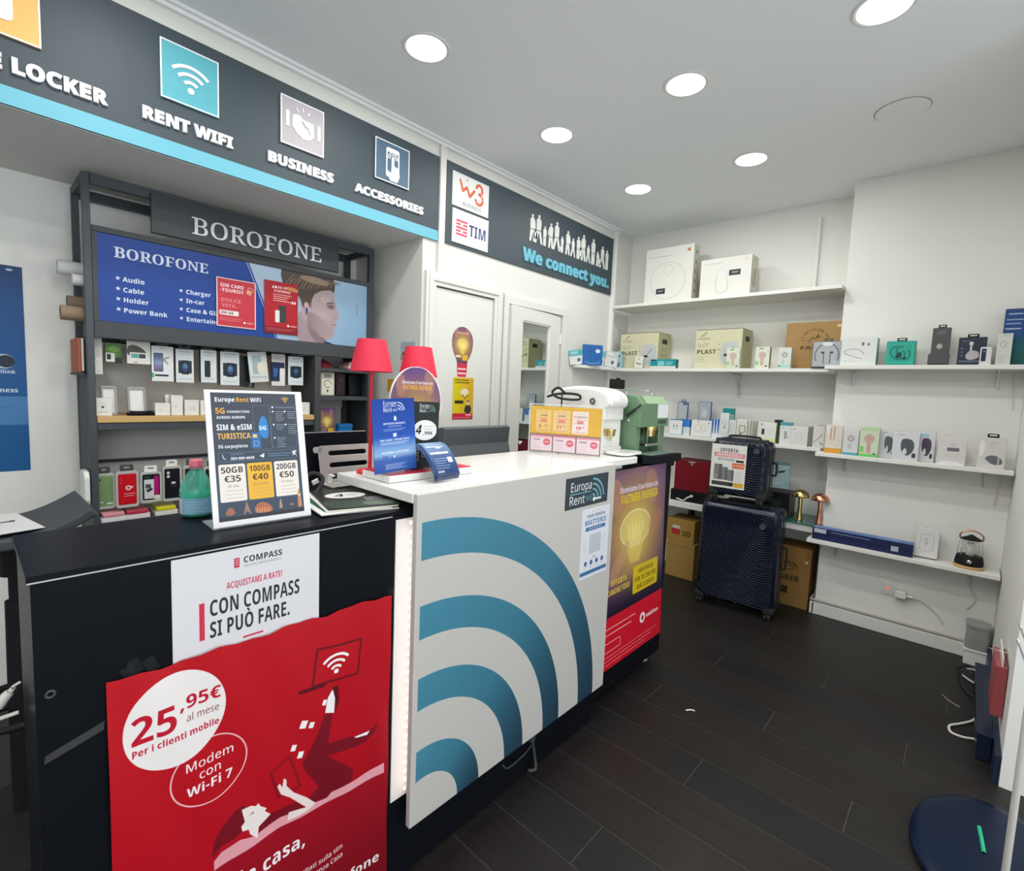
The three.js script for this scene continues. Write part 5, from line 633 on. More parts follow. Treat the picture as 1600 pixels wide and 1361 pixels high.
    fill(g, '#e8eef8', W * 0.46, H * 0.47, W * 0.08, H * 0.05, 2); txt(g, 'SIM CARDS - POCKET WI-FI', W * 0.5, H * 0.56, H * 0.034, '#e8eef8', { bold: true, align: 'center', w: W * 0.7 }); lines(g, '#cddcf0', W * 0.17, H * 0.59, W * 0.66, 2, H * 0.02, 3);
    txt(g, 'TELEFONIA E LUCE FISSA', W * 0.5, H * 0.73, H * 0.03, '#e8eef8', { bold: true, align: 'center', w: W * 0.66 }); txt(g, 'TIM', W * 0.2, H * 0.79, H * 0.04, '#2a3a72', { bold: true }); disc(g, '#f2f4fa', W * 0.47, H * 0.79, W * 0.02); lines(g, '#c86a6a', W * 0.52, H * 0.79, W * 0.2, 1, 3, 2); lines(g, '#d4e0f2', W * 0.25, H * 0.89, W * 0.5, 4, H * 0.02, 2);
  }, '#2a50a2', { ppm: 1800, sharp: true });
  { const t2 = thing('blue_leaflet', 'upright blue leaflet card with luggage and SIM services on the red topped box', 'leaflet', [0.898, RT + 0.0075, -1.29]); part('card', bl, sheetMat(bl, 0.3), t2); t2.rotation.set(-0.03, 0, 0.055); part('foot', bx(0.1, 0.003, 0.05, 0, -0.004, 0), M.clear, t2); }
  const kb = printBox(0.112, 0.222, 0.003, (g, W, H) => { fill(g, '#272c2e', -2, -2, W + 4, H + 4); logo(g, W * 0.27, H * 0.055, W * 0.46, '#e4e8e8', '#7fae9c'); const q = g.createRadialGradient(W * 0.5, H * 0.42, W * 0.2, W * 0.5, H * 0.42, W * 0.45); q.addColorStop(0, '#f2f3f1'); q.addColorStop(0.85, '#e8eae8'); q.addColorStop(1, 'rgba(200,204,202,.1)'); disc(g, q, W * 0.5, H * 0.42, W * 0.44, H * 0.15); txt(g, '4', W * 0.14, H * 0.41, H * 0.19, '#16191a', { bold: true, style: 'italic' }); txt(g, ',99€', W * 0.42, H * 0.465, H * 0.07, '#2a2e2e', { bold: true, w: W * 0.36 }); lines(g, '#9a9e9c', W * 0.44, H * 0.36, W * 0.36, 2, H * 0.04, 3); for (const [x, y, w, h] of [[0.42, 0.69, 0.16, 0.12], [0.2, 0.68, 0.08, 0.08], [0.7, 0.68, 0.08, 0.08], [0.1, 0.79, 0.18, 0.07], [0.66, 0.79, 0.2, 0.07]]) outline(g, '#e4e8e8', 3, W * x, H * y, W * w, H * h, 3); }, '#202426', { ppm: 1800, sharp: true });
  { const t2 = thing('price_leaflet', 'upright black price leaflet reading 4,99€ beside the blue leaflet', 'leaflet', [1.022, RT, -1.315]); part('card', kb, sheetMat(kb, 0.3), t2); t2.rotation.set(-0.02, 0, -0.03); part('foot', bx(0.09, 0.003, 0.04, 0, 0.0025, -0.012), M.clear, t2); }
  // curved brochures in a clear holder
  { const t2 = thing('brochure_holder', 'clear holder with blue brochures curling over its front at the counter edge', 'brochure holder', [1.03, TOP, -1.2]); t2.rotation.y = 0.06; const prof = (k) => [[0.0, 0.008 + k], [-0.02, 0.045 + k], [-0.045, 0.075 + k], [-0.07, 0.094 + k], [-0.098, 0.1 + k]];
    const a = atlasFor(200, 320), F = a.cell(180, 300, (g, W, H) => { const q = g.createLinearGradient(0, 0, 0, H); q.addColorStop(0, '#6f9cc8'); q.addColorStop(0.45, '#3c5f94'); q.addColorStop(1, '#2d4270'); g.fillStyle = q; g.fillRect(-2, -2, W + 4, H + 4); for (const y of [0.08, 0.2, 0.3]) fill(g, '#e2ecf6', W * 0.1, H * y, W * 0.7, H * 0.03); lines(g, '#b8cce4', W * 0.15, H * 0.12, W * 0.5, 2, H * 0.03, 3); txt(g, 'SIM', W * 0.45, H * 0.36, H * 0.07, '#e8eef6', { bold: true }); fill(g, '#eef2f4', W * 0.1, H * 0.5, W * 0.75, H * 0.05); lines(g, '#a8bcd8', W * 0.12, H * 0.66, W * 0.6, 5, H * 0.05, 3); fill(g, '#e4e8ee', W * 0.68, H * 0.64, W * 0.2, H * 0.12, 4); txt(g, 'NEWS', W * 0.12, H * 0.93, H * 0.06, '#d8e2f0', { bold: true }); });
    for (let k = 0; k < 5; k++) { const c = new THREE.CatmullRomCurve3(prof(k * 0.0035).map(([z, y]) => V(0, y, z))), N = 18, w = 0.102, pos = [], uv = [], idx = []; for (let i = 0; i <= N; i++) { const p = c.getPoint(i / N), s = i / N; for (const [x, u] of [[-w / 2, 0], [w / 2, 1]]) { pos.push(x + (k - 2) * 0.001, p.y, p.z); uv.push(F.u0 + (F.u1 - F.u0) * u, F.v0 + (F.v1 - F.v0) * s); } if (i) { const q = 2 * i; idx.push(q - 2, q - 1, q, q - 1, q + 1, q); } } const bot = pos.length / 3; for (let i = 0; i < bot; i++) { pos.push(pos[3 * i], pos[3 * i + 1] - 0.0022, pos[3 * i + 2] - 0.0012); uv.push((F.u0 + F.u1) / 2, F.v0 + 0.002); } const top = idx.length; for (let i = 0; i < top; i += 3) idx.push(bot + idx[i], bot + idx[i + 2], bot + idx[i + 1]); for (let i = 0; i < N; i++) for (const e of [0, 1]) { const p = 2 * i + e, q = p + 2; if (e) idx.push(p, bot + p, q, q, bot + p, bot + q); else idx.push(p, q, bot + p, q, bot + q, bot + p); } const g = new THREE.BufferGeometry(); g.setAttribute('position', new THREE.Float32BufferAttribute(pos, 3)); g.setAttribute('uv', new THREE.Float32BufferAttribute(uv, 2)); g.setIndex(idx); g.computeVertexNormals(); part('brochure', toCreasedNormals(g, 0.6), a.mat(0.28), t2); }
    part('clear_tray', [bx(0.11, 0.002, 0.06, 0, 0.0012, -0.02), bx(0.11, 0.026, 0.002, 0, 0.014, 0.012), bx(0.002, 0.045, 0.035, -0.054, 0.034, -0.02).rotateX(-0.3), bx(0.002, 0.045, 0.035, 0.054, 0.034, -0.02).rotateX(-0.3)], M.clear, t2); part('support', bx(0.1, 0.09, 0.002, 0, 0.047, -0.075), M.clear, t2); }
  // red lamps
  const shadeG = lathe([[0.0445, 0.105], [0.046, 0.105], [0.0685, 0.001], [0.067, 0.0], [0.0445, 0.104]], 48);
  for (const [x, y0, label] of [[0.921, 0.338, 'red table lamp with a conical shade, the one nearer the display rack'], [1.112, 0.331, 'red table lamp with a conical shade, behind the bulb standee']]) { const t2 = thing('table_lamp', label, 'lamp', [x, TOP, -1.475], 0, 'red table lamps'); part('base', lathe([[0, 0], [0.042, 0], [0.044, 0.004], [0.04, 0.01], [0.008, 0.014], [0, 0.014]], 40), M.red, t2); part('pole', cyl(0.0062, 0.0062, y0 + 0.06, 0, 0.012 + (y0 + 0.06) / 2, 0, 20), M.red, t2); part('shade', shadeG, mat(new THREE.Color(0.70, 0.02, 0.06), 0.55), t2, [0, y0, 0]); part('lamp_holder', [cyl(0.045, 0.045, 0.003, 0, y0 + 0.098, 0, 40)], mat(new THREE.Color(0.70, 0.02, 0.06), 0.55), t2); }
  // acrylic price stand
  { const p = [[1.87, 1.206, -1.58], [1.992, 1.206, -1.246]], dx = p[1][0] - p[0][0], dz = p[1][2] - p[0][2], len = Math.hypot(dx, dz); const t2 = thing('price_stand', 'clear acrylic stand with yellow and pink price cards beside the white coffee machine', 'sign', [(p[0][0] + p[1][0]) / 2, TOP, (p[0][2] + p[1][2]) / 2], Math.atan2(-dz, dx)); const h = 0.235;
    const g = printBox(len * 0.985, h * 0.94, 0.002, (q, W, H) => { fill(q, '#f0ead8', -2, -2, W + 4, H + 4); fill(q, '#e9b93c', 0, 0, W, H * 0.6); [[0.08, 0.22, '150GB', '9', '#f0cf86'], [0.33, 0.24, '250GB', '11', '#f0cf96'], [0.6, 0.22, 'ILLIMITATI', '19', '#f4e6e2']].forEach(([x, w, a, b, c]) => { fill(q, c, W * x, H * 0.08, W * w, H * 0.48, 6); txt(q, a, W * (x + w / 2), H * 0.2, H * 0.055, '#8a6a4a', { bold: true, align: 'center' }); lines(q, '#c89a78', W * (x + 0.04), H * 0.13, W * (w - 0.08), 1, 3, 2); fill(q, '#e89088', W * (x + w * 0.3), H * 0.28, W * w * 0.4, H * 0.06, 4); lines(q, '#d87a74', W * (x + 0.02), H * 0.26, W * (w - 0.04), 2, H * 0.08, 2.5); txt(q, b, W * (x + w * 0.2), H * 0.44, H * 0.11, '#d8485a', { bold: true }); txt(q, ',99€', W * (x + w * 0.52), H * 0.42, H * 0.05, '#d8707a'); lines(q, '#a07858', W * (x + 0.03), H * 0.52, W * (w - 0.06), 1, 3, 2.5); }); fill(q, '#8c7478', 0, H * 0.6, W, H * 0.4); for (let i = 0; i < 3; i++) { const x = W * (0.015 + i * 0.33), w = W * 0.31; fill(q, '#f2dfe6', x, H * 0.635, w, H * 0.34); fill(q, '#e89aa8', x, H * 0.635, w, H * 0.04); txt(q, ['110GB', '210GB', '150GB'][i], x + w * 0.08, H * 0.73, H * 0.06, '#6a5a66', { bold: true }); disc(q, '#e2697c', x + w * 0.76, H * 0.78, w * 0.17, H * 0.075); lines(q, '#fbe4e8', x + w * 0.66, H * 0.77, w * 0.2, 1, 3, 5); lines(q, '#d6a8b8', x + w * 0.08, H * 0.8, w * 0.45, 4, H * 0.04, 2); } }, '#f0e6d8', { ppm: 1500, sharp: true });
    part('price_card', g, sheetMat(g, 0.5), t2, [0, 0.007, 0]); part('acrylic_sheet', [bx(len, h, 0.002, 0, h / 2, 0.003), bx(len, 0.002, 0.07, 0, 0.001, -0.03)], M.clear, t2); part('sheet_edge', [bx(len + 0.004, 0.004, 0.006, 0, h + 0.001, 0.001), bx(0.004, h, 0.006, -len / 2 - 0.001, h / 2, 0.001), bx(0.004, h, 0.006, len / 2 + 0.001, h / 2, 0.001)], mat(new THREE.Color(0.85, 0.86, 0.84), 0.2, 0, { transmission: 0.4 }), t2); }
  // white coffee machine
  { const t2 = thing('coffee_machine', 'white capsule coffee machine with curved lid behind the price stand', 'coffee machine', [2.222, TOP + 0.0045, -1.33]); const s = new THREE.Shape(); s.moveTo(0, 0.002); s.lineTo(-0.36, 0.002); s.lineTo(-0.36, 0.27); s.bezierCurveTo(-0.33, 0.3, -0.22, 0.315, -0.1, 0.312); s.bezierCurveTo(-0.03, 0.31, 0.02, 0.29, 0.022, 0.25); s.bezierCurveTo(0.02, 0.235, 0.01, 0.23, 0, 0.225); s.lineTo(0, 0.17); s.lineTo(-0.012, 0.165); s.lineTo(-0.012, 0.02); s.lineTo(0, 0.02);
    part('body', extrude(s, 0.176, 0.006, 16).translate(0, 0, -0.088).rotateY(-PI / 2), M.white, t2); const lid = new THREE.Shape(); lid.moveTo(-0.3, 0.301); lid.bezierCurveTo(-0.2, 0.335, -0.05, 0.33, 0.01, 0.295); lid.bezierCurveTo(0.04, 0.275, 0.035, 0.25, 0.03, 0.24); lid.bezierCurveTo(0.0, 0.27, -0.1, 0.29, -0.3, 0.295); part('lid', extrude(lid, 0.14, 0.006, 16).translate(0, 0, -0.07).rotateY(-PI / 2), M.whiteGloss, t2); part('badge', new THREE.TorusGeometry(0.012, 0.004, 10, 24).rotateY(PI / 2).translate(-0.103, 0.255, -0.06), M.darkGrey, t2);
    part('price_tag', bx(0.12, 0.055, 0.001, -0.005, 0.198, 0.0072), mat(new THREE.Color(0.82, 0.80, 0.76), 0.5), t2); part('spout', [cyl(0.03, 0.026, 0.028, -0.045, 0.1, 0.012, 28), cyl(0.033, 0.033, 0.006, -0.045, 0.117, 0.012, 28), cyl(0.006, 0.005, 0.03, -0.03, 0.075, 0.012, 12)], M.brass, t2, undefined, 'brass brew spout'); part('handle', tube([[-0.0, 0.3, 0.03], [0.0, 0.28, 0.05], [0.0, 0.262, 0.062]], 0.004), M.chrome, t2); part('drip_base', extrude(roundRect(0.19, 0.125, 0.04), 0.008, 0.002).rotateX(-PI / 2).translate(0, 0.002, 0.072), M.whiteGloss, t2); }
  { const t2 = thing('power_cable', 'coiled black power cable with knotted loop standing behind the price stand', 'cable', [1.9, TOP, -1.42]); const c = [2.052, 1.481, -1.53]; t2.position.set(c[0], TOP, -1.53); t2.rotation.y = -1.05; const y = c[1] - TOP; part('cable', [tube([[0, 0.002, 0.05], [0.005, 0.05, 0.02], [0, 0.12, 0], [0.0, y, 0.0], [0, y + 0.015, 0]], 0.004, 40), tube([[-0.075, y - 0.002, 0], [-0.03, y + 0.012, 0.005], [0.03, y + 0.018, 0], [0.085, y + 0.012, 0], [0.09, y - 0.008, 0.004], [0.04, y - 0.012, 0.008], [-0.02, y - 0.004, 0.01], [-0.05, y + 0.02, 0], [-0.02, y + 0.045, 0], [0.015, y + 0.02, 0.006]], 0.0065, 64)], M.rubber, t2); }
  // green coffee machine
  { const t2 = thing('coffee_machine', 'sage green metal coffee machine with wire rail on top', 'coffee machine', [2.5, BTOP, -1.24]); const green = mat(new THREE.Color(0.13, 0.235, 0.135), 0.4), greenL = mat(new THREE.Color(0.30, 0.42, 0.26), 0.4);
    part('body', [span(-0.16, 0.165, 0.03, 0.355, -0.34, -0.08, 0.004), span(-0.16, -0.115, 0.03, 0.2, -0.08, -0.02, 0.003), span(0.1, 0.165, 0.03, 0.2, -0.08, -0.02, 0.003)], green, t2); const hd = shapeOf([[0, 0.195], [0.0, 0.31], [-0.035, 0.35], [-0.08, 0.353], [-0.08, 0.195]]); part('brew_head', extrude(hd, 0.318, 0.003).translate(0, 0, -0.159).rotateY(-PI / 2), green, t2); part('head_slope', bx(0.25, 0.002, 0.052, 0, 0, 0).rotateX(0.85).translate(0.02, 0.333, -0.0135), greenL, t2);
    part('price_tag', bx(0.13, 0.075, 0.001, 0.085, 0.275, 0.0045), mat(new THREE.Color(0.80, 0.82, 0.82), 0.5), t2); part('lettering', letters('FABER', 0.1, 0.02, 0.001), M.darkGrey, t2, [0.03, 0.207, 0.0035]); part('group_head', [cyl(0.04, 0.04, 0.02, 0, 0.184, -0.03, 32), cyl(0.034, 0.03, 0.035, 0, 0.157, -0.03, 32)], M.brass, t2, undefined, 'brass group head'); part('cup_frame', [bx(0.008, 0.1, 0.008, -0.065, 0.145, -0.008), bx(0.008, 0.1, 0.008, 0.065, 0.145, -0.008), bx(0.16, 0.014, 0.04, 0, 0.095, -0.02, 0.003)], M.chrome, t2); part('drip_tray', extrude(shapeOf([[-0.165, 0.043], [0.165, 0.043], [0.165, -0.085], [-0.1, -0.085], [-0.165, -0.03]]), 0.035, 0.003).rotateX(-PI / 2).translate(0, 0.01, 0), M.black, t2); part('tray_grid', [bx(0.31, 0.003, 0.1, 0.005, 0.0525, 0.018), ...Array.from({ length: 9 }, (_, i) => bx(0.02, 0.003, 0.085, -0.13 + i * 0.034, 0.0545, 0.018))], mat(new THREE.Color(0.22, 0.30, 0.25), 0.4, 0.4), t2); for (const x of [-0.13, 0.13]) for (const z of [-0.3, -0.06]) part('foot', cyl(0.016, 0.018, 0.028, x, 0.0145, z, 20), M.rubber, t2);
    part('wire_rail', [tube([[-0.14, 0.355, -0.1], [-0.14, 0.378, -0.1], [-0.13, 0.385, -0.1], [0.13, 0.385, -0.1], [0.14, 0.378, -0.1], [0.14, 0.355, -0.1]], 0.003, 60), tube([[-0.14, 0.355, -0.3], [-0.14, 0.378, -0.3], [-0.13, 0.385, -0.3], [0.13, 0.385, -0.3], [0.14, 0.378, -0.3], [0.14, 0.355, -0.3]], 0.003, 60), tube([[-0.138, 0.38, -0.1], [-0.138, 0.383, -0.2], [-0.138, 0.38, -0.3]], 0.003), tube([[0.138, 0.38, -0.1], [0.138, 0.383, -0.2], [0.138, 0.38, -0.3]], 0.003)], M.chrome, t2); part('lever', [cyl(0.007, 0.0085, 0.06).rotateX(0.9).translate(-0.171, 0.265, -0.05), cyl(0.0035, 0.0035, 0.05).rotateX(0.9).translate(-0.17, 0.292, -0.015)], M.rubber, t2); part('knob', [cyl(0.01, 0.01, 0.02, 0, 0, 0, 16).rotateZ(PI / 2).translate(-0.163, 0.31, -0.09), cyl(0.007, 0.007, 0.015, 0, 0, 0, 16).rotateZ(PI / 2).translate(-0.164, 0.225, -0.06)], M.chrome, t2); }
  { const p = [2.749, 1.566, -1.635]; const t2 = thing('phone_holder', 'black phone clamp on a thin post behind the white coffee machine', 'holder', [p[0], BTOP, -1.635]); const y = p[1] - BTOP; part('clamp', [extrude(roundRect(0.155, 0.062, 0.008, 0, y), 0.012, 0.002), bx(0.03, 0.012, 0.014, 0.01, y + 0.036, 0.006, 0.003)], M.blackMatte, t2); part('post', cyl(0.006, 0.006, y - 0.03, 0, (y - 0.03) / 2 + 0.002, 0, 16), M.blackMatte, t2); part('base', lathe([[0, 0], [0.02, 0], [0.02, 0.008], [0.006, 0.014], [0, 0.014]], 32), M.blackMatte, t2); }
  // chair behind the counter
  { const t2 = thing('office_chair', 'grey chair back showing above the white counter before the doors', 'chair', [1.93, 0, -2.02]); const bk = shapeOf([[0, 0.62], [0.03, 0.75], [0.022, 1.08], [0.03, 1.14], [0.012, 1.2], [0.02, 1.285], [0.005, 1.292], [-0.025, 1.285], [-0.03, 0.75], [-0.03, 0.62]]); part('backrest', extrude(bk, 0.49, 0.006).translate(0, 0, -0.245).rotateY(-PI / 2), mat(new THREE.Color(0.085, 0.095, 0.105), 0.75), t2); part('seat', new RoundedBoxGeometry(0.48, 0.08, 0.44, 4, 0.035).translate(0, 0.5, -0.21), mat(new THREE.Color(0.07, 0.08, 0.09), 0.8), t2); part('back_bar', bx(0.06, 0.2, 0.02, 0, 0.57, -0.025, 0.004), M.black, t2); part('column', cyl(0.028, 0.035, 0.42, 0, 0.27, -0.21), M.black, t2); for (let i = 0; i < 5; i++) { const a = i * 2 * PI / 5; const leg = part('leg', bx(0.28, 0.03, 0.04, 0.15, 0.08, 0, 0.008), M.black, t2, [0, 0, -0.21]); leg.rotation.y = a; part('caster', cyl(0.028, 0.028, 0.03, 0, 0, 0, 20).rotateX(PI / 2).translate(0.28, 0.0285, 0), M.rubber, leg); } }
  // bar stool left of the counter
  { const t2 = thing('bar_stool', 'dark grey bar stool with an upturned seat edge holding a white sheet', 'stool', [0.06, 0, -2.2]); const Y = 1.0, seat = new THREE.Shape(); seat.moveTo(-0.26, 0.035); seat.bezierCurveTo(-0.2, -0.005, -0.1, -0.02, 0.02, -0.018); seat.bezierCurveTo(0.1, -0.014, 0.16, 0.02, 0.215, 0.055); seat.lineTo(0.205, 0.068); seat.bezierCurveTo(0.15, 0.035, 0.1, 0.006, 0.02, 0.002); seat.bezierCurveTo(-0.1, 0.0, -0.2, 0.018, -0.25, 0.05);
    part('seat', extrude(seat, 0.34, 0.006, 20).translate(0, Y - 0.0, -0.17), mat(new THREE.Color(0.05, 0.055, 0.06), 0.7), t2); part('column', [cyl(0.034, 0.034, 0.12, 0.035, Y - 0.085, 0, 24), cyl(0.016, 0.016, 0.1, 0.035, Y - 0.19, 0, 20), cyl(0.026, 0.03, 0.42, 0.035, Y - 0.44, 0, 24), cyl(0.03, 0.03, 0.4, 0.035, 0.22, 0, 24)], M.blackMatte, t2); part('base', lathe([[0, 0], [0.24, 0], [0.24, 0.01], [0.06, 0.035], [0.03, 0.06], [0, 0.06]], 40).translate(0.035, 0, 0), M.blackMatte, t2); part('footrest', [new THREE.TorusGeometry(0.15, 0.011, 10, 40).rotateX(PI / 2).translate(0.035, 0.42, 0), cyl(0.009, 0.009, 0.3).rotateZ(PI / 2).translate(0.035, 0.42, 0)], M.blackMatte, t2);
    const sg2 = solo('paper_sheet', 'white sheet with small dark marks lying on the bar stool', 'paper', extrude(shapeOf([[-0.08, -0.145], [0.1, -0.145], [0.05, 0.14], [-0.08, 0.14]]), 0.0015).rotateX(-PI / 2), mat(new THREE.Color(0.6, 0.6, 0.6), 0.6), [0.06, Y + 0.0205, -2.2]); sg2.rotation.z = 0.05; part('smudge', [bx(0.03, 0.0006, 0.012, 0.02, 0.0021, -0.01), bx(0.012, 0.0006, 0.02, 0.036, 0.0021, -0.01)], M.darkGrey, sg2); }
  { const t2 = thing('hanging_cable', 'white cables with a plug hanging at the left end of the black counter', 'cable', [0, 0, 0]); part('cable', [tube([[0.05, 0.86, -1.38], [0.0, 0.78, -1.4], [-0.06, 0.64, -1.42], [-0.2, 0.45, -1.45]], 0.005), tube([[0.055, 0.82, -1.35], [0.0, 0.81, -1.36], [-0.1, 0.77, -1.38], [-0.25, 0.72, -1.4]], 0.004), tube([[0.048, 0.862, -1.38], [0.061, 0.868, -1.38]], 0.0028, 8)], M.cableWhite, t2); part('plug', [cyl(0.008, 0.011, 0.03, 0, 0, 0, 16).rotateZ(-0.7).translate(0.035, 0.842, -1.38)], M.cableWhite, t2); }
  // wall poster far left and photo print in the recess
  { const [, x1, y0, y1] = [0.125, 0.211, 1.036, 1.969]; const w = 0.6; const g = printBox(w, y1 - y0, 0.002, (q, W, H) => { const b = q.createLinearGradient(0, 0, 0, H); b.addColorStop(0, '#0d4076'); b.addColorStop(0.2, '#10569a'); b.addColorStop(1, '#1763a4'); q.fillStyle = b; q.fillRect(-2, -2, W + 4, H + 4); fill(q, '#4d8ac6', -2, H * 0.63, W + 4, H * 0.14); for (let i = 0; i < 4; i++) disc(q, '#bfe0e8', W * (0.72 + i * 0.07), H * 0.02, W * 0.02, H * 0.006); disc(q, '#cfe0f0', W * 0.88, H * 0.46, W * 0.06, H * 0.035); disc(q, '#1c2c44', W * 0.89, H * 0.46, W * 0.05, H * 0.03); txt(q, 'allink', W * 0.94, H * 0.51, H * 0.025, '#dfeaf6', { bold: true, align: 'right' }); txt(q, 'business', W * 0.95, H * 0.6, H * 0.03, '#e8f0fa', { bold: true, align: 'right' }); lines(q, '#2f6cae', W * 0.5, H * 0.68, W * 0.4, 3, H * 0.025, 2); }, '#c8d4e0', { ppm: 700, sharp: true }); solo('blue_poster', 'tall blue business poster on the white wall at the far left', 'poster', g, sheetMat(g, 0.4), [x1 - w / 2, y0, -3.2485]); }
  { const a = [1.893, 1.778, -2.7], b = [1.893, 1.667, -2.549]; const w = Math.abs(b[2] - a[2]), h = a[1] - b[1]; const g = printBox(w, h, 0.001, (q, W, H) => { fill(q, '#b4c6d2', -2, -2, W + 4, H + 4); fill(q, '#cfd6d6', -2, H * 0.45, W + 4, H * 0.2); fill(q, '#b4a890', -2, H * 0.8, W + 4, H * 0.22); smooth(q, '#4a4440', [[W * 0.05, H * 0.8], [W * 0.2, H * 0.5], [W * 0.6, H * 0.45], [W * 0.9, H * 0.6], [W * 0.95, H * 0.85]]); disc(q, '#8a5a50', W * 0.2, H * 0.62, W * 0.07); disc(q, '#dfe4ea', W * 0.7, H * 0.68, W * 0.09); }, '#dcdcd6', { ppm: 1500, sharp: true }); const m = solo('photo_print', 'small photograph pinned on the side wall of the recess', 'photo', g, sheetMat(g, 0.4), [1.894, b[1], (a[2] + b[2]) / 2], -PI / 2); }
  { const a = [1.893, 1.546, -2.834], b = [1.893, 1.464, -2.774]; solo('yellow_note', 'yellow note on the recess side wall behind the red lamp pole', 'note', bx(0.0012, a[1] - b[1], 0.09), mat('#c99a20', 0.6), [1.8942, (a[1] + b[1]) / 2, b[2] - 0.02]); }
}

// ---------- shelves on the right-hand walls ----------
const UP = 2.3025, MID = 1.742, LOW3 = 1.193, LEDGE = 0.652, RA = 1.757, RB = 1.172, RC = 0.574;
{
  const board = (name, label, geo) => solo(name, label, 'shelf', geo, M.white);
  board('wall_shelf', 'highest white niche shelf, carrying the robot vacuum box', span(4.0, 4.35, UP - 0.026, UP, -2.462, -0.703, 0.003));
  const ms = thing('wall_shelf', 'white niche shelf at eye level with the beige carton boxes and an angled left end', 'shelf', [0, 0, 0]);
  part('board', extrude(shapeOf([[3.47, 2.497], [3.47, 2.43], [4.0, 2.30], [4.0, 0.703], [4.347, 0.703], [4.347, 2.497]]), 0.021, 0.002).rotateX(-PI / 2).translate(0, MID - 0.023, 0), M.white, ms);
  const bracket = (p, y, z, depth, wallX) => part('bracket', [span(wallX - 0.02, wallX - 0.001, y - 0.2, y - 0.001, z - 0.004, z + 0.004, 0.002), span(wallX - depth, wallX - 0.001, y - 0.014, y - 0.001, z - 0.004, z + 0.004, 0.002), tube([[wallX - depth * 0.7, y - 0.015, z], [wallX - depth * 0.35, y - 0.05, z], [wallX - 0.02, y - 0.12, z]], 0.004, 12)], M.alu, p);
  bracket(ms, MID - 0.026, -1.42, 0.22, 4.35);
  const ts = thing('wall_shelf', 'white niche shelf with rows of blue and white cable packs behind the suitcase', 'shelf', [0, 0, 0]);
  part('board', span(4.0, 4.349, LOW3 - 0.026, LOW3, -2.497, -0.74, 0.003), M.white, ts); bracket(ts, LOW3 - 0.0265, -1.42, 0.22, 4.35);
  const ls = thing('wall_shelf', 'lowest white niche ledge with a teal glass top behind the suitcases', 'shelf', [0, 0, 0]);
  part('board', span(4.0, 4.349, 0.592, 0.642, -2.497, -0.703, 0.003), M.white, ls); part('glass_top', span(3.985, 4.345, 0.6425, LEDGE - 0.0005, -1.14, -0.72, 0.002), mat(new THREE.Color(0.02, 0.13, 0.13), 0.1), ls, undefined, 'dark teal glass sheet');
  part('support', [span(4.28, 4.349, 0, 0.591, -1.75, -1.72)], M.darkGrey, ls);
  for (const [y, label, z0] of [[RA, 'white shelf on the projecting wall carrying the turquoise box and navy packs', -0.742], [RB, 'white shelf on the projecting wall carrying the computer mouse boxes', -0.75], [RC, 'white shelf on the projecting wall carrying the long blue box and lantern', -0.752]]) {
    const t = thing('wall_shelf', label, 'shelf', [0, 0, 0]); part('board', span(3.895, 4.0885, y - 0.026, y, z0, 0.212, 0.003), M.white, t);
    part('bracket', [span(4.07, 4.0885, y - 0.13, y - 0.0265, -0.6, -0.592, 0.002), span(3.98, 4.0885, y - 0.038, y - 0.0265, -0.6, -0.592, 0.002)], M.alu, t); part('bracket', [span(4.07, 4.0885, y - 0.13, y - 0.0265, 0.1, 0.108, 0.002), span(3.98, 4.0885, y - 0.038, y - 0.0265, 0.1, 0.108, 0.002)], M.alu, t);
  }
}
// A pack standing on a shelf of the right-hand walls; its front faces the shop.
function onShelf(name, label, cat, rect, Y, X, d, print, side, o = {}) {
  const [za, zb, , yt] = rect, w = zb - za, h = yt - Y;
  const t = thing(name, label, cat, [X + d / 2, Y, (za + zb) / 2], -PI / 2 + (o.turn || 0), o.group);
  const g = printBox(w, h, d, print, side, { ppm: o.ppm || 900, r: o.r ?? 0.002, top: o.top, right: o.right, left: o.left });
  const m = part(o.part || 'carton', g, sheetMat(g, o.rough ?? 0.4), t);
  if (o.lean) { m.rotation.x = -o.lean; m.position.y = d / 2 * Math.sin(o.lean) + 0.0004; }
  if (o.tab) { const s = roundRect(Math.min(w * 0.45, 0.05), 0.022, 0.006, 0, 0); s.holes.push(slotPath(Math.min(w * 0.3, 0.034), 0.008, 0, 0.002)); part('hang_tab', extrude(s, 0.002).translate(0, 0, -0.001), o.tabMat || M.blackMatte, m, [0, h + 0.0105, 0]); }
  o.extra?.(m, w, h, d);
  return t;
}
const bg = (c) => (g, W, H) => fill(g, c, -2, -2, W + 4, H + 4);
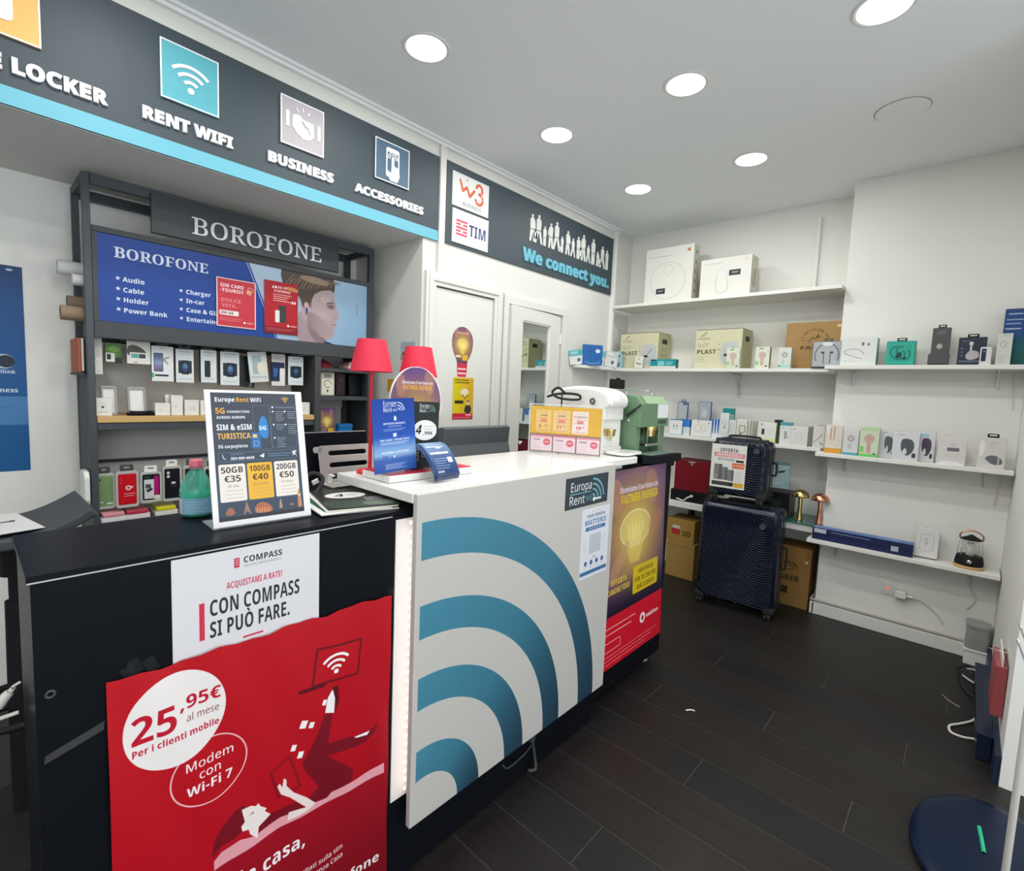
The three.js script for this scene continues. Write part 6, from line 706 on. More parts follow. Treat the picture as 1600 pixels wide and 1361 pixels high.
{
  // highest shelf
  onShelf('vacuum_box', 'tall white box with a round robot vacuum drawn on it', 'box', [-2.207, -1.779, 2.318, 2.767], UP, 4.09, 0.11, (g, W, H) => { bg('#f0efe8')(g, W, H); ring(g, '#b4b3ac', 2.5, W * 0.49, H * 0.6, W * 0.36); ring(g, '#b4b3ac', 2, W * 0.5, H * 0.4, W * 0.1); lines(g, '#a8a69e', W * 0.08, H * 0.15, W * 0.46, 1, 3, 3); fill(g, '#d87a52', W * 0.87, H * 0.07, W * 0.06, H * 0.05, 2); fill(g, '#3c3e44', W * 0.26, H * 0.73, W * 0.19, H * 0.1); fill(g, '#8f9298', W * 0.3, H * 0.76, W * 0.11, H * 0.03); }, '#e4e2d8', { right: (g, W, H) => { bg('#dcdacc')(g, W, H); for (let i = 0; i < 5; i++) fill(g, '#a5a294', W * 0.3, H * (0.1 + i * 0.17), W * 0.35, H * 0.06); } });
  onShelf('jug_box', 'wide white box with a jug drawn on it beside the vacuum box', 'box', [-1.705, -1.316, 2.312, 2.608], UP, 4.07, 0.16, (g, W, H) => { bg('#f1f0ea')(g, W, H); smooth(g, '#dcdbd6', [[W * 0.32, H * 0.3], [W * 0.5, H * 0.26], [W * 0.56, H * 0.5], [W * 0.6, H * 0.86], [W * 0.42, H * 0.92], [W * 0.3, H * 0.84]]); smooth(g, '#f2f1ec', [[W * 0.34, H * 0.3], [W * 0.5, H * 0.28], [W * 0.54, H * 0.5], [W * 0.56, H * 0.82], [W * 0.42, H * 0.87], [W * 0.33, H * 0.8]]); lines(g, '#b0aea6', W * 0.08, H * 0.12, W * 0.36, 1, 3, 3); fill(g, '#33343a', W * 0.58, H * 0.33, W * 0.22, H * 0.14); fill(g, '#8f9298', W * 0.63, H * 0.37, W * 0.13, H * 0.05); disc(g, '#e6d8d0', W * 0.9, H * 0.1, W * 0.03); }, '#e6e4da', { right: (g, W, H) => { bg('#d8d5c6')(g, W, H); smooth(g, '#b4b09e', [[W * 0.2, H * 0.35], [W * 0.45, H * 0.3], [W * 0.5, H * 0.8], [W * 0.25, H * 0.8]]); fill(g, '#908c7e', W * 0.55, H * 0.3, W * 0.15, H * 0.45); } });

  // eye-level shelf
  const faber = (g, W, H) => { bg('#dcd9b8')(g, W, H); const D = '#6e6a52'; strokeLine(g, D, 3, [[W * 0.12, H * 0.17], [W * 0.2, H * 0.07], [W * 0.24, H * 0.06], [W * 0.2, H * 0.13], [W * 0.14, H * 0.16]]); txt(g, 'FABER', W * 0.06, H * 0.22, H * 0.07, D, { w: W * 0.26 }); txt(g, 'SLOT', W * 0.05, H * 0.39, H * 0.13, '#9a977c', { w: W * 0.25 }); txt(g, 'PLAST', W * 0.04, H * 0.56, H * 0.15, '#4a4738', { bold: true, w: W * 0.43 }); ring(g, '#9a977c', 2, W * 0.13, H * 0.76, H * 0.08); strokeLine(g, D, 2, [[W * 0.1, H * 0.78], [W * 0.16, H * 0.73]]); lines(g, '#a8a588', W * 0.05, H * 0.94, W * 0.26, 1, 3, 2); smooth(g, '#c9cdd0', [[W * 0.56, H * 0.36], [W * 0.8, H * 0.3], [W * 0.97, H * 0.38], [W * 0.96, H * 0.92], [W * 0.54, H * 0.9]]); strokeLine(g, '#383a3c', 4, [[W * 0.76, H * 0.56], [W * 0.84, H * 0.45]]); fill(g, '#34342e', W * 0.64, H * 0.62, W * 0.1, H * 0.06); disc(g, D, W * 0.53, H * 0.37, W * 0.012); disc(g, D, W * 0.53, H * 0.5, W * 0.012); };
  const faberSide = (g, W, H) => { bg('#c4c19a')(g, W, H); fill(g, '#3a382c', W * 0.3, H * 0.16, W * 0.4, H * 0.13); for (let i = 0; i < 3; i++) lines(g, '#8d8a68', W * 0.25, H * (0.42 + i * 0.16), W * 0.5, 3, H * 0.035, 2.5); };
  const flaps = (m, w, h, d) => part('lid_edge', [bx(w * 0.98, 0.004, 0.004, 0, h + 0.002, d / 2 - 0.004), bx(0.004, 0.004, d * 0.96, w / 2 - 0.004, h + 0.002, 0)], mat('#4c4a3a', 0.8), m);
  onShelf('coffee_box', 'beige SLOT PLAST carton at the left of the eye-level niche shelf', 'box', [-2.395, -2.026, 1.732, 2.052], MID, 4.06, 0.24, faber, '#cfcca4', { right: faberSide, extra: flaps, rough: 0.6 });
  onShelf('coffee_box', 'beige SLOT PLAST carton in the middle of the eye-level niche shelf behind a fan pack', 'box', [-1.701, -1.337, 1.734, 2.05], MID, 4.06, 0.24, faber, '#cfcca4', { right: faberSide, left: faberSide, extra: flaps, rough: 0.6 });
  onShelf('cardboard_carton', 'brown cardboard carton with an oval emblem at the right of the eye-level niche shelf', 'carton', [-1.052, -0.674, 1.753, 2.079], MID, 4.13, 0.2, (g, W, H) => { bg('#b5915f')(g, W, H); const D = '#4e3a24'; const s = "L'OFFICINA DI"; for (let i = 0; i < s.length; i++) { const a = -PI * 0.85 + i / (s.length - 1) * PI * 0.7; txt(g, s[i], W * 0.5 + W * 0.24 * Math.cos(a), H * 0.46 + H * 0.3 * Math.sin(a), H * 0.065, D, { bold: true, align: 'center', rot: a + PI / 2 }); } strokeLine(g, D, 4, [[W * 0.4, H * 0.42], [W * 0.46, H * 0.32], [W * 0.5, H * 0.36], [W * 0.56, H * 0.26], [W * 0.54, H * 0.34], [W * 0.6, H * 0.3]]); fill(g, D, W * 0.27, H * 0.38, W * 0.1, 2); fill(g, D, W * 0.62, H * 0.36, W * 0.2, 2); txt(g, 'FABER', W * 0.26, H * 0.54, H * 0.1, D, { bold: true, w: W * 0.5 }); fill(g, '#e8dcc4', W * 0.85, H * 0.07, W * 0.09, H * 0.05); }, '#a58351', { rough: 0.8, ppm: 800, extra: (m, w, h, d) => part('tape', bx(0.05, 0.0008, d * 0.9, 0, h + 0.0006, 0), mat('#a88a5c', 0.4), m) });
  onShelf('cleaner_box', 'slim pale blue bottle-shaped pack at the left niche corner', 'box', [-2.43, -2.339, 1.733, 1.87], MID, 4.01, 0.03, (g, W, H) => { bg('#a9cfd6')(g, W, H); fill(g, '#3f5c74', W * 0.45, H * 0.08, W * 0.3, H * 0.12); strokeLine(g, '#44688a', 3, [[W * 0.55, H * 0.3], [W * 0.55, H * 0.55]]); smooth(g, '#5a7a8a', [[W * 0.5, H * 0.6], [W * 0.8, H * 0.55], [W * 0.7, H * 0.9], [W * 0.45, H * 0.9]]); }, '#8fb8c0', { extra: (m, w, h) => part('top', extrude(roundRect(w * 0.4, 0.03, 0.005), 0.02).translate(0, h + 0.012, -0.01), mat('#9cc6d0', 0.5), m) });
  onShelf('earphone_pack', 'narrow white leaning pack before the left beige carton', 'pack', [-2.219, -2.139, 1.734, 1.845], MID, 4.01, 0.02, (g, W, H) => { bg('#ebe9de')(g, W, H); disc(g, '#50504a', W * 0.35, H * 0.6, W * 0.12, H * 0.06); disc(g, '#50504a', W * 0.65, H * 0.64, W * 0.12, H * 0.06); disc(g, '#60605a', W * 0.5, H * 0.2, W * 0.06); }, '#d8d4c4', { lean: 0.12 });
  onShelf('teal_box', 'long low teal and white box lying before the left beige carton', 'box', [-2.06, -1.831, 1.734, 1.819], MID, 4.0, 0.055, (g, W, H) => { bg('#1f9fa8')(g, W, H); fill(g, '#eef0e6', -2, H * 0.74, W + 4, H * 0.28); fill(g, '#8fd4d8', W * 0.3, H * 0.2, W * 0.25, H * 0.5); fill(g, '#30484a', W * 0.03, H * 0.04, W * 0.2, H * 0.14); lines(g, '#d8f0f0', W * 0.6, H * 0.3, W * 0.3, 3, H * 0.14, 3); }, '#14787e', { top: '#3cb4bc' });
  const fan = (frame, fanc, accent) => (g, W, H) => { bg(frame)(g, W, H); disc(g, fanc, W * 0.5, H * 0.38, W * 0.27, H * 0.16); ring(g, '#d8d4d0', 2, W * 0.5, H * 0.38, W * 0.2, H * 0.12); fill(g, fanc, W * 0.4, H * 0.5, W * 0.2, H * 0.36, 5); fill(g, accent, W * 0.04, H * 0.66, W * 0.2, H * 0.18); fill(g, '#4a4a44', W * 0.74, H * 0.86, W * 0.14, H * 0.06); fill(g, '#78b06a', W * 0.25, H * 0.05, W * 0.3, H * 0.06); strokeLine(g, '#8a9088', 2, [[W * 0.84, H * 0.24], [W * 0.92, H * 0.18]]); };
  onShelf('fan_box', 'white and green handheld fan box standing before the middle beige carton', 'box', [-1.425, -1.326, 1.735, 1.897], MID, 4.0, 0.045, fan('#e6ead6', '#d6bdb8', '#a8dc84'), '#cfd8c0', { group: 'handheld fan boxes on the niche shelf' });
  onShelf('fan_box', 'white and green handheld fan box standing alone between the two carton boxes', 'box', [-1.218, -1.12, 1.736, 1.901], MID, 4.01, 0.045, fan('#eaeedd', '#d9bcb8', '#98e27c'), '#b8b8a4', { group: 'handheld fan boxes on the niche shelf' });
  onShelf('fan_box', 'white and pale teal fan box before the left edge of the brown carton', 'box', [-1.06, -0.976, 1.736, 1.892], MID, 4.01, 0.045, (g, W, H) => { bg('#e6ebe4')(g, W, H); disc(g, '#b9bdb6', W * 0.48, H * 0.35, W * 0.25, H * 0.13); disc(g, '#e6ebe4', W * 0.48, H * 0.35, W * 0.08, H * 0.04); smooth(g, '#d4d8d2', [[W * 0.2, H * 0.6], [W * 0.5, H * 0.55], [W * 0.55, H * 0.8], [W * 0.25, H * 0.8]]); fill(g, '#bfe0dc', -2, H * 0.82, W + 4, H * 0.2); fill(g, '#2f8f88', W * 0.02, H * 0.86, W * 0.2, H * 0.05); }, '#c4d0c8', {});
  onShelf('headphone_pack', 'silver grey neckband earphone pack before the brown carton', 'pack', [-0.843, -0.668, 1.749, 1.926], MID, 4.0, 0.06, (g, W, H) => { bg('#bfc4c8')(g, W, H); outline(g, '#84898e', 4, 2, 2, W - 4, H - 4, 6); ring(g, '#7d848c', W * 0.05, W * 0.5, H * 0.52, W * 0.4, H * 0.44, PI * 0.85, PI * 2.15); for (const x of [0.38, 0.6]) { fill(g, '#5a6068', W * x, H * 0.42, W * 0.03, H * 0.4); fill(g, '#4e545c', W * (x < 0.5 ? x - 0.08 : x), H * 0.38, W * 0.11, H * 0.07, 3); } disc(g, '#eef2f4', W * 0.5, H * 0.1, W * 0.18, H * 0.07); }, '#5e646a', { tab: true, tabMat: M.steelGrey, rough: 0.2, extra: (m, w, h, d) => part('foot_strip', bx(w * 0.98, 0.012, 0.01, 0, 0.0065, d / 2 + 0.0055, 0.003), M.darkGrey, m) });
  // cluster on the angled corner shelf
  const corner = (name, label, a, b, yt, z, print, side, lean, group) => { const p = a, w = Math.hypot(b[0] - a[0], 0.0) || 0.05; const h = yt - MID; const t = thing(name, label, 'pack', [(a[0] + b[0]) / 2, MID, z], -0.55, group); const g = printBox(Math.max(0.045, w * 1.05), h, 0.014, print, side, { ppm: 1000 }); const m = part('card', g, sheetMat(g, 0.35), t, [0, 0.0025, 0]); m.rotation.z = lean; return t; };
  const cableCard = (c, c2) => (g, W, H) => { bg('#e4e8e4')(g, W, H); fill(g, c, -2, -2, W + 4, H * 0.42); fill(g, c2, W * 0.1, H * 0.08, W * 0.5, H * 0.2); smooth(g, '#5c7286', [[W * 0.5, H * 0.6], [W * 0.75, H * 0.55], [W * 0.7, H * 0.85], [W * 0.5, H * 0.8]]); };
  const yT = [3.479, 1.861, -2.44][1], yB = [3.617, 1.911, -2.44][1], yW = [3.79, 1.877, -2.44][1];
  const cluster = [['cable_card', 'teal topped white cable card leaning left, first on the corner shelf', [3.422, 1.788, -2.44], [3.551, 1.798, -2.44], yT, -2.458, cableCard('#58b4bc', '#9cd8dc'), '#5aa8b0', 0.16], ['cable_pack', 'bright blue cable pack standing tallest on the corner shelf', [3.51, 1.821, -2.42], [3.682, 1.835, -2.42], yB, -2.385, (g, W, H) => { bg('#2a6cb4')(g, W, H); for (let i = 0; i < 4; i++) strokeLine(g, '#1d4f94', 4, [[W * (0.2 + 0.2 * i), H * 0.05], [W * (0.24 + 0.16 * i), H * 0.7]]); ring(g, '#a8d4f0', 4, W * 0.5, H * 0.8, W * 0.38, H * 0.12, 0.2, 3); disc(g, '#dce8f4', W * 0.75, H * 0.3, W * 0.12, H * 0.1); }, '#2460a6', 0], ['cable_card', 'pale teal cable card leaning right of the blue pack', [3.685, 1.808, -2.42], [3.806, 1.817, -2.42], yW, -2.415, cableCard('#7cc4ca', '#bfe2e2'), '#d4d8d0', -0.1], ['cable_card', 'white cable card, last and rightmost on the corner shelf', [3.765, 1.814, -2.42], [3.879, 1.823, -2.42], yW, -2.35, cableCard('#c8d8d4', '#e8ece8'), '#d8d6cc', -0.16]];
  for (const [n, l, a, b, yt, z, p, s, lean] of cluster) corner(n, l, a, b, yt, z, p, s, lean, 'cable packs on the corner shelf');

  // projecting wall, upper shelf
  onShelf('neckband_box', 'white box with a neckband drawing and a teal side', 'box', [-0.666, -0.472, 1.762, 1.936], RA, 3.95, 0.09, (g, W, H) => { bg('#eef1ee')(g, W, H); g.strokeStyle = '#8a8f94'; g.lineWidth = 3; g.beginPath(); g.moveTo(W * 0.62, H * 0.76); g.bezierCurveTo(W * 0.1, H * 0.6, W * -0.02, H * 0.5, W * 0.2, H * 0.42); g.bezierCurveTo(W * 0.45, H * 0.36, W * 0.6, H * 0.45, W * 0.66, H * 0.6); g.stroke(); fill(g, '#70747a', W * 0.58, H * 0.16, W * 0.06, H * 0.12); fill(g, '#70747a', W * 0.74, H * 0.19, W * 0.05, H * 0.1); lines(g, '#b6c4c4', W * 0.1, H * 0.8, W * 0.4, 2, H * 0.06, 2); }, '#dfe6e2', { right: '#56a4ac' });
  onShelf('earbud_box', 'turquoise box with coiled earphones and a dark carry tab', 'box', [-0.423, -0.278, 1.761, 1.908], RA, 3.95, 0.06, (g, W, H) => { bg('#2fae9a')(g, W, H); outline(g, '#58c8b4', 3, W * 0.05, H * 0.12, W * 0.85, H * 0.76, 6); g.strokeStyle = '#0e5c56'; g.lineWidth = 4; for (const [x, y, r] of [[0.4, 0.5, 0.22], [0.6, 0.48, 0.2]]) { g.beginPath(); g.ellipse(W * x, H * y, W * r, H * 0.28, -0.6, 0, 5.4); g.stroke(); } smooth(g, '#0f4e50', [[W * 0.3, H * 0.6], [W * 0.5, H * 0.4], [W * 0.58, H * 0.6], [W * 0.4, H * 0.75]]); smooth(g, '#174c4c', [[W * 0.55, H * 0.7], [W * 0.72, H * 0.6], [W * 0.68, H * 0.82]]); }, '#279484', { tab: true });
  onShelf('earbud_pack', 'tall charcoal earbud pack with carry loop and wider foot', 'pack', [-0.207, -0.122, 1.769, 1.981], RA, 3.96, 0.03, (g, W, H) => { bg('#4c4f50')(g, W, H); lines(g, '#8d9090', W * 0.25, H * 0.1, W * 0.5, 2, H * 0.05, 3); disc(g, '#b4b4b0', W * 0.45, H * 0.5, W * 0.16, H * 0.07); fill(g, '#dadcdc', W * 0.45, H * 0.7, W * 0.3, H * 0.04); }, '#3c3e40', { lean: 0.1, tab: true, extra: (m, w, h, d) => part('foot_box', bx(w * 1.15, h * 0.28, d * 0.9, -0.002, h * 0.14, d * 0.98, 0.004), mat('#34373a', 0.4), m) });
  onShelf('headphone_box', 'navy box with white earbuds on it and a carry tab', 'box', [-0.083, 0.039, 1.772, 1.92], RA, 3.97, 0.05, (g, W, H) => { bg('#343a4c')(g, W, H); smooth(g, '#c4c0c4', [[W * 0.28, H * 0.6], [W * 0.45, H * 0.45], [W * 0.75, H * 0.5], [W * 0.8, H * 0.72], [W * 0.5, H * 0.82], [W * 0.3, H * 0.76]]); fill(g, '#d8d4d6', W * 0.42, H * 0.2, W * 0.08, H * 0.3, 4); disc(g, '#e2dede', W * 0.46, H * 0.22, W * 0.08, H * 0.07); lines(g, '#8a92aa', W * 0.1, H * 0.12, W * 0.3, 1, 3, 3); for (let i = 0; i < 3; i++) disc(g, '#9aa2b8', W * 0.14, H * (0.4 + i * 0.12), W * 0.03); fill(g, '#6c7490', W * 0.05, H * 0.82, W * 0.75, H * 0.06); }, '#262b3a', { tab: true });
  onShelf('router_box', 'small white device with a dark window before the navy box', 'device', [0.014, 0.064, 1.773, 1.859], RA, 3.925, 0.04, (g, W, H) => { bg('#eceaf0')(g, W, H); fill(g, '#26344c', W * 0.12, H * 0.1, W * 0.4, H * 0.7, 4); disc(g, '#8fb0ee', W * 0.35, H * 0.25, W * 0.08); }, '#dcdae0', { r: 0.006, extra: (m, w, h, d) => part('dock', bx(w * 0.9, 0.006, 0.02, 0, 0.003, d / 2 + 0.0105, 0.002), M.white, m) });
  onShelf('sensor_box', 'narrow white pack with a grey ring before the tall blue box', 'pack', [0.08, 0.142, 1.767, 1.934], RA, 3.95, 0.035, (g, W, H) => { bg('#dfe4de')(g, W, H); ring(g, '#b4c0b8', W * 0.06, W * 0.42, H * 0.34, W * 0.18, H * 0.09); lines(g, '#a4aca6', W * 0.2, H * 0.7, W * 0.4, 3, H * 0.08, 2); fill(g, '#c8d2d4', W * 0.35, H * 0.03, W * 0.5, H * 0.05); }, '#c4ccc4');
  onShelf('router_carton', 'tall blue and green box cut off by the right edge of the photo', 'box', [0.101, 0.215, 1.77, 2.075], RA, 4.0, 0.075, (g, W, H) => { const q = g.createLinearGradient(0, 0, 0, H); q.addColorStop(0, '#2a4f90'); q.addColorStop(0.45, '#24508c'); q.addColorStop(0.6, '#1f6c7c'); q.addColorStop(1, '#1c6460'); g.fillStyle = q; g.fillRect(-2, -2, W + 4, H + 4); lines(g, '#b8cce4', W * 0.12, H * 0.08, W * 0.5, 1, 4, 6); lines(g, '#9cb8dc', W * 0.06, H * 0.18, W * 0.6, 2, H * 0.07, 6); lines(g, '#c4d4e8', W * 0.06, H * 0.34, W * 0.55, 1, 4, 6); }, '#1f3f74', { right: '#1b5560' });

  // projecting wall, middle shelf
  onShelf('lipstick_fan_pack', 'clear fronted pack with orange foot, leftmost on the mouse shelf', 'pack', [-0.706, -0.608, 1.175, 1.362], RB, 3.93, 0.03, (g, W, H) => { bg('#ece6da')(g, W, H); fill(g, '#e6a84a', -2, H * 0.82, W + 4, H * 0.2); fill(g, '#d8a0a4', W * 0.3, H * 0.12, W * 0.08, H * 0.4); fill(g, '#cf8f94', W * 0.5, H * 0.06, W * 0.06, H * 0.5); ring(g, '#e0d2b4', 3, W * 0.62, H * 0.58, W * 0.22, H * 0.14); poly(g, '#fafaf6', [[W * 0.05, H * 0.02], [W * 0.25, 0], [W * 0.2, H * 0.35]]); fill(g, '#f8efdc', W * 0.4, H * 0.72, W * 0.18, H * 0.06); }, '#dcd4c4', { rough: 0.15 });
  onShelf('fan_box', 'white fan box with teal foot beside the green fan box', 'box', [-0.599, -0.515, 1.174, 1.337], RB, 3.92, 0.035, (g, W, H) => { bg('#e4e7e8')(g, W, H); disc(g, '#c2b8ba', W * 0.5, H * 0.34, W * 0.24, H * 0.14); disc(g, '#e6e0e0', W * 0.5, H * 0.33, W * 0.1, H * 0.05); smooth(g, '#d0ccd0', [[W * 0.3, H * 0.55], [W * 0.6, H * 0.52], [W * 0.55, H * 0.75], [W * 0.35, H * 0.78]]); fill(g, '#58b4c8', -2, H * 0.9, W + 4, H * 0.12); }, '#cfd4d6');
  onShelf('fan_box', 'green edged handheld fan box beside the computer mouse boxes', 'box', [-0.508, -0.407, 1.173, 1.361], RB, 3.91, 0.04, (g, W, H) => { fan('#dfeccf', '#d8b0ac', '#8ae068')(g, W, H); fill(g, '#7edb74', -2, H * 0.9, W + 4, H * 0.12); fill(g, '#c6e6b0', -2, -2, W + 4, H * 0.12); }, '#bcd4a8');
  const mouse = (c, flip) => (g, W, H) => { bg('#e9ebf0')(g, W, H); smooth(g, c, [[W * 0.3, H * 0.25], [W * 0.55, H * 0.2], [W * 0.8, H * 0.28], [W * 0.84, H * 0.6], [W * 0.6, H * 0.86], [W * 0.34, H * 0.7]]); smooth(g, '#eef2f6', [[W * 0.36, H * 0.72], [W * 0.5, H * 0.5], [W * 0.58, H * 0.72], [W * 0.5, H * 0.8]]); fill(g, '#4c5058', W * 0.76, H * 0.72, W * 0.14, H * 0.16, 5); lines(g, '#a4a8b4', W * 0.15, H * 0.08, W * 0.3, 1, 3, 3); };
  onShelf('mouse_box', 'white mouse box with dark grey mouse, half hidden behind the front mouse box', 'box', [-0.411, -0.323, 1.173, 1.351], RB, 3.96, 0.035, mouse('#6c7276'), '#d4d6dc', { group: 'computer mouse boxes' });
  onShelf('mouse_box', 'white computer mouse box standing foremost in the row', 'box', [-0.337, -0.207, 1.164, 1.345], RB, 3.905, 0.04, mouse('#60646c'), '#d0d2d8', { group: 'computer mouse boxes' });
  onShelf('mouse_box', 'white mouse box with purple mouse to the right of the foremost one', 'box', [-0.227, -0.135, 1.181, 1.359], RB, 3.95, 0.045, (g, W, H) => { mouse('#5c5064')(g, W, H); fill(g, '#a4dce4', W * 0.25, H * 0.08, W * 0.4, H * 0.1); }, '#c6c8d0', { group: 'computer mouse boxes' });
  onShelf('charger_box', 'plain white square box with a grey slot picture', 'box', [-0.123, 0.007, 1.167, 1.336], RB, 3.92, 0.06, (g, W, H) => { bg('#e9e6e6')(g, W, H); fill(g, '#7e7884', W * 0.34, H * 0.38, W * 0.42, H * 0.13, 4); disc(g, '#dcd8d8', W * 0.52, H * 0.28, W * 0.1, H * 0.05); lines(g, '#c6c0c2', W * 0.3, H * 0.6, W * 0.5, 2, H * 0.07, 2); smooth(g, '#f8f8f8', [[-4, H * 1.05], [W * 0.2, H * 0.86], [W * 0.7, H * 0.84], [W * 1.05, H * 1.05]]); fill(g, '#f2f0f0', W * 0.12, H * 0.05, W * 0.25, H * 0.04); }, '#dcd8d6');
  onShelf('car_charger_pack', 'large white blister pack with black plug picture at the right end of the mouse shelf', 'pack', [0.054, 0.172, 1.163, 1.348], RB, 3.93, 0.04, (g, W, H) => { bg('#e4e2e0')(g, W, H); smooth(g, '#75767c', [[W * 0.25, H * 0.66], [W * 0.5, H * 0.55], [W * 0.85, H * 0.62], [W * 0.95, H * 0.85], [W * 0.6, H * 0.88], [W * 0.4, H * 0.78]]); fill(g, '#d8d8da', W * 0.74, H * 0.58, W * 0.05, H * 0.3); smooth(g, '#fbfbfa', [[W * 0.04, H * 0.1], [W * 0.22, H * 0.08], [W * 0.26, H * 0.5], [W * 0.06, H * 0.7]]); lines(g, '#b4b2b2', W * 0.4, H * 0.14, W * 0.3, 3, H * 0.07, 2); }, '#c4c0be', { tab: true, rough: 0.2 });

  // projecting wall, lowest shelf
  { const a = [-0.726, -0.181, 0.533, 0.684]; const len = a[1] - a[0]; const t = thing('soundbar_box', 'long dark blue box lying along the front of the lowest wall shelf', 'box', [3.965, RC, (a[0] + a[1]) / 2], -PI / 2); const g = printBox(len, 0.082, 0.085, (q, W, H) => { bg('#27305a')(q, W, H); fill(q, '#c9d4e6', W * 0.02, H * 0.08, W * 0.13, H * 0.34); lines(q, '#8fa0c8', W * 0.2, H * 0.2, W * 0.4, 1, 3, 4); fill(q, '#1b2344', W * 0.0, H * 0.5, W, H * 0.06); fill(q, '#b4cad4', W * 0.8, H * 0.36, W * 0.07, H * 0.4); }, '#232c54', { top: '#5c86c4', ppm: 900 }); part('carton', g, sheetMat(g, 0.35), t); part('top_print', [bx(len * 0.5, 0.0006, 0.02, -0.05, 0.0826, 0.01), bx(len * 0.1, 0.0006, 0.025, 0.24, 0.0826, 0.01)], mat('#34508c', 0.4), t); }
  onShelf('smart_plug_box', 'square white box with an embossed round shape beside the long blue box', 'box', [-0.174, -0.067, 0.606, 0.763], RC, 3.98, 0.05, (g, W, H) => { bg('#efeeee')(g, W, H); outline(g, '#d2d0d2', 4, W * 0.18, H * 0.2, W * 0.6, H * 0.56, 18); strokeLine(g, '#bdbabc', 3, [[W * 0.3, H * 0.4], [W * 0.5, H * 0.32], [W * 0.4, H * 0.5], [W * 0.55, H * 0.46], [W * 0.36, H * 0.62]]); fill(g, '#5a5254', -2, H * 0.96, W + 4, H * 0.06); }, '#e0dede');
  { const z = [3.97, 0.677, 0.076][2]; const t = thing('lantern', 'small camping lantern with wire cage, black base and wooden foot', 'lantern', [3.975, RC, z]); part('foot', lathe([[0, 0], [0.068, 0], [0.07, 0.004], [0.07, 0.014], [0.066, 0.018], [0, 0.018]], 40), M.wood, t); part('base', lathe([[0, 0.0185], [0.064, 0.0185], [0.066, 0.03], [0.06, 0.068], [0.052, 0.074], [0, 0.074]], 40), M.blackMatte, t); part('glass', lathe([[0.042, 0.075], [0.044, 0.1], [0.04, 0.15], [0.036, 0.165], [0.034, 0.165], [0.038, 0.15], [0.042, 0.1], [0.04, 0.075]], 36), M.clear, t); part('mantle', lathe([[0, 0.075], [0.018, 0.075], [0.02, 0.14], [0.012, 0.15], [0, 0.15]], 24), M.white, t); const bars = []; for (let i = 0; i < 8; i++) { const a = i * PI / 4; bars.push(tube([[0.056 * Math.cos(a), 0.072, 0.056 * Math.sin(a)], [0.054 * Math.cos(a), 0.12, 0.054 * Math.sin(a)], [0.046 * Math.cos(a), 0.168, 0.046 * Math.sin(a)]], 0.0015, 12, 6)); } for (const [y, r] of [[0.1, 0.0555], [0.14, 0.052]]) bars.push(new THREE.TorusGeometry(r, 0.0014, 6, 40).rotateX(PI / 2).translate(0, y, 0)); part('cage', bars, M.chrome, t); part('lid', lathe([[0, 0.167], [0.05, 0.167], [0.045, 0.173], [0.02, 0.186], [0.008, 0.195], [0, 0.196]], 36), M.blackMatte, t); part('handle', tube([[-0.0, 0.17, 0.052], [0, 0.2, 0.046], [0, 0.22, 0.0], [0, 0.2, -0.046], [0, 0.17, -0.052]], 0.004), M.copper, t); part('switch', new THREE.SphereGeometry(0.012, 20, 12).scale(0.6, 1, 1).translate(-0.062, 0.045, 0), M.chrome, t); }

  // niche cable shelf
  const blueCard = (n) => (g, W, H) => { bg('#eef0ee')(g, W, H); for (let i = 0; i < n; i++) { disc(g, '#42484e', W * (0.35 + 0.22 * i), H * 0.42, W * 0.05, H * 0.04); fill(g, '#42484e', W * (0.34 + 0.22 * i), H * 0.45, W * 0.025, H * 0.2); } outline(g, '#4a8ad0', 3, 1, 1, W - 2, H - 2, 4); fill(g, '#2c6cc0', -2, -2, W + 4, H * 0.08); };
  const row = (name, label, rects, X, d, print, side, o) => rects.forEach((r, i) => onShelf(name, label[i], 'cable pack', r, LOW3, X + 0.0, d, print, side, o));
  onShelf('cable_pack', 'white and blue double earphone pack, front of the leftmost cable row', 'cable pack', [-1.867, -1.75, 1.193, 1.321], LOW3, 4.03, 0.012, blueCard(2), '#3a7cc8', { lean: 0.06 });
  [0, 1, 2, 3, 4].forEach((i) => onShelf('cable_pack', ['first', 'second', 'third', 'fourth', 'last'][i] + ' thin blue backed pack in the fanned row right of the double earphone pack', 'cable pack', [-1.769, -1.693, 1.188, 1.326].map((v, k) => (k < 2 ? v + 0.012 * i : v - 0.002 * i)), LOW3, 4.05 + 0.02 * i, 0.01, (g, W, H) => { bg('#e6eaec')(g, W, H); fill(g, i % 2 ? '#2a66b4' : '#3b86d4', -2, -2, W + 4, H * 0.5); lines(g, '#9fb4c8', W * 0.2, H * 0.6, W * 0.6, 3, H * 0.1, 2); }, '#2c62ac', { group: 'fanned blue packs' }));
  onShelf('cable_pack', 'tall blue cable pack leaning upright behind the leftmost cable row', 'cable pack', [-1.89, -1.798, 1.177, 1.466], LOW3, 4.22, 0.015, (g, W, H) => { bg('#c9d3da')(g, W, H); outline(g, '#3c5c94', 5, 2, 2, W - 4, H - 4, 8); fill(g, '#e2c79a', W * 0.3, H * 0.5, W * 0.25, H * 0.1); fill(g, '#4a5a78', W * 0.5, H * 0.03, W * 0.4, H * 0.06); }, '#35508c', { lean: 0.05, tab: true, tabMat: M.denim });
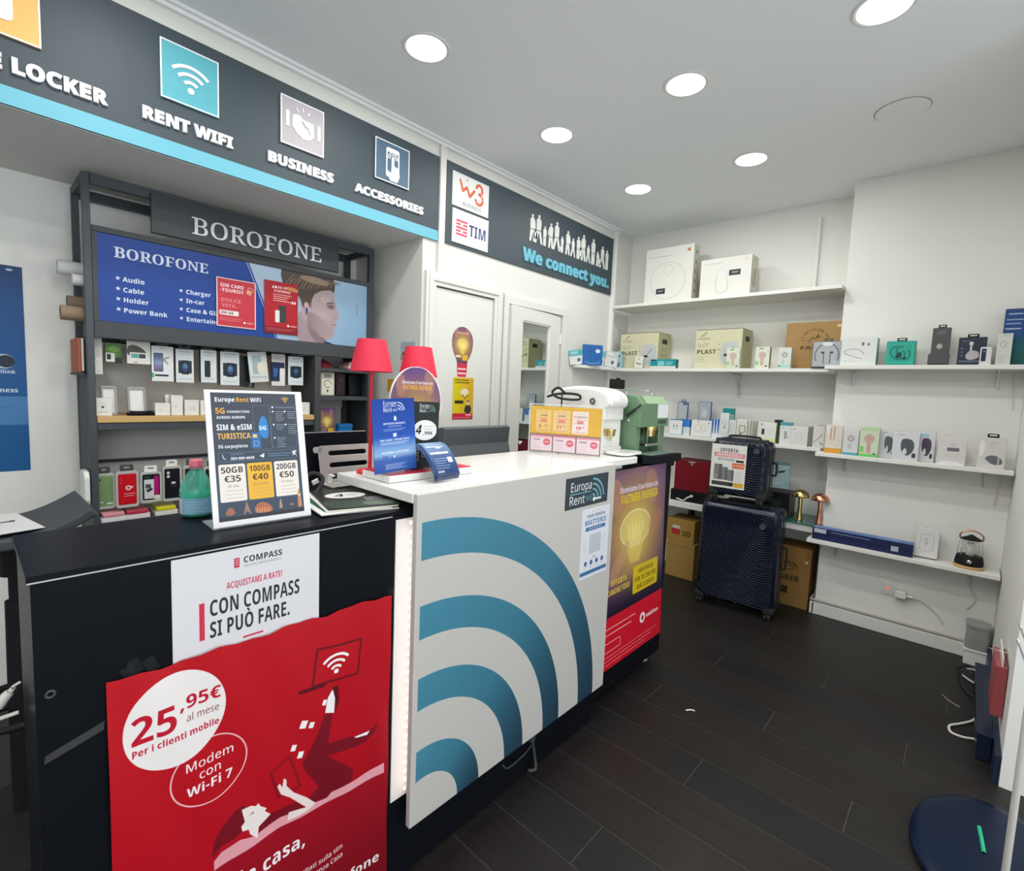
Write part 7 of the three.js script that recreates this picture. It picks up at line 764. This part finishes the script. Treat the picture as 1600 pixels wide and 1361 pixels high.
  onShelf('cable_pack', 'clear fronted blue sided pack standing upright above the wide white box', 'cable pack', [-1.702, -1.599, 1.194, 1.475], LOW3, 4.23, 0.02, (g, W, H) => { bg('#cbd3da')(g, W, H); outline(g, '#5a7cb0', 4, 2, 2, W - 4, H - 4, 6); disc(g, '#e8ecee', W * 0.5, H * 0.35, W * 0.2, H * 0.12); lines(g, '#8a9cb8', W * 0.2, H * 0.08, W * 0.5, 2, H * 0.04, 2); }, '#2f5aa0', {});
  onShelf('cable_box', 'wide white box with pale earphone drawing, front of the second cable row', 'cable pack', [-1.678, -1.512, 1.186, 1.325], LOW3, 4.03, 0.02, (g, W, H) => { bg('#ecebe6')(g, W, H); ring(g, '#c9c8c0', 3, W * 0.35, H * 0.5, W * 0.15, H * 0.22); ring(g, '#c9c8c0', 3, W * 0.6, H * 0.5, W * 0.12, H * 0.2); disc(g, '#3c5c8c', W * 0.35, H * 0.1, W * 0.03); disc(g, '#3c5c8c', W * 0.85, H * 0.16, W * 0.03); }, '#3a76be', { lean: 0.1 });
  [0, 1, 2, 3].forEach((i) => onShelf('cable_pack', ['nearest', 'second', 'third', 'farthest'][i] + ' slim blue and white pack in the row beside the wide white box', 'cable pack', [-1.516, -1.446, 1.196, 1.343].map((v, k) => (k < 2 ? v + 0.004 * i : v - 0.001 * i)), LOW3, 4.04 + 0.03 * i, 0.014, (g, W, H) => { bg('#eceef0')(g, W, H); for (let k = 0; k < 3; k++) poly(g, '#2a6cbc', [[W * (0.05 + k * 0.32), 0], [W * (0.3 + k * 0.32), 0], [W * (0.2 + k * 0.32), H * 0.75], [W * (0.1 + k * 0.32), H * 0.75]]); }, '#2b62ae', { group: 'slim blue and white packs' }));
  onShelf('adapter_pack', 'teal topped pack standing behind the white adapter packs', 'pack', [-1.492, -1.401, 1.214, 1.432], LOW3, 4.2, 0.03, (g, W, H) => { bg('#bcd8d6')(g, W, H); fill(g, '#30a4a4', -2, -2, W + 4, H * 0.22); fill(g, '#7cc8c8', W * 0.5, H * 0.25, W * 0.4, H * 0.5); }, '#2c9494', {});
  onShelf('adapter_pack', 'slim white adapter pack before the teal topped pack', 'pack', [-1.444, -1.38, 1.198, 1.398], LOW3, 4.03, 0.02, (g, W, H) => { bg('#e6ebe8')(g, W, H); ring(g, '#a4acac', 3, W * 0.5, H * 0.38, W * 0.2, H * 0.1); disc(g, '#525a5c', W * 0.55, H * 0.55, W * 0.08, H * 0.04); lines(g, '#b8c4c4', W * 0.2, H * 0.74, W * 0.6, 2, H * 0.08, 2); }, '#c6dcd8', {});
  onShelf('adapter_pack', 'low white adapter pack with a pale plug picture', 'pack', [-1.385, -1.327, 1.202, 1.346], LOW3, 4.05, 0.03, (g, W, H) => { bg('#e2e8e6')(g, W, H); outline(g, '#b4c4c0', 3, W * 0.3, H * 0.2, W * 0.4, H * 0.4, 4); }, '#cddcd8', {});
  [0, 1, 2, 3, 4].forEach((i) => onShelf('travel_adapter_box', ['front', 'second', 'third', 'fourth', 'rear'][i] + ' box of the rounded stack of cream adapter boxes behind the small suitcase', 'box', [-1.32, -1.241, 1.195, 1.357].map((v, k) => (k < 2 ? v + [0, 0.012, 0.022, 0.03, 0.036][i] : v - [0, 0, 0.002, 0.006, 0.012][i])), LOW3, 4.03 + 0.034 * i, 0.03, (g, W, H) => { bg('#e6e6dc')(g, W, H); if (!i) { outline(g, '#5a5e5e', 4, W * 0.3, H * 0.3, W * 0.5, H * 0.32, 2); fill(g, '#6a6e6e', W * 0.3, H * 0.66, W * 0.3, H * 0.06); } }, '#dddccc', { r: 0.006, group: 'cream adapter boxes' }));
  onShelf('charger_pack', 'white charger pack with a black device picture and lime foot', 'pack', [-1.166, -1.039, 1.193, 1.345], LOW3, 4.03, 0.03, (g, W, H) => { bg('#e9ebe4')(g, W, H); fill(g, '#3c4244', W * 0.22, H * 0.34, W * 0.16, H * 0.28, 3); fill(g, '#d4e29a', W * 0.4, H * 0.8, W * 0.6, H * 0.22); disc(g, '#4a8a92', W * 0.2, H * 0.12, W * 0.05); lines(g, '#c2c8c0', W * 0.5, H * 0.35, W * 0.35, 3, H * 0.1, 2); }, '#bccc90', { lean: 0.08 });
  onShelf('charger_pack', 'dark edged pack wedged right of the lime footed charger pack', 'pack', [-1.067, -1.02, 1.197, 1.368], LOW3, 4.085, 0.05, (g, W, H) => { bg('#6c7c58')(g, W, H); fill(g, '#2f342c', -2, -2, W + 4, H * 0.25); fill(g, '#c2d0a0', W * 0.1, H * 0.3, W * 0.3, H * 0.6); }, '#37403a', {});
  onShelf('charger_pack', 'white pack with teal rim and a small grey adapter picture', 'pack', [-1.01, -0.935, 1.197, 1.355], LOW3, 4.02, 0.05, (g, W, H) => { bg('#ebeeec')(g, W, H); fill(g, '#5aaab4', -2, -2, W + 4, H * 0.16); fill(g, '#a8aca8', W * 0.42, H * 0.4, W * 0.22, H * 0.34); disc(g, '#565c60', W * 0.75, H * 0.66, W * 0.05); disc(g, '#565c60', W * 0.3, H * 0.24, W * 0.05); }, '#58a0aa', {});
  onShelf('charger_box', 'deep plain white box at the right part of the cable shelf', 'box', [-0.935, -0.826, 1.189, 1.334], LOW3, 4.01, 0.2, (g, W, H) => { bg('#ecebe8')(g, W, H); disc(g, '#8a9094', W * 0.2, H * 0.16, W * 0.04); outline(g, '#d2d2ce', 3, W * 0.35, H * 0.35, W * 0.3, H * 0.3, 4); disc(g, '#b0b4b4', W * 0.85, H * 0.35, W * 0.03); }, '#cfcdc6', { right: '#bdbbb4' });
  onShelf('cable_pack', 'white pack with two black stylus lines at the right end of the cable shelf', 'cable pack', [-0.793, -0.723, 1.193, 1.353], LOW3, 4.005, 0.03, (g, W, H) => { bg('#e9e7e2')(g, W, H); strokeLine(g, '#4a4a4a', 3, [[W * 0.1, H * 0.78], [W * 0.85, H * 0.4]]); strokeLine(g, '#4a4a4a', 4, [[W * 0.6, H * 0.75], [W * 0.9, H * 0.86]]); fill(g, '#a49f94', W * 0.3, -2, W * 0.6, H * 0.05); }, '#d4d0c8', {});

  // lowest ledge
  const LE = 0.6425;
  { const a = [-1.795, -1.511, 0.732, 0.987]; onShelf('red_case', 'dark red case with a small metal clasp half hidden by the suitcase', 'case', [a[0], a[1], 0, a[3]], 0.735, 4.05, 0.2, (g, W, H) => { bg('#7c0a1c')(g, W, H); }, '#6a0818', { rough: 0.5, extra: (m, w, h, d) => part('clasp', [bx(0.06, 0.012, 0.004, 0, h - 0.012, d / 2 + 0.0022, 0.001), bx(0.02, 0.025, 0.005, 0, h - 0.026, d / 2 + 0.0022, 0.001)], M.chrome, m) }); }
  { const a = [-1.811, -1.504, 0.588, 0.742]; onShelf('black_box', 'low black box with a white cable, under the dark red case', 'box', [a[0], a[1], 0, 0.7345], LE, 4.03, 0.24, (g, W, H) => { bg('#14171a')(g, W, H); fill(g, '#5a6064', W * 0.55, H * 0.3, W * 0.08, H * 0.2); }, '#111316', { extra: (m, w, h, d) => part('cable', tube([[-w * 0.3, 0.02, d / 2 + 0.012], [-w * 0.1, 0.012, d / 2 + 0.02], [0.0, 0.04, d / 2 + 0.01], [0.04, 0.055, d / 2 + 0.006], [0.02, 0.06, d / 2 + 0.008]], 0.006), M.cableWhite, m) }); }
  onShelf('calculator_pack', 'pale teal calculator pack leaning above the black box right of the suitcase', 'pack', [-1.078, -0.94, 0.836, 1.055], 0.86, 4.08, 0.03, (g, W, H) => { bg('#a4c4cc')(g, W, H); fill(g, '#5f8c96', -2, -2, W + 4, H * 0.12); g.save(); g.translate(W * 0.45, H * 0.55); g.transform(1, -0.25, -0.15, 1, 0, 0); fill(g, '#c4d6da', -W * 0.3, -H * 0.25, W * 0.6, H * 0.55, 5); fill(g, '#44545a', -W * 0.02, -H * 0.22, W * 0.32, H * 0.1); for (let i = 0; i < 4; i++) for (let j = 0; j < 3; j++) fill(g, '#a8bcc2', -W * 0.26 + i * W * 0.14, -H * 0.06 + j * H * 0.11, W * 0.1, H * 0.07); g.restore(); for (let i = 0; i < 4; i++) disc(g, '#e6f0f2', W * (0.15 + 0.22 * i), H * 0.16, W * 0.03); lines(g, '#4c5c62', W * 0.86, H * 0.75, W * 0.08, 4, H * 0.05, 3); }, '#6c98a2', { rough: 0.2, turn: 0.15 });
  onShelf('speaker_box', 'black box standing on the glass below the calculator pack', 'box', [-1.1, -0.915, 0.645, 0.836], LEDGE, 4.06, 0.18, (g, W, H) => { bg('#16191a')(g, W, H); disc(g, '#dfe3e4', W * 0.2, H * 0.22, W * 0.03); fill(g, '#2c3234', W * 0.3, H * 0.3, W * 0.4, H * 0.4); }, '#121414');
  const mush = (name, label, px, m, h) => { const t = thing(name, label, 'lamp', [4.07, LEDGE, px], 0, 'mushroom table lamps'); part('stem', lathe([[0, 0], [0.026, 0], [0.026, 0.004], [0.018, 0.03], [0.013, 0.09], [0.015, h - 0.055], [0, h - 0.055]], 36), m, t); const cap = [[0.012, h - 0.05]]; for (let i = 0; i <= 14; i++) { const a = i / 14 * PI / 2; cap.push([0.056 * Math.cos(a), h - 0.052 + 0.052 * Math.sin(a)]); } part('cap', lathe(cap, 44), m, t); };
  mush('mushroom_lamp', 'gold mushroom shaped lamp on the glass ledge', [4.07, 0.712, -0.846][2], M.brass, 0.225); mush('mushroom_lamp', 'copper mushroom shaped lamp on the glass ledge', [4.07, 0.713, -0.721][2], M.copper, 0.218);

  // floor boxes
  onShelf('cardboard_carton', 'plain cardboard carton on the floor under a smaller carton behind the counter end', 'carton', [-1.8, -1.56, 0.016, 0.297], 0.0005, 4.0, 0.26, bg('#b08c4c'), '#9a7a40', { rough: 0.85, extra: (m, w, h, d) => part('flap_seam', [bx(w * 0.98, 0.0012, 0.003, 0, h - 0.03, d / 2 + 0.0005)], mat('#7c6030', 0.9), m) });
  { const a = [-1.8, -1.56, 0.016, 0.297]; onShelf('cardboard_carton', 'smaller cardboard carton with a red mark stacked on the floor carton', 'carton', [-1.811, -1.576, 0.306, 0.489], a[3] + 0.0008, 4.01, 0.24, (g, W, H) => { bg('#b08a44')(g, W, H); fill(g, '#d8d0c4', W * 0.2, H * 0.28, W * 0.28, H * 0.2); fill(g, '#b8323a', W * 0.18, H * 0.42, W * 0.3, H * 0.26); txt(g, 'UD', W * 0.56, H * 0.58, H * 0.34, '#2e2416', { bold: true, w: W * 0.32 }); }, '#98763c', { rough: 0.85 }); }
  onShelf('cardboard_carton', 'brown FABER carton on the floor right of the large suitcase', 'carton', [-0.998, -0.744, 0.058, 0.448], 0.0005, 4.08, 0.22, (g, W, H) => { bg('#96713e')(g, W, H); const D = '#3c2c18'; strokeLine(g, D, 4, [[W * 0.3, H * 0.3], [W * 0.42, H * 0.26], [W * 0.5, H * 0.33], [W * 0.62, H * 0.28], [W * 0.56, H * 0.38], [W * 0.4, H * 0.4]]); g.strokeStyle = D; g.lineWidth = 5; g.beginPath(); g.arc(W * 0.46, H * 0.42, W * 0.27, -PI * 0.8, -PI * 0.15); g.stroke(); txt(g, 'FABER', W * 0.1, H * 0.53, H * 0.12, D, { bold: true, w: W * 0.64 }); fill(g, D, W * 0.24, H * 0.68, W * 0.22, H * 0.12); fill(g, '#d8cbb0', W * 0.85, H * 0.2, W * 0.08, H * 0.04); }, '#836236', { rough: 0.85 });

  // suitcases
  function suitcase(label, rect, X, turn, Y, print) {
    const [za, zb, , yt] = rect, w = zb - za, H0 = yt - Y, d = 0.25; const navy = mat(new THREE.Color(0.004, 0.008, 0.022), 0.26, 0, { specularIntensity: 0.8 });
    const t = thing('suitcase', label, 'suitcase', [X + d / 2, Y, (za + zb) / 2], -PI / 2 + turn, 'navy suitcases'); const wh = 0.045, h = H0 - wh;
    part('shell', new RoundedBoxGeometry(w, h, d, 5, 0.05).translate(0, wh + h / 2, 0), navy, t);
    // concentric ribs of the front, centred on the badge
    const cx = w * 0.3, cy = wh + h * 0.84, ribs = []; const inside = (x, y) => x > -w * 0.46 && x < w * 0.46 && y > wh + h * 0.035 && y < wh + h * 0.955;
    for (let k = 0; k < 60; k++) { const R = 0.03 + k * 0.0165; let run = []; const flush = () => { if (run.length > 3) ribs.push(new THREE.TubeGeometry(new THREE.CatmullRomCurve3(run.map((p) => V(p[0], p[1], d / 2 - 0.0005))), run.length * 2, 0.0052, 5)); run = []; }; const n = Math.max(24, Math.round(R * 2 * PI / 0.02)); for (let i = 0; i <= n; i++) { const a = i / n * 2 * PI, x = cx + R * Math.cos(a), y = cy + R * Math.sin(a); if (inside(x, y)) run.push([x, y]); else flush(); } flush(); }
    part('ribs', ribs, navy, t); part('badge', [cyl(0.02, 0.02, 0.008, 0, 0, 0, 28).rotateX(PI / 2).translate(cx, cy, d / 2 + 0.002), new THREE.TorusGeometry(0.017, 0.003, 8, 28).translate(cx, cy, d / 2 + 0.006)], M.steelGrey, t);
    part('zip_band', new RoundedBoxGeometry(w + 0.006, h + 0.004, 0.02, 4, 0.009).translate(0, wh + h / 2, 0.02), M.rubber, t); part('top_handle', [tube([[-0.1, wh + h, 0], [-0.09, wh + h + 0.022, 0], [0.09, wh + h + 0.022, 0], [0.1, wh + h, 0]], 0.009), bx(0.3, 0.012, 0.12, 0, wh + h + 0.001, 0, 0.005)], M.rubber, t); part('side_handle', tube([[w / 2, wh + h * 0.62, -0.05], [w / 2 + 0.022, wh + h * 0.6, -0.05], [w / 2 + 0.022, wh + h * 0.42, -0.05], [w / 2, wh + h * 0.4, -0.05]], 0.008), M.rubber, t);
    for (const sx of [-1, 1]) for (const sz of [-1, 1]) { const c = part('caster', [bx(0.045, 0.03, 0.05, 0, 0.038, 0, 0.008)], M.rubber, t, [sx * (w / 2 - 0.035), 0, sz * (d / 2 - 0.03)]); part('wheel', [cyl(0.022, 0.022, 0.012, 0, 0, 0, 24).rotateZ(PI / 2).translate(-0.011, 0.0225, 0.012), cyl(0.022, 0.022, 0.012, 0, 0, 0, 24).rotateZ(PI / 2).translate(0.011, 0.0225, 0.012)], M.rubber, c); part('corner_guard', new RoundedBoxGeometry(0.07, 0.05, 0.06, 3, 0.015).translate(sx * (w / 2 - 0.033), wh + 0.022, sz * (d / 2 - 0.028)), M.rubber, t); }
    return { t, w, h, wh, d };
  }
  suitcase('large navy ribbed suitcase standing on the floor', [-1.401, -0.871, 0.014, 0.764], 3.64, 0.06, 0, 0);
  const sm = suitcase('small navy ribbed suitcase with an offer sheet on top of the large one', [-1.363, -0.985, 0.77, 1.22], 3.66, 0.06, 0.7745, 0);
  { const w = 0.235, h = 0.31; const g = printBox(w, h, 0.0015, (q, W, H) => { bg('#ecebe8')(q, W, H); txt(q, 'OFFERTA', W * 0.5, H * 0.13, H * 0.12, '#2c2a2e', { bold: true, align: 'center', w: W * 0.52 }); fill(q, '#e8898c', W * 0.08, H * 0.19, W * 0.88, H * 0.1, 8); txt(q, 'IMPERDIBILE!', W * 0.52, H * 0.24, H * 0.09, '#f6f0ee', { bold: true, align: 'center', w: W * 0.76 }); txt(q, 'SET DI VALIGIE', W * 0.44, H * 0.345, H * 0.06, '#5a4a44', { bold: true, align: 'center', w: W * 0.48 }); fill(q, '#3a3436', W * 0.72, H * 0.34, W * 0.22, H * 0.05, 3); fill(q, '#e2703a', W * 0.62, H * 0.41, W * 0.34, H * 0.12, 3); txt(q, '€ 119,90', W * 0.79, H * 0.47, H * 0.06, '#fbe8d8', { bold: true, align: 'center', w: W * 0.28 }); for (const [x, y, ww, hh] of [[0.1, 0.46, 0.24, 0.36], [0.34, 0.52, 0.16, 0.3], [0.5, 0.57, 0.18, 0.26]]) { fill(q, '#8a888a', W * x, H * y, W * ww, H * hh, 8); fill(q, '#6c6a6e', W * (x + ww * 0.6), H * y, W * ww * 0.4, H * hh, 8); } disc(q, '#a89a84', W * 0.16, H * 0.74, W * 0.07); lines(q, '#9a9698', W * 0.74, H * 0.62, W * 0.18, 5, H * 0.05, 3); fill(q, '#33302e', W * 0.06, H * 0.86, W * 0.62, H * 0.09); lines(q, '#b8b0a4', W * 0.1, H * 0.89, W * 0.5, 2, H * 0.03, 2); fill(q, '#e8b23a', W * 0.7, H * 0.86, W * 0.26, H * 0.1); }, '#dedcd8', { ppm: 1500, sharp: true });
    const s = solo('offer_sheet', 'white OFFERTA sheet taped on the small suitcase', 'poster', g, sheetMat(g, 0.35), [0, 0, 0]); s.rotation.y = sm.t.rotation.y; s.position.copy(sm.t.localToWorld(V(-sm.w * 0.17, 0, 0))); sm.t.updateMatrixWorld(); s.position.copy(sm.t.localToWorld(V(-sm.w * 0.17, sm.wh + sm.h - h - 0.035, sm.d / 2 + 0.0065))); }

  // sockets, cables and small things on the projecting wall
  { const p = [4.085, 0.3, -0.264]; const t = thing('power_adapter', 'white plug adapter with a red light on the wall under the lowest shelf', 'adapter', [4.089, p[1], p[2]]); part('socket_plate', bx(0.006, 0.075, 0.12, -0.0035, 0, 0.0, 0.002), M.white, t); part('plug', [bx(0.045, 0.05, 0.06, -0.03, -0.008, 0.04, 0.008), cyl(0.012, 0.008, 0.03, 0, 0, 0, 16).rotateX(PI / 2).translate(-0.03, -0.012, 0.085)], M.white, t); part('status_light', new THREE.SphereGeometry(0.006, 16, 10).translate(-0.0085, 0.005, -0.035), new THREE.MeshStandardMaterial({ color: '#e04030', emissive: '#ff4020', emissiveIntensity: 1.5 }), t); part('cable', tube([[-0.03, -0.012, 0.1], [-0.02, -0.02, 0.14], [-0.012, -0.06, 0.2], [-0.012, -0.1, 0.24], [-0.01, -0.14, 0.26]], 0.003), M.cableWhite, t); }
  { const f = (x, y) => [4.08, 37.526, -73.63]; const a = [[4.08, 0.649, 0.09], [4.08, 0.476, 0.083], [4.08, 0.369, 0.127], [4.08, 0.29, 0.094]]; const b = [[4.08, 1.118, 0.172], [4.08, 1.042, 0.165], [4.08, 0.944, 0.155]]; const c = [[4.08, 1.75, 0.17], [4.08, 1.658, 0.17], [4.08, 1.512, 0.181]]; const t = thing('wall_cable', 'thin white cable trailing down the projecting wall behind the lantern', 'cable', [0, 0, 0]); part('cable', tube(a, 0.004), M.cableWhite, t); solo('wall_cable', 'short white cable hanging under the right end of the mouse shelf', 'cable', tube(b, 0.0035), M.cableWhite); solo('wall_cable', 'white cable hanging under the right end of the highest projecting-wall shelf', 'cable', tube(c, 0.0035), M.cableWhite); }
  { const zs = [-0.712, 0.19]; const t = thing('cable_pipe', 'grey white cable run lying along the top of the skirting', 'pipe', [0, 0, 0]); part('pipe', tube([[4.2, 0.1, -0.725], [4.1, 0.1, -0.722], [4.068, 0.1, -0.69], [4.068, 0.098, -0.3], [4.068, 0.096, 0.19]], 0.0085, 40, 10), mat(new THREE.Color(0.42, 0.40, 0.37), 0.6), t); part('clip', [bx(0.02, 0.024, 0.012, 4.078, 0.098, -0.4, 0.002), bx(0.02, 0.024, 0.012, 4.078, 0.097, -0.05, 0.002)], M.white, t); }
  { const a = [0.109, 0.197, 0.097, 0.254]; const t = thing('plastic_tub', 'clear grey plastic tub with lid standing in the corner by the skirting', 'tub', [4.005, 0, (a[0] + a[1]) / 2]); const h = a[3]; const frost = mat(new THREE.Color(0.55, 0.58, 0.57), 0.3, 0, { transmission: 0.55 }); part('stand', [span(-0.05, 0.05, 0.0, a[2] - 0.014, -0.05, 0.05, 0.004)], M.white, t); part('plinth', span(-0.055, 0.055, a[2] - 0.0135, a[2], -0.055, 0.06, 0.003), M.white, t); part('tub', extrude(roundRect(0.1, 0.1, 0.025), h - a[2] - 0.03, 0.003).rotateX(-PI / 2).translate(0, a[2] + 0.0035, 0), frost, t); part('lid', extrude(roundRect(0.108, 0.108, 0.03), 0.014, 0.004).rotateX(-PI / 2).translate(0, h - 0.022, 0), frost, t); part('rim', new THREE.TorusGeometry(0.05, 0.003, 8, 32).rotateX(PI / 2).translate(0, h - 0.055, 0), M.white, t); }
  { const pts = [[3.34, 0.006, 0.171], [3.237, 0.006, 0.145], [3.157, 0.006, 0.1], [3.1, 0.006, 0.064], [3.042, 0.006, 0.07], [3.036, 0.006, 0.112], [3.056, 0.006, 0.156], [3.028, 0.006, 0.197], [3.013, 0.006, 0.232]]; const t = thing('floor_cable', 'cream cable curving across the dark floor near the right wall', 'cable', [0, 0, 0]); part('cable', tube(pts, 0.0055, 80), M.cableWhite, t); part('plug', [bx(0.03, 0.011, 0.014, pts[0][0] + 0.015, 0.006, pts[0][2], 0.003)], M.alu, t); }
  { const P0 = [[3.755, 0.008, 0.099], [3.709, 0.008, 0.134], [3.659, 0.008, 0.185]], Q = [[3.837, 0.02, 0.124], [3.791, 0.04, 0.155], [3.735, 0.02, 0.177], [3.666, 0.008, 0.167]]; const t = thing('tangled_cables', 'knot of grey and black cables in the far corner by the dark skirting', 'cable', [0, 0, 0]); part('grey_cable', [tube(P0, 0.006), tube(Q, 0.005)], mat(new THREE.Color(0.5, 0.5, 0.52), 0.4), t); part('black_cable', [tube([[3.781, 0.01, 0.093], [3.599, 0.01, 0.108], [3.507, 0.01, 0.146], [3.527, 0.01, 0.195]], 0.007), tube([[3.827, 0.01, 0.081], [3.854, 0.03, 0.118], [3.852, 0.01, 0.16]], 0.007)], M.rubber, t); }
  { const p = [2.319, 0, -0.865], q = [3.376, 0, 0.058]; solo('paper_scrap', 'tiny white scrap lying on the dark planks before the counter', 'scrap', tube([[p[0] - 0.02, 0.003, p[2] - 0.015], [p[0], 0.004, p[2] + 0.002], [p[0] + 0.006, 0.003, p[2] + 0.018]], 0.003, 12, 6), M.white); solo('cable_tie', 'thin pale cable tie lying on the floor beside the cream cable', 'scrap', tube([[q[0] + 0.05, 0.002, q[2] - 0.03], [q[0], 0.002, q[2]], [q[0] - 0.03, 0.002, q[2] + 0.04]], 0.002, 12, 6), mat(new THREE.Color(0.4, 0.38, 0.34), 0.6)); }
  // low dark box and display stand at the lower right
  { const t = thing('floor_box', 'long low dark navy box standing on the floor along the right wall', 'box', [0, 0, 0]); const navy = mat(new THREE.Color(0.006, 0.014, 0.04), 0.35); part('carton', span(2.9, 3.7, 0.001, 0.11, 0.15, 0.199, 0.005), navy, t); part('lid', span(2.895, 3.705, 0.1105, 0.122, 0.146, 0.1995, 0.003), navy, t); }
  { const t = thing('display_stand', 'dark navy round stand foot with a white pole and a painted green flare', 'stand', [2.24, 0, 0.2]); part('foot', lathe([[0, 0.001], [0.22, 0.001], [0.228, 0.01], [0.224, 0.028], [0.19, 0.04], [0.05, 0.046], [0, 0.046]], 64).scale(1.4, 1, 1), mat(new THREE.Color(0.003, 0.010, 0.032), 0.3, 0, { specularIntensity: 0.4 }), t); part('pole', cyl(0.0095, 0.0095, 1.25, -0.09, 0.66, 0.012, 20), mat(new THREE.Color(0.6, 0.58, 0.54), 0.4), t); part('green_flare', tube([[2.348, 0.047, 0.155], [2.283, 0.047, 0.161], [2.218, 0.047, 0.166]].map((p) => [p[0] - 2.24, 0.046, p[2] - 0.2]), 0.006), mat(new THREE.Color(0.01, 0.5, 0.24), 0.4), t, undefined, 'painted green flare streak'); part('hook', [tube([[-0.09, 0.75, 0.012], [0.16, 0.755, 0.0], [0.2, 0.77, -0.005]], 0.004), tube([[-0.09, 0.7, 0.012], [0.16, 0.7, 0.0], [0.2, 0.715, -0.005]], 0.004)], M.chrome, t); }  // the green streak is a lens flare drawn as solid colour
  { const a = [2.172, 0.671, 0.19], b = [2.006, 0.577, 0.19]; const t = thing('red_pack', 'dark pink pack hanging on the right wall at the very edge of the photo', 'pack', [3.05, 0.2, 0.2]); part('carton', span(-0.12, 0.12, 0, 0.22, -0.02, 0.018, 0.003), mat('#a04a50', 0.5), t); part('hang_tab', span(-0.12, 0.12, 0.2205, 0.26, -0.002, 0.002), M.white, t); part('hook', tube([[0, 0.245, 0.019], [0, 0.245, -0.03], [-0.02, 0.255, -0.045]], 0.003), M.chrome, t); }
}

renderer.render(scene, camera);
